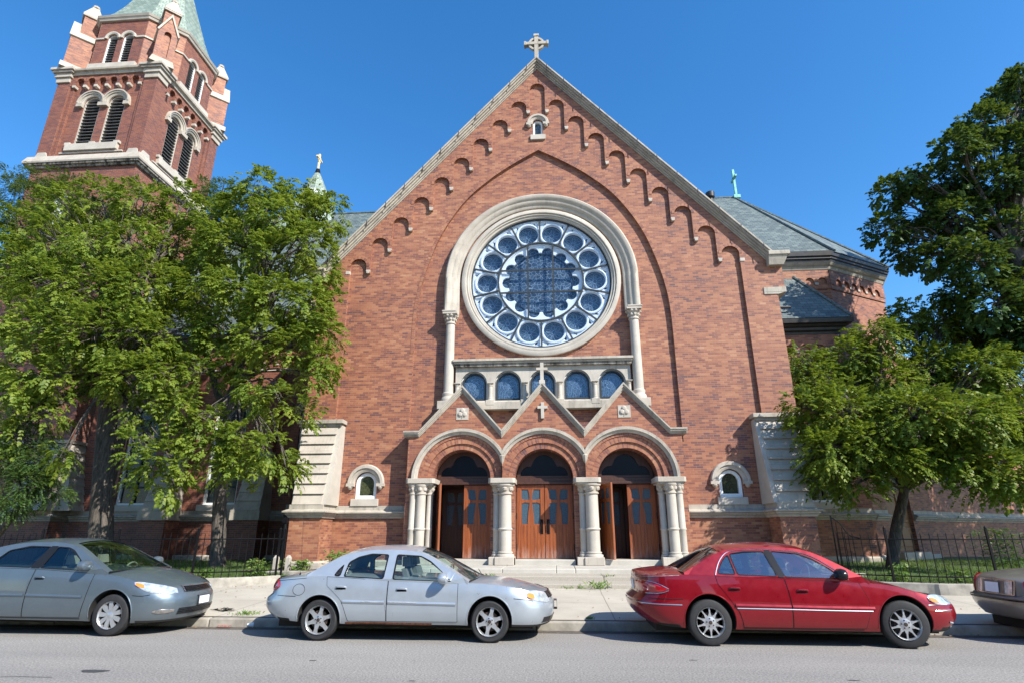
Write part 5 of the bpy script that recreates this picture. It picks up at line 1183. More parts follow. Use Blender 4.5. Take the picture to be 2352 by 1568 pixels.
# ash on the east lawn
t4 = bl([(vx+8, vy, (max(Y+3.2, .7) if vy < 900 else Y+1.6)+RNG.uniform(-.4, .6), r*RNG.uniform(.78, 1.0)) for vx, vy, Y, r in [(1830, 830, -2.5, 38), (1880, 880, -2.8, 48), (1950, 820, -2.5, 50), (2010, 770, -2, 45), (2080, 730, -1.5, 42), (2150, 740, -1.5, 50), (2220, 760, -1.5, 50), (2290, 790, -1.5, 45), (1840, 930, -2.8, 40), (1930, 940, -3, 60), (2030, 880, -3, 70), (2130, 840, -3, 70), (2230, 850, -3, 70),
         (2320, 870, -2.5, 55), (1900, 1030, -3, 55), (1990, 1010, -3.5, 65), (2100, 960, -3.8, 75), (2210, 960, -3.8, 75), (2310, 960, -3.5, 65), (1890, 1090, -3, 32), (1960, 1110, -3.2, 34), (2060, 1060, -3.5, 42), (2190, 1060, -4, 55), (2280, 1080, -4, 50), (2340, 1110, -4, 35), (2240, 1110, -4, 32), (2130, 1040, -3.8, 35), (1840, 990, -2.8, 28), (2345, 1010, -3.5, 40)]])
B4 = at(2048, 1335, .3); B4 = (B4[0], .3, .5)
tree('ash_tree', B4, .19, [at(2056, 1230, .25), at(2072, 1150, .2), at(2086, 1085, .1), at(2095, 1020, 0)], t4, 'spreading ash tree with a leaning trunk behind the fence on the right', None, 900, 12, lmat='leaf_ash_dark', leaflet=.108, npair=5, Lf=(.32, .52), droop=.38, cr=.46, limb=.6)
# tall maple beyond
t5 = bl([(vx, vy, 1.0+RNG.uniform(-1.2, 1.5), r*.84) for vx, vy, Y, r in [(2050, 440, 9, 45), (2030, 530, 9, 42), (2080, 580, 9, 50), (2110, 480, 9, 55), (2170, 420, 9, 55), (2200, 340, 9, 55), (2260, 290, 9, 60), (2320, 230, 9, 50), (2360, 190, 9, 50), (2200, 500, 9, 70), (2290, 420, 9, 80), (2370, 330, 9, 80), (2160, 590, 9, 55), (2240, 600, 9, 75), (2330, 540, 9, 80), (2400, 460, 9, 80), (2200, 670, 9, 40), (2280, 700, 9, 65), (2370, 660, 9, 70), (2340, 780, 9, 55), (2420, 760, 9, 70), (2270, 770, 9, 35), (2430, 250, 9, 70), (2450, 600, 9, 70), (2100, 400, 9, 25)]])
tree('maple_tree', (19.0, .9, .5), .42, [(18.9, .9, 3.5), (18.6, .8, 7), (18.0, .6, 10), (17.4, .4, 12)], t5, 'tall dark maple towering at the right edge against the sky', None, 1100, 12, leaflet=.115, Lf=(.18, .30), npair=3, lmat='leaf_maple', droop=.25, cr=.40, single=True, limb=.3)
t6 = []
while len(t6) < 64:
    x_ = RNG.uniform(12.5, 25); y_ = 5.3+max(0, x_-13.3)*.58; z_ = RNG.uniform(.2, 7.0); k_ = RNG.uniform(5, 10)
    p_ = (x_+.9*k_, y_-.7*k_, z_+.95*k_)
    if p_[0] > 19.6+max(0, p_[1])*.9 and p_[2] > 4.2: t6.append((*p_, RNG.uniform(.9, 1.3)))
tree('ash_tree', (24.5, .5, .5), .38, [(24.5, .5, 2.2), (24.4, .5, 4.0), (24.3, .6, 6.5), (24.3, .6, 9)], t6, 'big ash tree just past the right edge, shading the wall and lawn there', None, 1000, 11, lmat='leaf_ash_dark', leaflet=.15, cr=.5)
# grass on the lawns, one mass each
def blades(n, fx, fy, hz, name, lmat='grass', h=(.05, .14), label=None):
    x = fx(n); y, z = fy(x, n); hh = RNG.uniform(*h, n); a = RNG.uniform(0, pi, n); wv = np.stack([np.cos(a), np.sin(a), 0*a], 1)*.006*RNG.uniform(.8, 1.6, (n, 1)); b0 = np.stack([x, y, z], 1); lean = RNG.normal(size=(n, 3))*np.array([.4, .4, 0])*hh[:, None]
    V = np.stack([b0-wv, b0+wv, b0+lean+np.stack([0*x, 0*x, hh], 1)], 1).reshape(-1, 3); o = npmesh(name, V, np.arange(3*n).reshape(-1, 3), lmat); o['kind'] = 'stuff'; o['label'] = label; o['category'] = 'grass'; return o
kl = np.array(KL); kr = np.array(KR)
def fyL(x, n): y0 = np.interp(x, kl[:, 0], kl[:, 1]); t = RNG.uniform(.0, 1, n)**1.3; return y0+.12+(5.0-y0)*t*.8, .50+.08*t
def fyR(x, n): y0 = np.interp(x, kr[:, 0], kr[:, 1]); t = RNG.uniform(.0, 1, n)**1.3; return y0+.12+(8-y0)*t*.8, .50+.08*t
blades(26000, lambda n: RNG.uniform(-20, -7.3, n), fyL, 0, 'lawn_grass', label='grass of the shaded lawn behind the fence on the left')
blades(26000, lambda n: RNG.uniform(7.6, 20, n), fyR, 0, 'lawn_grass', label='grass of the shaded lawn behind the fence on the right')
def weed(loc, n, h, spread, label, lm='weed', stems=4, name='weed_tuft'):
    n = int(n); P = np.zeros((n, 3)); P[:, :2] = RNG.normal(size=(n, 2))*spread*.25; d = RNG.normal(size=(n, 3))*np.array([.55, .55, 0]); d[:, 2] = 1; d = norm(d); hh = RNG.uniform(.45, 1, n)*h
    wv = norm(np.cross(d, RNG.normal(size=(n, 3))))*.007; mid = P+d*(hh*.6)[:, None]; tip = P+d*hh[:, None]+np.array([0, 0, -.12])*hh[:, None]+d*np.array([1, 1, 0])*(hh*.3)[:, None]
    V = np.stack([P-wv, P+wv, mid+wv*.8, tip], 1).reshape(-1, 3); o = npmesh(name, V, np.arange(4*n).reshape(-1, 4), lm); o.location = loc; setp(o, label=label, category='weed', group=None); return o
def leafy(loc, n, h, label, lm='weed', name='leafy_weed', cat='weed'):
    P = np.zeros((n, 3)); P[:, :2] = RNG.normal(size=(n, 2))*h*.3; P[:, 2] = RNG.uniform(0, 1, n)*h; D = RNG.normal(size=(n, 3)); D[:, 2] = .3
    V = fronds(P, D, RNG.uniform(.08, .18, n), 3, .06, .3, .35); b = MB()
    o = empty(name, loc, label=label, category=cat)
    for k in range(6):
        a = RNG.uniform(0, 6.28); b.tube([(0, 0, 0), (h*.15*cos(a), h*.15*sin(a), h*.5), (h*.3*cos(a), h*.3*sin(a), h)], .006, 4)
    b.build('stems', 'weed', o, merge=False); npmesh('leaves', V, np.arange(len(V)).reshape(-1, 4), lm, o)
weed((1.37, -4.62, .33), 60, .28, .5, 'tallest bright grass tuft growing where the bottom step meets the pavement')
weed((.97, -4.66, .33), 34, .13, .4, 'low grass tuft on the pavement crack, middle of three by the bottom step')
weed((.66, -4.68, .33), 30, .10, .4, 'small grass tuft on the pavement crack nearest the silver sedan hood')
weed((1.75, -3.45, .43), 50, .26, .3, 'seeding grass tuft growing from the step joint below the right column')
weed((2.7, -3.3, .47), 90, .26, .3, 'wispy grass tuft on the step just above the red sedan trunk')
weed((-1.45, -3.5, .43), 80, .24, .3, 'wispy grass tuft on the step above the silver sedan hood')
weed((-5.5, -8.5, .165), 110, .09, .5, 'flat dry grass patch in the kerb joint behind the silver sedan')
weed((.95, -8.62, .165), 90, .06, .12, 'tiny green tuft at the kerb between the silver and red sedans')
for x, y, n, h, lab in ((-8.0, -2.0, 150, .28, 'leafy weeds at the drainpipe foot'), (-7.2, -2.3, 190, .30, 'leafy weeds in the bed under the left buttress'), (-6.5, -1.6, 120, .55, 'tall thin weed against the brick beside the left buttress'), (-5.9, -2.2, 160, .5, 'bushy weeds in the bed seen through the silver sedan windows'), (5.4, -1.2, 90, .7, 'dry stalks against the brick right of the columns'), (6.1, -1.8, 60, .6, 'thin dry weeds behind the red sedan roof')):
    leafy((x, y, .56), n, h, lab)
for x, y, n, h, lab in ((-7.75, -3.9, 130, .42, 'flowering weeds at the end of the left fence'), (-8.8, -4.6, 70, .2, 'low weeds behind the left fence pickets'), (9.9, -4.6, 80, .3, 'weeds below the leaning ash behind the right fence'), (8.7, -4.3, 80, .35, 'weeds behind the fence over the red sedan cowl'), (-9.3, 2.4, 200, 1.3, 'tall sapling in the shaded corner behind the left fence end')): leafy((x, y, .52), n, h, lab, lm='weed' if h < 1 else 'leaf_ash')
leafy((15.2, 1.5, .55), 500, 1.2, 'dark low shrub on the right lawn near the parish wing', lm='leaf_maple', name='shrub', cat='shrub')
# fallen leaves
n = 520; fx = RNG.uniform(-8, 9, n); fy = np.concatenate([RNG.uniform(-8.7, -4.7, n//2), RNG.normal(-8.98, .10, n//4), RNG.normal(-4.72, .1, n-n//2-n//4)]); fz = np.array([gz(v)+.008 if v > -8.8 else .012 for v in fy]); s = RNG.uniform(.012, .032, n)[:, None]
d1 = norm(RNG.normal(size=(n, 3))*np.array([1, 1, .35])); d2 = norm(np.cross(d1, np.array([0, 0, 1]))+RNG.normal(size=(n, 3))*.2); c = np.stack([fx, fy, fz+.008], 1)
V = np.stack([c-d1*s, c+d2*s*.6, c+d1*s, c-d2*s*.6], 1).reshape(-1, 3); V[:, 2] = np.maximum(V[:, 2], np.repeat(fz, 4)); o = npmesh('fallen_leaves', V, np.arange(4*n).reshape(-1, 4), 'dry'); o['kind'] = 'stuff'; o['label'] = 'dry leaves scattered over the pavement and gutter'; o['category'] = 'leaves'
# litter
M['bagm'] = plain('black_plastic', (.012, .012, .013), .2, spec=.8)
b = MB()
for k in range(26):
    a = RNG.uniform(0, 6.28); r = RNG.uniform(0, .17); p = np.array([r*cos(a)*1.5, r*sin(a)*.7, RNG.uniform(.005, .07*(1-r*4))]); q = [tuple(p+RNG.normal(size=3)*np.array([.07, .05, .015])) for _ in range(3)]; q = [(x, y, max(.004, z)) for x, y, z in q]; b.add(q, [(0, 1, 2)])
o = b.build('plastic_bag', 'bagm', label='crumpled black plastic bag lying on the pavement by the kerb', category='litter', recalc=False); o.location = (-6.15, -8.15, .182)
b = MB(); b.lathe([(.030, 0), (.042, .10), (.045, .105), (.040, .10), (.028, .004)], (0, 0, 0), 16, 'x'); o = b.build('paper_cup', 'white_paint', label='white paper cup lying in the gutter behind the silver sedan', category='cup', smooth=True); o.location = (-5.2, -9.02, .05); o.rotation_euler = (0, 0, .6)
M['redw'] = plain('red_wrapper', (.35, .05, .04), .4, var=.4, scale=20)
b = MB(); b.grid([[(x, y, .015+.02*abs(sin(x*40+y*25))) for x in np.linspace(-.13, .13, 9)] for y in np.linspace(-.04, .04, 4)]); o = b.build('wrapper', 'redw', label='crushed red and white wrapper in the gutter beside the paper cup', category='litter', recalc=False); o.location = (-5.62, -9.02, .008)
# iron fences
def fence(K, x0, x1, name, label, z0=.53, zt=1.63, sp=.175, skip=0, step=1):
    K = np.array(K)+np.array([[0, .09]]); seg = np.r_[0, np.cumsum(np.linalg.norm(np.diff(K, axis=0), axis=1))]
    P = lambda s: (float(np.interp(s, seg, K[:, 0])), float(np.interp(s, seg, K[:, 1])))
    s0 = float(np.interp(x0, K[:, 0], seg)); s1 = float(np.interp(x1, K[:, 0], seg)); ox, oy = P((s0+s1)/2)
    root = empty(name, (ox, oy, z0), label=label, category='fence'); R0 = Vector((ox, oy, z0))
    b = MB(); S = np.linspace(s0, s1, 40)
    for z in (zt-.15, z0+.14): b.tube([tuple(Vector((*P(s), z))-R0) for s in S], .014, 4)
    b.build('rail', 'black', root)
    pm = MB(); pm.tube([(0, 0, 0), (0, 0, zt-z0-.05), (0, 0, zt-z0)], [.010, .010, .003], 5); p0 = None; nP = int((s1-s0)/sp)
    for k in range(nP+1):
        q = P(s0+k*sp)
        if k % 12 == 6 or k == nP:
            m_ = MB(); m_.box(-.022, .022, -.022, .022, 0, zt-z0+.08); m_.lathe([(.001, -.04), (.035, 0), (.001, .05)], (0, 0, zt-z0+.1), 8); o = m_.build('fence_post', 'black', root)
        else:
            if p0 is None: p0 = pm.build('picket', 'black', root); o = p0
            else: o = p0.copy(); COL.objects.link(o); o.parent = root
        o.location = (q[0]-ox, q[1]-oy, 0)
fence(KL, -20.5, -7.22, 'iron_fence', 'black iron picket fence left of the steps, curving in at its end')
fence(KR, 7.4, 21.5, 'iron_fence', 'black iron picket fence across the right lawn behind the red sedan')
b = MB(); b.tube([(7.35, -4.25, .5), (7.35, -4.25, 2.05)], .02, 6); b.tube(smoothpts([(7.35, -4.25, 2.0), (7.5, -4.36, 1.85), (7.62, -4.45, 1.58), (7.8, -4.6, 1.5)], 4), .015, 6)
for k in range(3): b.tube([(7.42+.09*k, -4.31-.07*k, .5), (7.42+.09*k, -4.31-.07*k, 1.88-.12*k)], .010, 5)
b.build('gate_post', 'black', label='tall black iron end post with curled rail where the right fence begins', category='gate post')
for x, lab in ((-8.0, 'left of two short pale stone bollards by the left fence end'), (-7.62, 'right of two short pale stone bollards beside the drainpipe')):
    b = MB(); b.box(-.07, .07, -.07, .07, -.1, .42); b.hexa([(-.07, -.07, .42), (.07, -.07, .42), (.07, .07, .42), (-.07, .07, .42), (-.03, -.03, .50), (.03, -.03, .50), (.03, .03, .50), (-.03, .03, .50)]); o = b.build('stone_bollard', 'stone', label=lab, category='bollard', group='stone bollards', bevel=.008); o.location = (x, -2.3, .5)
# ------------------------------------------------------------ parked cars
M['tyre'] = plain('tyre_rubber', (.018, .018, .019), .75, var=.25, scale=20); M['alloy'] = plain('alloy_wheel', (.52, .53, .54), .35, .75, var=.12, scale=12)
M['brake'] = plain('rusty_brake', (.05, .035, .028), .7, .4, var=.3); M['chrome'] = plain('chrome_trim', (.58, .58, .59), .25, 1.0)
M['tail_red'] = plain('red_lamp_lens', (.42, .008, .015), .12, coat=1); M['amber'] = plain('amber_lens', (.85, .22, .02), .15, coat=1)
M['lamp_clear'] = plain('clear_headlamp', (.62, .66, .70), .14, .55, coat=1, var=.35, scale=16); M['plate'] = plain('licence_plate', (.72, .74, .78), .5)
M['plate_dark'] = plain('plate_frame', (.05, .05, .06), .4); M['seat'] = plain('grey_cloth_seat', (.10, .105, .11), .9, var=.2); M['seat_tan'] = plain('pale_seat', (.24, .22, .19), .9, var=.15)
M['trim_black'] = plain('black_rubber_trim', (.012, .012, .013), .22, spec=.3); M['underbody'] = plain('underbody', (.012, .011, .010), .9)
M['rust'] = plain('rusty_sill', (.10, .035, .015), .9, var=.6, scale=22); M['primer'] = plain('scuffed_plastic', (.30, .31, .33), .7, var=.4, scale=18)
M['glass_clear'] = thin_glass('car_glass_clear', (.80, .90, .87), .03); M['glass_green'] = thin_glass('car_glass_green', (.62, .74, .68), .06); M['glass_dusty'] = thin_glass('car_glass_reflecting', (.50, .60, .62), .22, .08, (.75, .85, .95)); M['glass_tint'] = thin_glass('car_glass_rear', (.22, .26, .26), .05)
M['rim_hole'] = plain('wheel_void', (.012, .011, .011), .9)
def wheel(root, x, y, r, rr, style, side, steer=0, toe=.19):
    w_ = empty('wheel', (x, y, r)); w_.parent = root; w_.rotation_euler[2] = steer; s = side   # s=-1 faces the street
    b = MB(); tw = toe
    prof = [(rr*.97, 0), (rr, .008), (r*.90, .004), (r*.965, .018), (r, .05), (r, tw-.05), (r*.965, tw-.018), (r*.9, tw-.004), (rr, tw)]
    b.lathe([(q, -s*h) for q, h in prof], (0, 0, 0), 48, 'y', cap=False)
    for k in range(60):
        a = 2*pi*k/60; b.cur = 0; ca, sa = cos(a), sin(a)
        p = [(r*.985*ca, -s*.02, r*.985*sa), (r*.985*cos(a+.05), -s*.02, r*.985*sin(a+.05)), (r*1.004*cos(a+.05), -s*.05, r*1.004*sin(a+.05)), (r*1.004*ca, -s*.05, r*1.004*sa)]; b.add(p, [(0, 1, 2, 3)])
    b.build('tyre', 'tyre', w_, smooth=True)
    b = MB(); b.lathe([(q, -s*h) for q, h in ((rr*.97, .002), (rr*1.0, -.004), (rr*.96, .004), (rr*.92, .03), (rr*.90, .09))], (0, 0, 0), 40, 'y', cap=False)
    n = {'six': 6, 'ten': 10, 'cover': 9}[style]; hub = {'six': .36, 'ten': .42, 'cover': .26}[style]
    for k in range(n):
        a = 2*pi*k/n+.3
        w0, w1 = {'six': (.20, .15), 'ten': (.15, .05), 'cover': (.10, .16)}[style]; m_ = {'six': .115, 'ten': .05, 'cover': .16}[style]
        P = []
        for q, hw_, hh in ((hub*rr*.8, w0*rr, .018), (rr*.62, m_*rr, .014), (rr*.93, w1*rr if style != 'ten' else .05*rr, .022)):
            for sg in (-1, 1): P.append((q*cos(a)-sg*hw_*sin(a), -s*hh, q*sin(a)+sg*hw_*cos(a)))
        Q = [(x_, y_-s*.03, z_) for x_, y_, z_ in P]; V = P+Q
        b.add(V, [(0, 1, 3, 2), (2, 3, 5, 4), (0, 2, 8, 6), (2, 4, 10, 8), (1, 7, 9, 3), (3, 9, 11, 5)])
    b.lathe([(.001, -s*.004), (rr*hub*.5, -s*.008), (rr*hub, -s*.02), (rr*hub, -s*.05)], (0, 0, 0), 24, 'y', cap=False)
    b.build('rim', 'alloy', w_, smooth=True)
    b = MB(); b.lathe([(.001, -s*.06), (rr*.9, -s*.06)], (0, 0, 0), 24, 'y'); b.build('wheel_well_disc', 'rim_hole', w_)
    b = MB(); b.lathe([(.001, -s*.055), (rr*.66, -s*.055), (rr*.66, -s*.058)], (0, 0, 0), 24, 'y'); b.build('brake_disc', 'brake', w_)
    if style != 'cover':
        b = MB()
        for k in range(5): a = 2*pi*k/5+.5; b.lathe([(.001, -s*.002), (.010, -s*.004), (.010, -s*.02)], (rr*hub*.62*cos(a), 0, rr*hub*.62*sin(a)), 8, 'y')
        b.lathe([(.001, s*.002), (rr*.13, -s*.0), (rr*.13, -s*.01)], (0, 0, 0), 16, 'y'); b.build('wheel_nut', 'brake', w_)
def car(o):
    g = o.get; xr, xf, yc, W = o['xr'], o['xf'], o['yc'], o['W']; xc = (xr+xf)/2
    root = empty('parked_car', (xc, yc, 0), label=o['label'], category='car', group='cars parked along the kerb')
    I = lambda x, P: float(np.interp(x, [p[0] for p in P], [p[1] for p in P]))
    def sm(P): return smoothpts(P, 6)
    TOP, SH, BOT = sm(o['top']), sm(o['shoulder']), o['bottom']; NF, NR = sm(o['nose']), sm(o['tail'])
    LF, LR = g('LF', .95), g('LR', .85)
    SEC = ([0, .10, .30, .52, .78, 1], g('sec', [.925, .965, .995, 1, .985, .95]))
    def sec(x, z):
        zb_, zs_ = I(x, BOT), I(x, SH); return float(np.interp((z-zb_)/(zs_-zb_), *SEC))
    xn = lambda z, e: xf-I(z, NF) if e > 0 else xr+I(z, NR)
    xa = {1: xf-LF, -1: xr+LR}
    pw = g('pw', 3.2); qw = g('qw', 2.3)
    def pt(r, z, e, sg=-1, off=0):
        x = xa[e]+r*(xn(z, e)-xa[e]); xs = xa[e]+r*(((xf if e > 0 else xr))-xa[e]); E = max(0, 1-r**pw)**(1/qw)
        y = W*sec(xs, z)*E
        dE = (W*(1/qw)*max(1e-4, 1-r**pw)**(1/qw-1)*pw*r**(pw-1))/(abs(xn(z, e)-xa[e])) if r > 0 else 0
        nx, ny = e*dE, 1.0; L = sqrt(nx*nx+ny*ny); return (x+off*nx/L-xc, sg*(y+off*ny/L), z)
    def side(x, z, off=0, sg=-1):
        for e in (1, -1):
            if (x-xa[e])*e > 0: r = min(.999, (x-xa[e])/(xn(z, e)-xa[e])); return pt(r, z, e, sg, off)
        return (x-xc, sg*(W*sec(x, z)+off), z)
    def front(y, z, e=1, off=0):
        E = min(1, abs(y)/(W*sec(xf if e > 0 else xr, z))); r = (1-E**qw)**(1/pw); p = pt(r, z, e, 1 if y > 0 else -1); return (p[0]+e*off, y, z)
    st = [('m', x) for x in np.linspace(xa[-1], xa[1], 30)]
    st = [(-1, sin(t)) for t in np.linspace(pi/2, .06, 14)]+st+[(1, sin(t)) for t in np.linspace(.06, pi/2, 14)]
    T = [0, .06, .14, .25, .37, .5, .62, .74, .85, .93, 1]
    rows = []
    for k, v in st:
        xs = v if k == 'm' else xa[k]+v*((xf if k > 0 else xr)-xa[k])
        zb_, zs_, zt = I(xs, BOT), I(xs, SH), I(xs, TOP); P = []
        f = (lambda z: side(v, z)) if k == 'm' else (lambda z: pt(v, z, k))
        p0 = f(zb_); P.append((p0[0], 0, zb_)); P.append((p0[0], p0[1]*.8, zb_))
        for t in T: P.append(f(zb_+t*(zs_-zb_)))
        p = f(zs_)
        for c in (.965, .90, .80, .62, .35, 0): P.append((p[0], p[1]*c, zs_+(zt-zs_)*(1-c**2.2)))
        rows.append(P+[(x, -y, z) for x, y, z in reversed(P[1:-1])])
    b = MB(); n = len(rows[0])
    b.add([q for r in rows for q in r], [(i*n+j, i*n+(j+1) % n, (i+1)*n+(j+1) % n, (i+1)*n+j) for i in range(len(rows)-1) for j in range(n)])
    mats = [o['paint'], 'underbody']; body = b.build('body', mats, root, smooth=False, merge=True)
    bm = bmesh.new(); bm.from_mesh(body.data); bmesh.ops.remove_doubles(bm, verts=bm.verts, dist=2e-4); bmesh.ops.dissolve_degenerate(bm, dist=1e-5, edges=bm.edges); bmesh.ops.recalc_face_normals(bm, faces=bm.faces); bm.to_mesh(body.data); bm.free()
    # wheel arches cut with cylinders
    c = MB(); ra = o['r']*g('arch', 1.17)
    for wx_ in o['wheels']:
        for sg in (-1, 1): c.lathe([(ra, sg*(W-.34)), (ra, sg*(W+.2))], (wx_-xc, 0, o['r']+.02), 48, 'y')
    cut = c.build('cutter', 'underbody', None)
    cut.parent = root
    m_ = body.modifiers.new('b', 'BOOLEAN'); m_.operation = 'DIFFERENCE'; m_.object = cut; m_.solver = 'EXACT'; m_.use_self = False
    bpy.context.view_layer.update(); dg = bpy.context.evaluated_depsgraph_get(); me = bpy.data.meshes.new_from_object(body.evaluated_get(dg)); body.modifiers.clear(); body.data = me; bpy.data.objects.remove(cut)
    me.materials.clear(); me.materials.append(M[o['paint']]); me.materials.append(M['underbody'])
    for p in me.polygons:
        ins_ = any((p.center.x-(wx_-xc))**2+(p.center.z-o['r']-.02)**2 < (ra*1.002)**2 for wx_ in o['wheels']) and abs(p.center.y) < W*.99
        nrm_y = abs(p.normal.y); p.material_index = 1 if (ins_ and (nrm_y < .5 or abs(p.center.y) < W-.3)) or p.center.z < o['bottom'][1][1]+.02 and p.normal.z < -.5 else 0
    bm = bmesh.new(); bm.from_mesh(me)
    for f_ in bm.faces: f_.smooth = True
    for e_ in bm.edges:
        if len(e_.link_faces) == 2 and e_.calc_face_angle(0) > radians(40): e_.smooth = False
    bm.to_mesh(me); bm.free()
    # wheel arch lips
    b = MB()
    for wx_ in o['wheels']:
        for sg in (-1, 1):
            pts = []
            for a in np.linspace(-.15, pi+.15, 30):
                x, z = wx_+(ra+.004)*cos(a), o['r']+.02+(ra+.004)*sin(a)
                if z > I(x, BOT)+.01: pts.append(side(x, z, -.004, sg))
            b.tube(pts, .010, 6)
    b.build('wheel_arch_lip', o['paint'], root, smooth=True)
    b = MB(); b.box(xr+.35-xc, xf-.35-xc, -W+.36, W-.36, .17, .30); b.build('chassis', 'underbody', root)
    for wx_ in o['wheels']:
        for sg in (-1, 1): wheel(root, wx_-xc, sg*(W-g('inset', .035)), o['r'], o['rim'], o['style'], sg, g('steer', 0) if wx_ == o['wheels'][1] else 0)
    # greenhouse
    RAIL = sm(o['roof']); zb0 = g('gz', .93); tum, yb = g('tumble', .62), W*g('ybelt', .955)
    def gy(z): return yb-max(0, z-zb0)*tum
    def gp(x, z, off=0, sg=-1): return (x-xc, sg*(gy(z)+off), z)
    out = RAIL+[(RAIL[-1][0]-.02, I(RAIL[-1][0], SH)-.06), (RAIL[0][0]+.02, I(RAIL[0][0], SH)-.06)]
    wins = o['windows']
    b = MB()
    for sg in (-1, 1): b.slab([out]+[roundpoly(w_, .03) for w_ in wins], 0, .03, mp=lambda x, z, y, sg=sg: gp(x, z, -y, sg))
    b.build('pillars', o['paint'], root)
    b = MB()
    for sg in (-1, 1):
        for w_ in wins:
            L = [np.array(p) for p in roundpoly(w_)]; cc = sum(L)/len(L); L2 = [p+(cc-p)/np.linalg.norm(cc-p)*g('seal', .020) for p in L]; b.slab([[tuple(p-(cc-p)/np.linalg.norm(cc-p)*.006) for p in L], [tuple(p) for p in L2]], -.003, .006, mp=lambda x, z, y, sg=sg: gp(x, z, -y, sg))
    b.build('window_seal', g('sealmat', 'trim_black'), root)
    if g('chrome_line'):
        for sg in (-1, 1): b = MB(); b.tube([gp(x, z, .004, sg) for x, z in smoothpts(o['chrome_line'], 4)], .007, 5); b.build('window_brightwork', 'chrome', root, smooth=True)
    if g('bpillar'):
        b = MB()
        for sg in (-1, 1): b.slab([o['bpillar']], -.004, .004, mp=lambda x, z, y, sg=sg: gp(x, z, -y, sg))
        b.build('pillar_cover', 'trim_black', root)
    for w_ in wins:
        for sg in (-1, 1):
            b = MB(); tr = fill_loops([w_]); b.add([gp(x, z, -.012, sg) for x, z in w_], [tuple(t) for t in tr]); b.build('side_window', g('sideglass', 'glass_clear'), root, recalc=False)
    ia, ib = o['rsplit']     # x where rear glass ends and windscreen starts
    def strip(P, crown, bow, y0=1.0, off=0):
        R_ = []
        for x, z in P:
            R_.append([(x-xc+bow(x)*(1-c*c), gy(z)*c*y0, z+crown(x)*(1-abs(c)**2.2)+off) for c in np.linspace(-1, 1, 15)])
        return R_
    cr = lambda x: .055*min(1, max(0, min((x-RAIL[0][0])/.5, (RAIL[-1][0]-x)/.5)))+.015
    bw = lambda x: (.10*max(0, (x-ib)/(RAIL[-1][0]-ib)) if x > ib else -.08*max(0, (ia-x)/(ia-RAIL[0][0])) if x < ia else 0)
    seg = [[p for p in RAIL if p[0] <= ia+.03], [p for p in RAIL if ia-.03 <= p[0] <= ib+.03], [p for p in RAIL if p[0] >= ib-.03]]
    b = MB(); b.grid(strip(seg[1], cr, bw)); b.build('roof', o['paint'], root, smooth=True, recalc=False)
    b = MB(); b.grid(strip(seg[1], cr, bw, .97, -.03)); b.build('headliner', 'seat', root, recalc=False)
    for P, nm, mt in ((seg[0], 'rear_window', g('rearglass', 'glass_tint')), (seg[2], 'windscreen', 'glass_green')):
        b = MB(); b.grid(strip(P, cr, bw, .93, -.004)); b.build(nm, mt, root, smooth=True, recalc=False)
        b = MB()
        for sg in (-1, 1):
            A_ = strip(P, cr, bw)
            for i in range(len(P)-1):
                k0, k1 = (0, 1) if sg < 0 else (14, 13); b.add([A_[i][k0], A_[i+1][k0], A_[i+1][k1], A_[i][k1]], [(0, 1, 2, 3)])
        b.build('pillar_face', o['paint'], root, smooth=True, recalc=False)
    # bonnet and boot seals, cowl
    b = MB(); A_ = strip(seg[2][-2:], cr, bw); q = A_[-1]; b.tube([(p[0]+.01, p[1]*.96, p[2]+.005) for p in q], .012, 6); A_ = strip(seg[0][:2], cr, bw); q = A_[0]; b.tube([(p[0]-.005, p[1]*.96, p[2]+.004) for p in q], .010, 6)
    q = strip(seg[2][-2:], cr, bw)[-1]; xq = q[7][0]
    for s0 in (-.45, .15): b.tube([(xq-.02, s0, I(xq+xc, TOP)+.02), (xq-.14, s0+.50, I(xq+xc, TOP)+.075)], .007, 5)
    b.build('windscreen_trim', 'trim_black', root)
    # interior
    b = MB(); zf = I(xc, SH)-.12; sm_ = g('seatmat', 'seat')
    fx0, rx0 = o['seats']
    for y in (-.36, .36):
        b.hexa([(fx0-.10-xc, y-.22, .5), (fx0+.02-xc, y-.22, .5), (fx0+.02-xc, y+.22, .5), (fx0-.10-xc, y+.22, .5), (fx0-.26-xc, y-.19, 1.06), (fx0-.17-xc, y-.19, 1.06), (fx0-.17-xc, y+.19, 1.06), (fx0-.26-xc, y+.19, 1.06)])
        b.hexa([(fx0-.26-xc, y-.12, 1.09), (fx0-.17-xc, y-.12, 1.09), (fx0-.17-xc, y+.12, 1.09), (fx0-.26-xc, y+.12, 1.09), (fx0-.27-xc, y-.10, 1.24), (fx0-.20-xc, y-.10, 1.24), (fx0-.20-xc, y+.10, 1.24), (fx0-.27-xc, y+.10, 1.24)])
        b.box(fx0-.235-xc, fx0-.215-xc, y-.06, y+.06, 1.05, 1.1)
    b.hexa([(rx0-xc, -.62, .5), (rx0+.14-xc, -.62, .5), (rx0+.14-xc, .62, .5), (rx0-xc, .62, .5), (rx0-.2-xc, -.56, 1.03), (rx0-.1-xc, -.56, 1.03), (rx0-.1-xc, .56, 1.03), (rx0-.2-xc, .56, 1.03)])
    b.build('seats', sm_, root, bevel=.035)
    b = MB(); xd = o['dash']; b.box(xd-xc-.12, xd-xc+.12, -.66, .66, .72, .93); b.tube([(xd-.28-xc+.10*sin(a)*.4, .36+.18*cos(a), .93+.17*sin(a)) for a in np.linspace(0, 2*pi, 25)], .014, 6); b.box(xd-.30-xc, xd-.1-xc, .34, .38, .86, .95); b.build('dashboard', sm_, root)
    # doors: panels a few millimetres proud of dark gaps
    dz0 = o['doorz']
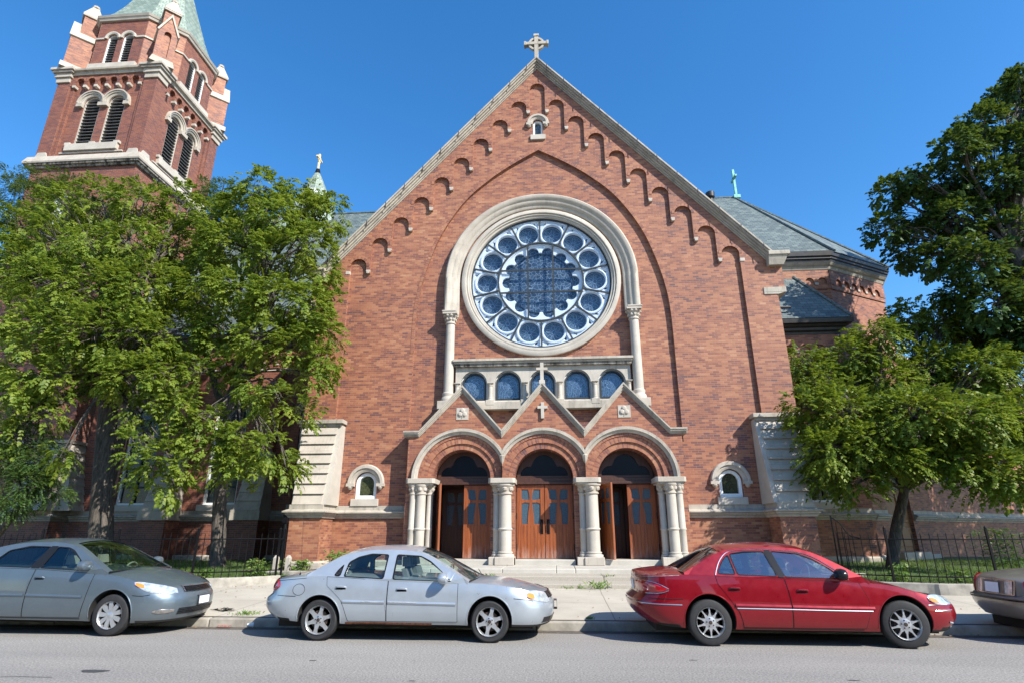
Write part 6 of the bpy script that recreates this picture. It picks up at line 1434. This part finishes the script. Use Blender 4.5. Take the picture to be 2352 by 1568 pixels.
    for sg in (-1, 1):
        for (fl, fr_) in o['doors']:
            rows = []; back = []; nz = 16
            for t in np.linspace(0, 1, nz):
                xl0, xr0 = I(t, fl), I(t, fr_); z_ = lambda x, t=t: dz0+t*(I(x, SH)-.012-dz0)
                rows.append([side(x, z_(x), .0055, sg) for x in np.linspace(xl0+.006, xr0-.006, 14)]); back.append([side(x, z_(x)+(t-.5)*.012, .002, sg) for x in np.linspace(xl0-.001, xr0+.001, 14)])
            b = MB(); b.grid(rows); b.cur = 1; b.grid(back); b.build('door', [o['paint'], 'trim_black'], root, smooth=True, merge=False)
    def ribbon(b, pts, wd, off, sg=-1, hz=True):
        P = [side(x, z+wd/2, off, sg) for x, z in pts]; Q = [side(x, z-wd/2, off, sg) for x, z in pts]; mid = [side(x, z, off+wd*.22, sg) for x, z in pts]; P2 = [side(x, z+wd*.52, -.002, sg) for x, z in pts]; Q2 = [side(x, z-wd*.52, -.002, sg) for x, z in pts]; b.grid([P2, P, mid, Q, Q2])
    for nm, mt, pts, wd, off in o['strips']:
        b = MB()
        for sg in (-1, 1): ribbon(b, smoothpts(pts, 8), wd, off, sg)
        b.build(nm, mt, root, smooth=True, recalc=True)
    b = MB()
    for x, z in o['handles']:
        for sg in (-1, 1):
            P = [side(x+dx, z+dz, of, sg) for dx, dz, of in ((-.085, 0, .004), (-.06, .012, .026), (0, .016, .030), (.06, .012, .026), (.085, 0, .004))]; b.tube(P, [.012, .016, .017, .016, .012], 6)
    b.build('door_handle', o['paint'], root, smooth=True)
    b = MB()
    for x, z in o['handles']:
        for sg in (-1, 1): b.add([side(x-.08, z-.03, .0065, sg), side(x+.08, z-.03, .0065, sg), side(x+.08, z+.0, .0065, sg), side(x-.08, z+.0, .0065, sg)], [(0, 1, 2, 3)])
    b.build('handle_recess', 'trim_black', root)
    mx_, mz = o['mirror']
    for sg in (-1, 1):
        ww = gy(mz)+.02; b = MB(); b.T = lambda x, y, z, sg=sg: (x, sg*y, z); b.lathe([(.001, -.14), (.07, -.125), (.100, -.06), (.104, .02), (.09, .10), (.05, .145), (.001, .15)], (0, 0, 0), 16, 'x')
        b.v = [(mx_-xc-.0+v[1]*0+v[0]*.55, sg*(ww+.10+v[0+1]*sg*1.15*1.0*0+abs(0))+v[1]*1.3, mz+v[2]*.85) for v in b.v]
        b.T = None; b.hexa([(mx_-xc-.02, sg*(ww-.06), mz-.06), (mx_-xc+.06, sg*(ww-.06), mz-.06), (mx_-xc+.05, sg*(ww+.08), mz-.04), (mx_-xc-.02, sg*(ww+.08), mz-.04), (mx_-xc-.02, sg*(ww-.06), mz-.01), (mx_-xc+.06, sg*(ww-.06), mz-.01), (mx_-xc+.05, sg*(ww+.08), mz), (mx_-xc-.02, sg*(ww+.08), mz)]); b.build('door_mirror', g('mirrormat', o['paint']), root, smooth=True)
    # lamp and trim patches on the ends, given by (r, zlo, zhi) rows
    for nm, mt, e, rowsp, off in o['patches']:
        for sg in (-1, 1):
            R_ = sm_rows(rowsp); G = []
            for r, z0, z1 in R_: G.append([pt(r, z0+(z1-z0)*t, e, sg, off*(1-.0*abs(2*t-1))*(.25 if t in (0, 1) else 1)) for t in (0, .12, .3, .5, .7, .88, 1)])
            G = [[pt(R_[0][0], R_[0][1]+(R_[0][2]-R_[0][1])*t, e, sg, 0) for t in (0, .12, .3, .5, .7, .88, 1)]]+G+[[pt(R_[-1][0], R_[-1][1]+(R_[-1][2]-R_[-1][1])*t, e, sg, 0) for t in (0, .12, .3, .5, .7, .88, 1)]]
            b = MB(); b.grid(G); b.build(nm, mt, root, smooth=True, merge=False)
    for nm, mt, e, (y0, y1, z0, z1), off, nb in o['faces']:
        b = MB(); m = 12
        if nb:
            for k in range(nb):
                za = z0+(z1-z0)*(k+.25)/nb; zb2 = z0+(z1-z0)*(k+.75)/nb; b.grid([[front(y, z, e, of) for y in np.linspace(y0, y1, m)] for z, of in ((za, -.004), (za, off), (zb2, off), (zb2, -.004))])
        else: b.grid([[front(y, z, e, of) for y in np.linspace(y0, y1, m)] for z, of in ((z0, -.006), (z0, off), (z1, off), (z1, -.006))])
        b.build(nm, mt, root, recalc=True)
    return root, side, front, pt, xc, I
def sm_rows(R):
    return [tuple(q) for q in smoothpts([tuple(r) for r in R], 4)]
M['paint_silver'] = paint('silver_blue_paint', (.385, .425, .46), .5, .34); M['paint_red'] = paint('dark_red_paint', (.20, .003, .009), .3, .33, dust=.12)
M['paint_gray'] = paint('grey_green_paint', (.125, .16, .185), .55, .36); M['paint_gold'] = paint('taupe_paint', (.17, .152, .135), .4, .36); M['paint_taupe_light'] = paint('pale_taupe_paint', (.25, .225, .195), .4, .36)
# silver sedan
S1 = dict(xr=-4.58, xf=.33, yc=-9.34, W=.875, r=.305, rim=.213, wheels=(-3.44, -.68), style='six', paint='paint_silver', label='silver blue sedan with dented door and tall aerial in front of the church steps',
    top=[(-4.6, .90), (-4.3, .955), (-4.0, 1.0), (-3.6, 1.02), (-2, .95), (-1.1, .925), (-.6, .90), (-.2, .845), (.15, .755), (.4, .68)],
    shoulder=[(-4.6, .86), (-4.3, .90), (-3.8, .945), (-3.3, .955), (-2.3, .90), (-1.3, .868), (-.8, .855), (-.3, .81), (.1, .735), (.4, .66)],
    bottom=[(-4.6, .36), (-4.2, .30), (-3.7, .27), (-3.0, .25), (-1.2, .25), (-.3, .23), (.1, .22), (.4, .24)],
    nose=[(.15, .14), (.26, .05), (.40, .0), (.54, .0), (.60, .04), (.70, .10), (.80, .20)], tail=[(.25, .25), (.34, .12), (.48, .0), (.62, .02), (.66, .10), (.80, .12), (.93, .20)],
    roof=[(-3.72, .975), (-3.45, 1.13), (-3.18, 1.265), (-2.85, 1.335), (-2.45, 1.36), (-2.1, 1.345), (-1.82, 1.29), (-1.4, 1.09), (-1.02, .885)], rsplit=(-3.12, -1.86), gz=.92,
    windows=[[(-3.26, .968), (-3.15, .955), (-3.13, 1.14), (-3.2, 1.06)], [(-3.09, .948), (-2.42, .918), (-2.41, 1.285), (-2.70, 1.295), (-2.92, 1.245), (-3.06, 1.165)], [(-2.27, .912), (-1.30, .885), (-1.42, .99), (-1.68, 1.18), (-1.86, 1.262), (-2.27, 1.287)]],
    seats=(-1.95, -3.0), dash=-1.25, doorz=.30, doors=[([(0, -2.96), (.12, -2.99), (.3, -3.03), (.5, -3.10), (.65, -3.22), (.8, -3.34), (1, -3.36)], [(0, -2.335), (1, -2.335)]), ([(0, -2.33), (1, -2.33)], [(0, -1.19), (1, -1.19)])],
    strips=[('side_moulding', 'paint_silver', [(-3.05, .585), (-2.8, .58), (-2.37, .575)], .045, .014), ('side_moulding', 'paint_silver', [(-2.31, .574), (-1.8, .565), (-1.22, .555)], .045, .014), ('moulding_scuff', 'primer', [(-2.30, .580), (-2.1, .577), (-1.85, .570)], .012, .024), ('moulding_scuff', 'primer', [(-2.75, .586), (-2.5, .580), (-2.38, .578)], .010, .024),
        ('bumper_seam', 'trim_black', [(-4.36, .665), (-4.1, .66), (-3.84, .655)], .008, .003), ('bumper_seam', 'trim_black', [(-.30, .64), (-.1, .62), (.0, .60)], .008, .003), ('boot_seam', 'trim_black', [(-4.25, .875), (-4.0, .90), (-3.7, .925)], .006, .003), ('sill_rust', 'rust', [(-3.0, .262), (-2.6, .268), (-2.2, .262), (-1.6, .258)], .035, .004), ('door_dent', 'primer', [(-2.345, .54), (-2.338, .50), (-2.34, .47)], .03, .010)],
    handles=[(-3.10, .79), (-2.10, .765)], mirror=(-1.42, .94),
    patches=[('tail_lamp', 'tail_red', -1, [(.99, .72, .885), (.95, .715, .90), (.85, .715, .905), (.75, .72, .895), (.66, .745, .865), (.60, .785, .83)], .012),
        ('headlamp', 'lamp_clear', 1, [(.60, .66, .70), (.68, .615, .74), (.80, .58, .745), (.90, .565, .72), (.965, .575, .70)], .014), ('turn_lamp', 'amber', 1, [(.61, .655, .70), (.66, .625, .72), (.72, .63, .71)], .022)],
    faces=[('grille', 'trim_black', 1, (-.42, .42, .62, .71), .02, 0), ('number_plate', 'plate_dark', 1, (-.16, .16, .42, .55), .05, 0), ('lower_grille', 'trim_black', 1, (-.6, .6, .27, .35), .008, 0), ('number_plate', 'plate', -1, (-.16, .16, .68, .80), .012, 0)])
root, side, front, pt_, xc, I_ = car(S1)
b = MB(); q = side(-3.92, .93, -.16); b.tube([(q[0], q[1]+.02, .95), (q[0]-.0, q[1]+.02, 1.0)], [.02, .008], 8); b.tube([(q[0], q[1]+.02, .98), (q[0]-.05, q[1]+.03, 1.90)], [.003, .002], 4); b.build('aerial', 'trim_black', root)
b = MB(); b.tube([side(-3.80+.10*cos(a), .755+.085*sin(a), .002) for a in np.linspace(0, 2*pi, 30)], .003, 4); b.build('fuel_flap_seam', 'trim_black', root)
# dark red sedan
S2 = dict(xr=1.58, xf=6.53, pw=4.6, qw=2.7, LF=1.0, LR=.95, yc=-9.33, W=.905, r=.33, rim=.212, wheels=(2.71, 5.55), style='ten', paint='paint_red', label='dark red sedan with scuffed front bumper parked just right of the church steps', steer=-.16,
    top=[(1.2, .97), (1.45, 1.01), (1.8, 1.06), (2.3, 1.085), (3.5, 1.0), (5.0, .95), (5.5, .90), (5.9, .82), (6.2, .72), (6.5, .66)],
    shoulder=[(1.2, .92), (1.5, .97), (2.2, 1.0), (2.9, .99), (3.85, .955), (4.9, .915), (5.4, .87), (5.8, .80), (6.15, .71), (6.5, .63)],
    bottom=[(1.2, .36), (1.7, .27), (2.2, .25), (3.1, .235), (5.0, .225), (5.9, .22), (6.2, .23), (6.5, .26)],
    nose=[(.18, .20), (.28, .10), (.42, .0), (.56, .0), (.62, .05), (.72, .18), (.82, .34)], tail=[(.25, .32), (.36, .12), (.50, .0), (.66, .0), (.72, .10), (.85, .10), (1.0, .10)],
    roof=[(2.38, 1.03), (2.65, 1.17), (2.92, 1.30), (3.15, 1.37), (3.6, 1.405), (4.05, 1.40), (4.40, 1.34), (4.75, 1.17), (5.15, .925)], rsplit=(3.02, 4.36), gz=.97, tumble=.58, sideglass='glass_dusty', seal=.012, sealmat='trim_black', rearglass='glass_tint',
    windows=[[(2.90, 1.02), (3.172, 1.008), (3.125, 1.30), (3.04, 1.235), (2.96, 1.13)], [(3.198, 1.006), (3.80, .985), (3.70, 1.348), (3.40, 1.345), (3.15, 1.310)], [(3.90, .982), (4.78, .955), (4.62, 1.10), (4.40, 1.245), (4.2, 1.32), (3.80, 1.352)]],
    chrome_line=[(2.86, 1.00), (2.90, 1.09), (2.98, 1.215), (3.11, 1.325), (3.30, 1.362), (3.75, 1.370), (4.15, 1.345), (4.42, 1.262), (4.66, 1.10), (4.84, .945)],
    bpillar=[(3.81, .975), (3.895, .972), (3.795, 1.36), (3.705, 1.36)], seats=(4.25, 3.25), dash=4.95, doorz=.27, seatmat='seat',
    doors=[([(0, 3.20), (.1, 3.19), (.3, 3.15), (.5, 3.05), (.7, 2.95), (.85, 2.87), (1, 2.85)], [(0, 3.925), (.4, 3.93), (.7, 3.915), (1, 3.885)]), ([(0, 3.93), (.4, 3.935), (.7, 3.92), (1, 3.89)], [(0, 4.98), (.35, 5.06), (.65, 5.07), (1, 4.98)])],
    strips=[('side_moulding', 'paint_red', [(3.10, .575), (3.5, .567), (3.92, .56)], .055, .012), ('side_moulding', 'paint_red', [(3.94, .56), (4.5, .55), (5.13, .545)], .055, .012), ('chrome_strip', 'chrome', [(3.12, .535), (3.9, .525), (4.5, .515), (5.10, .510)], .014, .012),
        ('chrome_strip', 'chrome', [(1.45, .60), (1.9, .585), (2.30, .575)], .013, .006), ('chrome_strip', 'chrome', [(6.0, .52), (6.15, .525), (6.28, .53)], .013, .006), ('bumper_seam', 'trim_black', [(1.80, .665), (2.1, .66), (2.32, .655)], .008, .002), ('bumper_seam', 'trim_black', [(5.92, .60), (6.02, .60), (6.10, .605)], .008, .002), ('boot_seam', 'primer', [(1.55, .945), (1.9, .975), (2.30, .995)], .006, .003),
        ('bumper_scrape', 'primer', [(6.20, .36), (6.24, .35), (6.28, .34)], .03, .003), ('bumper_scrape', 'primer', [(6.22, .30), (6.25, .29)], .02, .003), ('sill_seam', 'trim_black', [(3.2, .255), (4.0, .25), (4.95, .245)], .012, .004)],
    handles=[(3.11, .81), (4.12, .785)], mirror=(4.70, 1.02), mirrormat='trim_black',
    patches=[('tail_lamp', 'tail_red', -1, [(.985, .74, .90), (.93, .74, .905), (.82, .735, .90), (.70, .74, .875), (.60, .755, .84), (.50, .78, .81)], .010),
        ('headlamp', 'lamp_clear', 1, [(.47, .655, .70), (.53, .61, .73), (.63, .60, .74), (.75, .60, .735), (.87, .605, .71), (.94, .61, .69)], .014), ('turn_lamp', 'amber', 1, [(.485, .645, .70), (.53, .625, .71), (.59, .618, .69)], .022)],
    faces=[('boot_panel', 'paint_red', -1, (-.40, .40, .72, .90), .004, 0), ('number_plate', 'plate', -1, (-.16, .16, .74, .88), .014, 0), ('grille', 'chrome', 1, (-.35, .35, .60, .69), .02, 6)])
root, side, front, pt_, xc, I_ = car(S2)
b = MB()
for y_ in (0,): b.tube([pt_(r, z, -1, -1, .012) for r, z in ((.99, .905), (.93, .912), (.82, .908), (.70, .885), (.60, .85), (.49, .80), (.49, .775), (.60, .745), (.70, .732), (.85, .727), (.985, .73))], .006, 5)
b.build('lamp_surround', 'chrome', root)
# grey-green sedan, tail out of frame on the left
S3 = dict(xr=-10.85, xf=-6.02, yc=-9.17, W=.90, r=.325, rim=.215, wheels=(-9.82, -7.09), style='cover', paint='paint_gray', label='grey green sedan with silver wheel covers parked at the left edge of the street', steer=.0,
    top=[(-10.9, .98), (-10.4, 1.08), (-10, 1.12), (-9, 1.08), (-7.6, 1.05), (-7.2, 1.03), (-6.8, .975), (-6.4, .88), (-6.12, .79), (-5.9, .72)],
    shoulder=[(-10.9, .95), (-10.4, 1.03), (-9.9, 1.07), (-9.2, 1.06), (-8.5, 1.04), (-7.7, .99), (-7.3, .955), (-6.9, .90), (-6.5, .81), (-6.15, .735), (-5.9, .69)],
    bottom=[(-10.9, .34), (-10.5, .27), (-10, .25), (-9.0, .24), (-7.6, .23), (-6.6, .20), (-6.2, .20), (-5.9, .22)],
    nose=[(.16, .12), (.28, .05), (.42, .0), (.56, .0), (.64, .05), (.74, .13), (.84, .26)], tail=[(.25, .2), (.4, .05), (.55, 0), (.7, .05), (.9, .1), (1.0, .18)], LF=1.0, pw=2.9, qw=2.2,
    roof=[(-10.2, 1.08), (-9.9, 1.26), (-9.6, 1.385), (-9.2, 1.455), (-8.75, 1.475), (-8.4, 1.46), (-8.1, 1.395), (-7.7, 1.20), (-7.28, .99)], rsplit=(-9.7, -8.2), gz=1.03, tumble=.60, sideglass='glass_green', seatmat='seat_tan',
    windows=[[(-9.55, 1.085), (-8.72, 1.06), (-8.60, 1.40), (-9.0, 1.41), (-9.35, 1.34)], [(-8.55, 1.055), (-7.68, 1.015), (-7.85, 1.16), (-8.12, 1.335), (-8.25, 1.385), (-8.48, 1.40)]],
    bpillar=[(-8.715, 1.055), (-8.555, 1.05), (-8.475, 1.41), (-8.60, 1.41)], seats=(-8.15, -9.35), dash=-7.5, doorz=.29,
    doors=[([(0, -9.45), (.5, -9.47), (.75, -9.62), (1, -9.72)], [(0, -8.66), (.6, -8.64), (1, -8.60)]), ([(0, -8.655), (.6, -8.635), (1, -8.595)], [(0, -7.62), (.4, -7.56), (1, -7.50)])],
    strips=[('side_moulding', 'paint_gray', [(-9.3, .63), (-8.68, .625)], .045, .012), ('side_moulding', 'paint_gray', [(-8.63, .625), (-8.1, .615), (-7.62, .605)], .045, .012), ('sill_seam', 'trim_black', [(-9.4, .275), (-8.4, .27), (-7.62, .265)], .01, .004), ('bumper_seam', 'trim_black', [(-6.74, .63), (-6.6, .62), (-6.48, .635)], .008, .003)],
    handles=[(-9.42, .91), (-8.47, .90)], mirror=(-7.66, 1.10),
    patches=[('headlamp', 'lamp_clear', 1, [(.34, .795, .835), (.44, .725, .84), (.56, .675, .825), (.70, .645, .795), (.80, .635, .765), (.885, .645, .72)], .012), ('turn_lamp', 'amber', 1, [(.36, .785, .83), (.42, .75, .825), (.50, .74, .80)], .020),
        ('fog_recess', 'paint_taupe_light', 1, [(.62, .36, .38), (.70, .33, .40), (.80, .33, .40), (.86, .35, .39)], .008)],
    faces=[('grille', 'chrome', 1, (-.40, .40, .655, .755), .02, 0), ('grille_slats', 'trim_black', 1, (-.37, .37, .662, .748), .03, 4), ('lower_grille', 'trim_black', 1, (-.50, .50, .30, .41), .012, 4), ('plate_frame', 'plate_dark', 1, (-.165, .165, .42, .58), .03, 0), ('number_plate', 'plate', 1, (-.15, .15, .44, .56), .036, 0), ('number_plate', 'plate', -1, (-.15, .15, .7, .8), .01, 0)])
root, side, front, pt_, xc, I_ = car(S3)
M['sticker'] = plain('green_sticker', (.35, .6, .35), .6)
b = MB(); b.box(-8.0-xc, -7.99-xc, -.62, -.52, 1.04, 1.08); b.build('windscreen_sticker', 'sticker', root)
b = MB()
for k in range(4):
    for sg in (-1,): b.tube([pt_(r, .342+.018*k, 1, sg, .012) for r in (.66, .74, .82)], .003, 4)
b.build('fog_slats', 'chrome', root)
# taupe sedan at the right edge, seen from behind
S4 = dict(xr=7.47, xf=12.6, yc=-9.20, W=.93, r=.33, rim=.215, wheels=(8.85, 11.7), style='cover', paint='paint_taupe_light', label='taupe sedan cut off by the right edge with its tail lamps and rear plate showing', LR=1.0, pw=3.6, qw=2.6,
    top=[(7.5, .93), (7.8, .99), (8.2, 1.05), (8.7, 1.08), (9.6, 1.0), (11.2, .96), (12, .9), (12.5, .8), (12.9, .72)],
    shoulder=[(7.5, .87), (7.8, .93), (8.3, .985), (9.2, .98), (10.5, .94), (11.3, .90), (12, .84), (12.5, .75), (12.9, .68)],
    bottom=[(7.5, .36), (8.0, .28), (8.4, .26), (9.3, .25), (11.2, .24), (12.2, .22), (12.9, .25)],
    nose=[(.2, .15), (.42, .0), (.56, .0), (.7, .15), (.82, .3)], tail=[(.25, .30), (.36, .14), (.50, .03), (.62, .0), (.655, .0), (.67, .09), (.85, .12), (.98, .20)],
    roof=[(8.75, 1.03), (9.0, 1.18), (9.3, 1.32), (9.6, 1.40), (10.0, 1.42), (10.4, 1.41), (10.75, 1.34), (11.1, 1.15), (11.5, .93)], rsplit=(9.4, 10.7), gz=.96,
    windows=[[(9.3, 1.01), (10.1, .985), (10.05, 1.345), (9.7, 1.34), (9.45, 1.26)], [(10.2, .98), (11.1, .95), (10.9, 1.1), (10.6, 1.29), (10.15, 1.35)]], seats=(10.6, 9.6), dash=11.2, doorz=.29,
    doors=[([(0, 9.35), (1, 9.25)], [(0, 10.13), (1, 10.13)]), ([(0, 10.14), (1, 10.14)], [(0, 11.15), (1, 11.15)])],
    strips=[('side_moulding', 'paint_taupe_light', [(9.3, .56), (10.2, .55), (11.1, .54)], .05, .012)], handles=[(9.5, .82), (10.45, .8)], mirror=(10.98, 1.0),
    patches=[('tail_lamp', 'tail_red', -1, [(.46, .70, .94), (.58, .672, .945), (.72, .668, .945), (.84, .668, .935), (.915, .67, .90)], .016), ('headlamp', 'lamp_clear', 1, [(.6, .64, .7), (.75, .61, .73), (.93, .61, .71)], .012)],
    faces=[('bumper', 'paint_gold', -1, (-.86, .86, .34, .64), .012, 0), ('garnish_surround', 'chrome', -1, (-.42, .42, .678, .905), .016, 0), ('reverse_lamp', 'lamp_clear', -1, (-.39, .39, .695, .885), .024, 0), ('plate_recess', 'paint_gold', -1, (-.25, .25, .690, .890), .030, 0), ('number_plate', 'plate', -1, (-.155, .155, .705, .855), .038, 0), ('bumper_groove', 'trim_black', -1, (-.84, .84, .60, .615), .018, 0), ('grille', 'chrome', 1, (-.35, .35, .6, .69), .02, 6)])
car(S4)
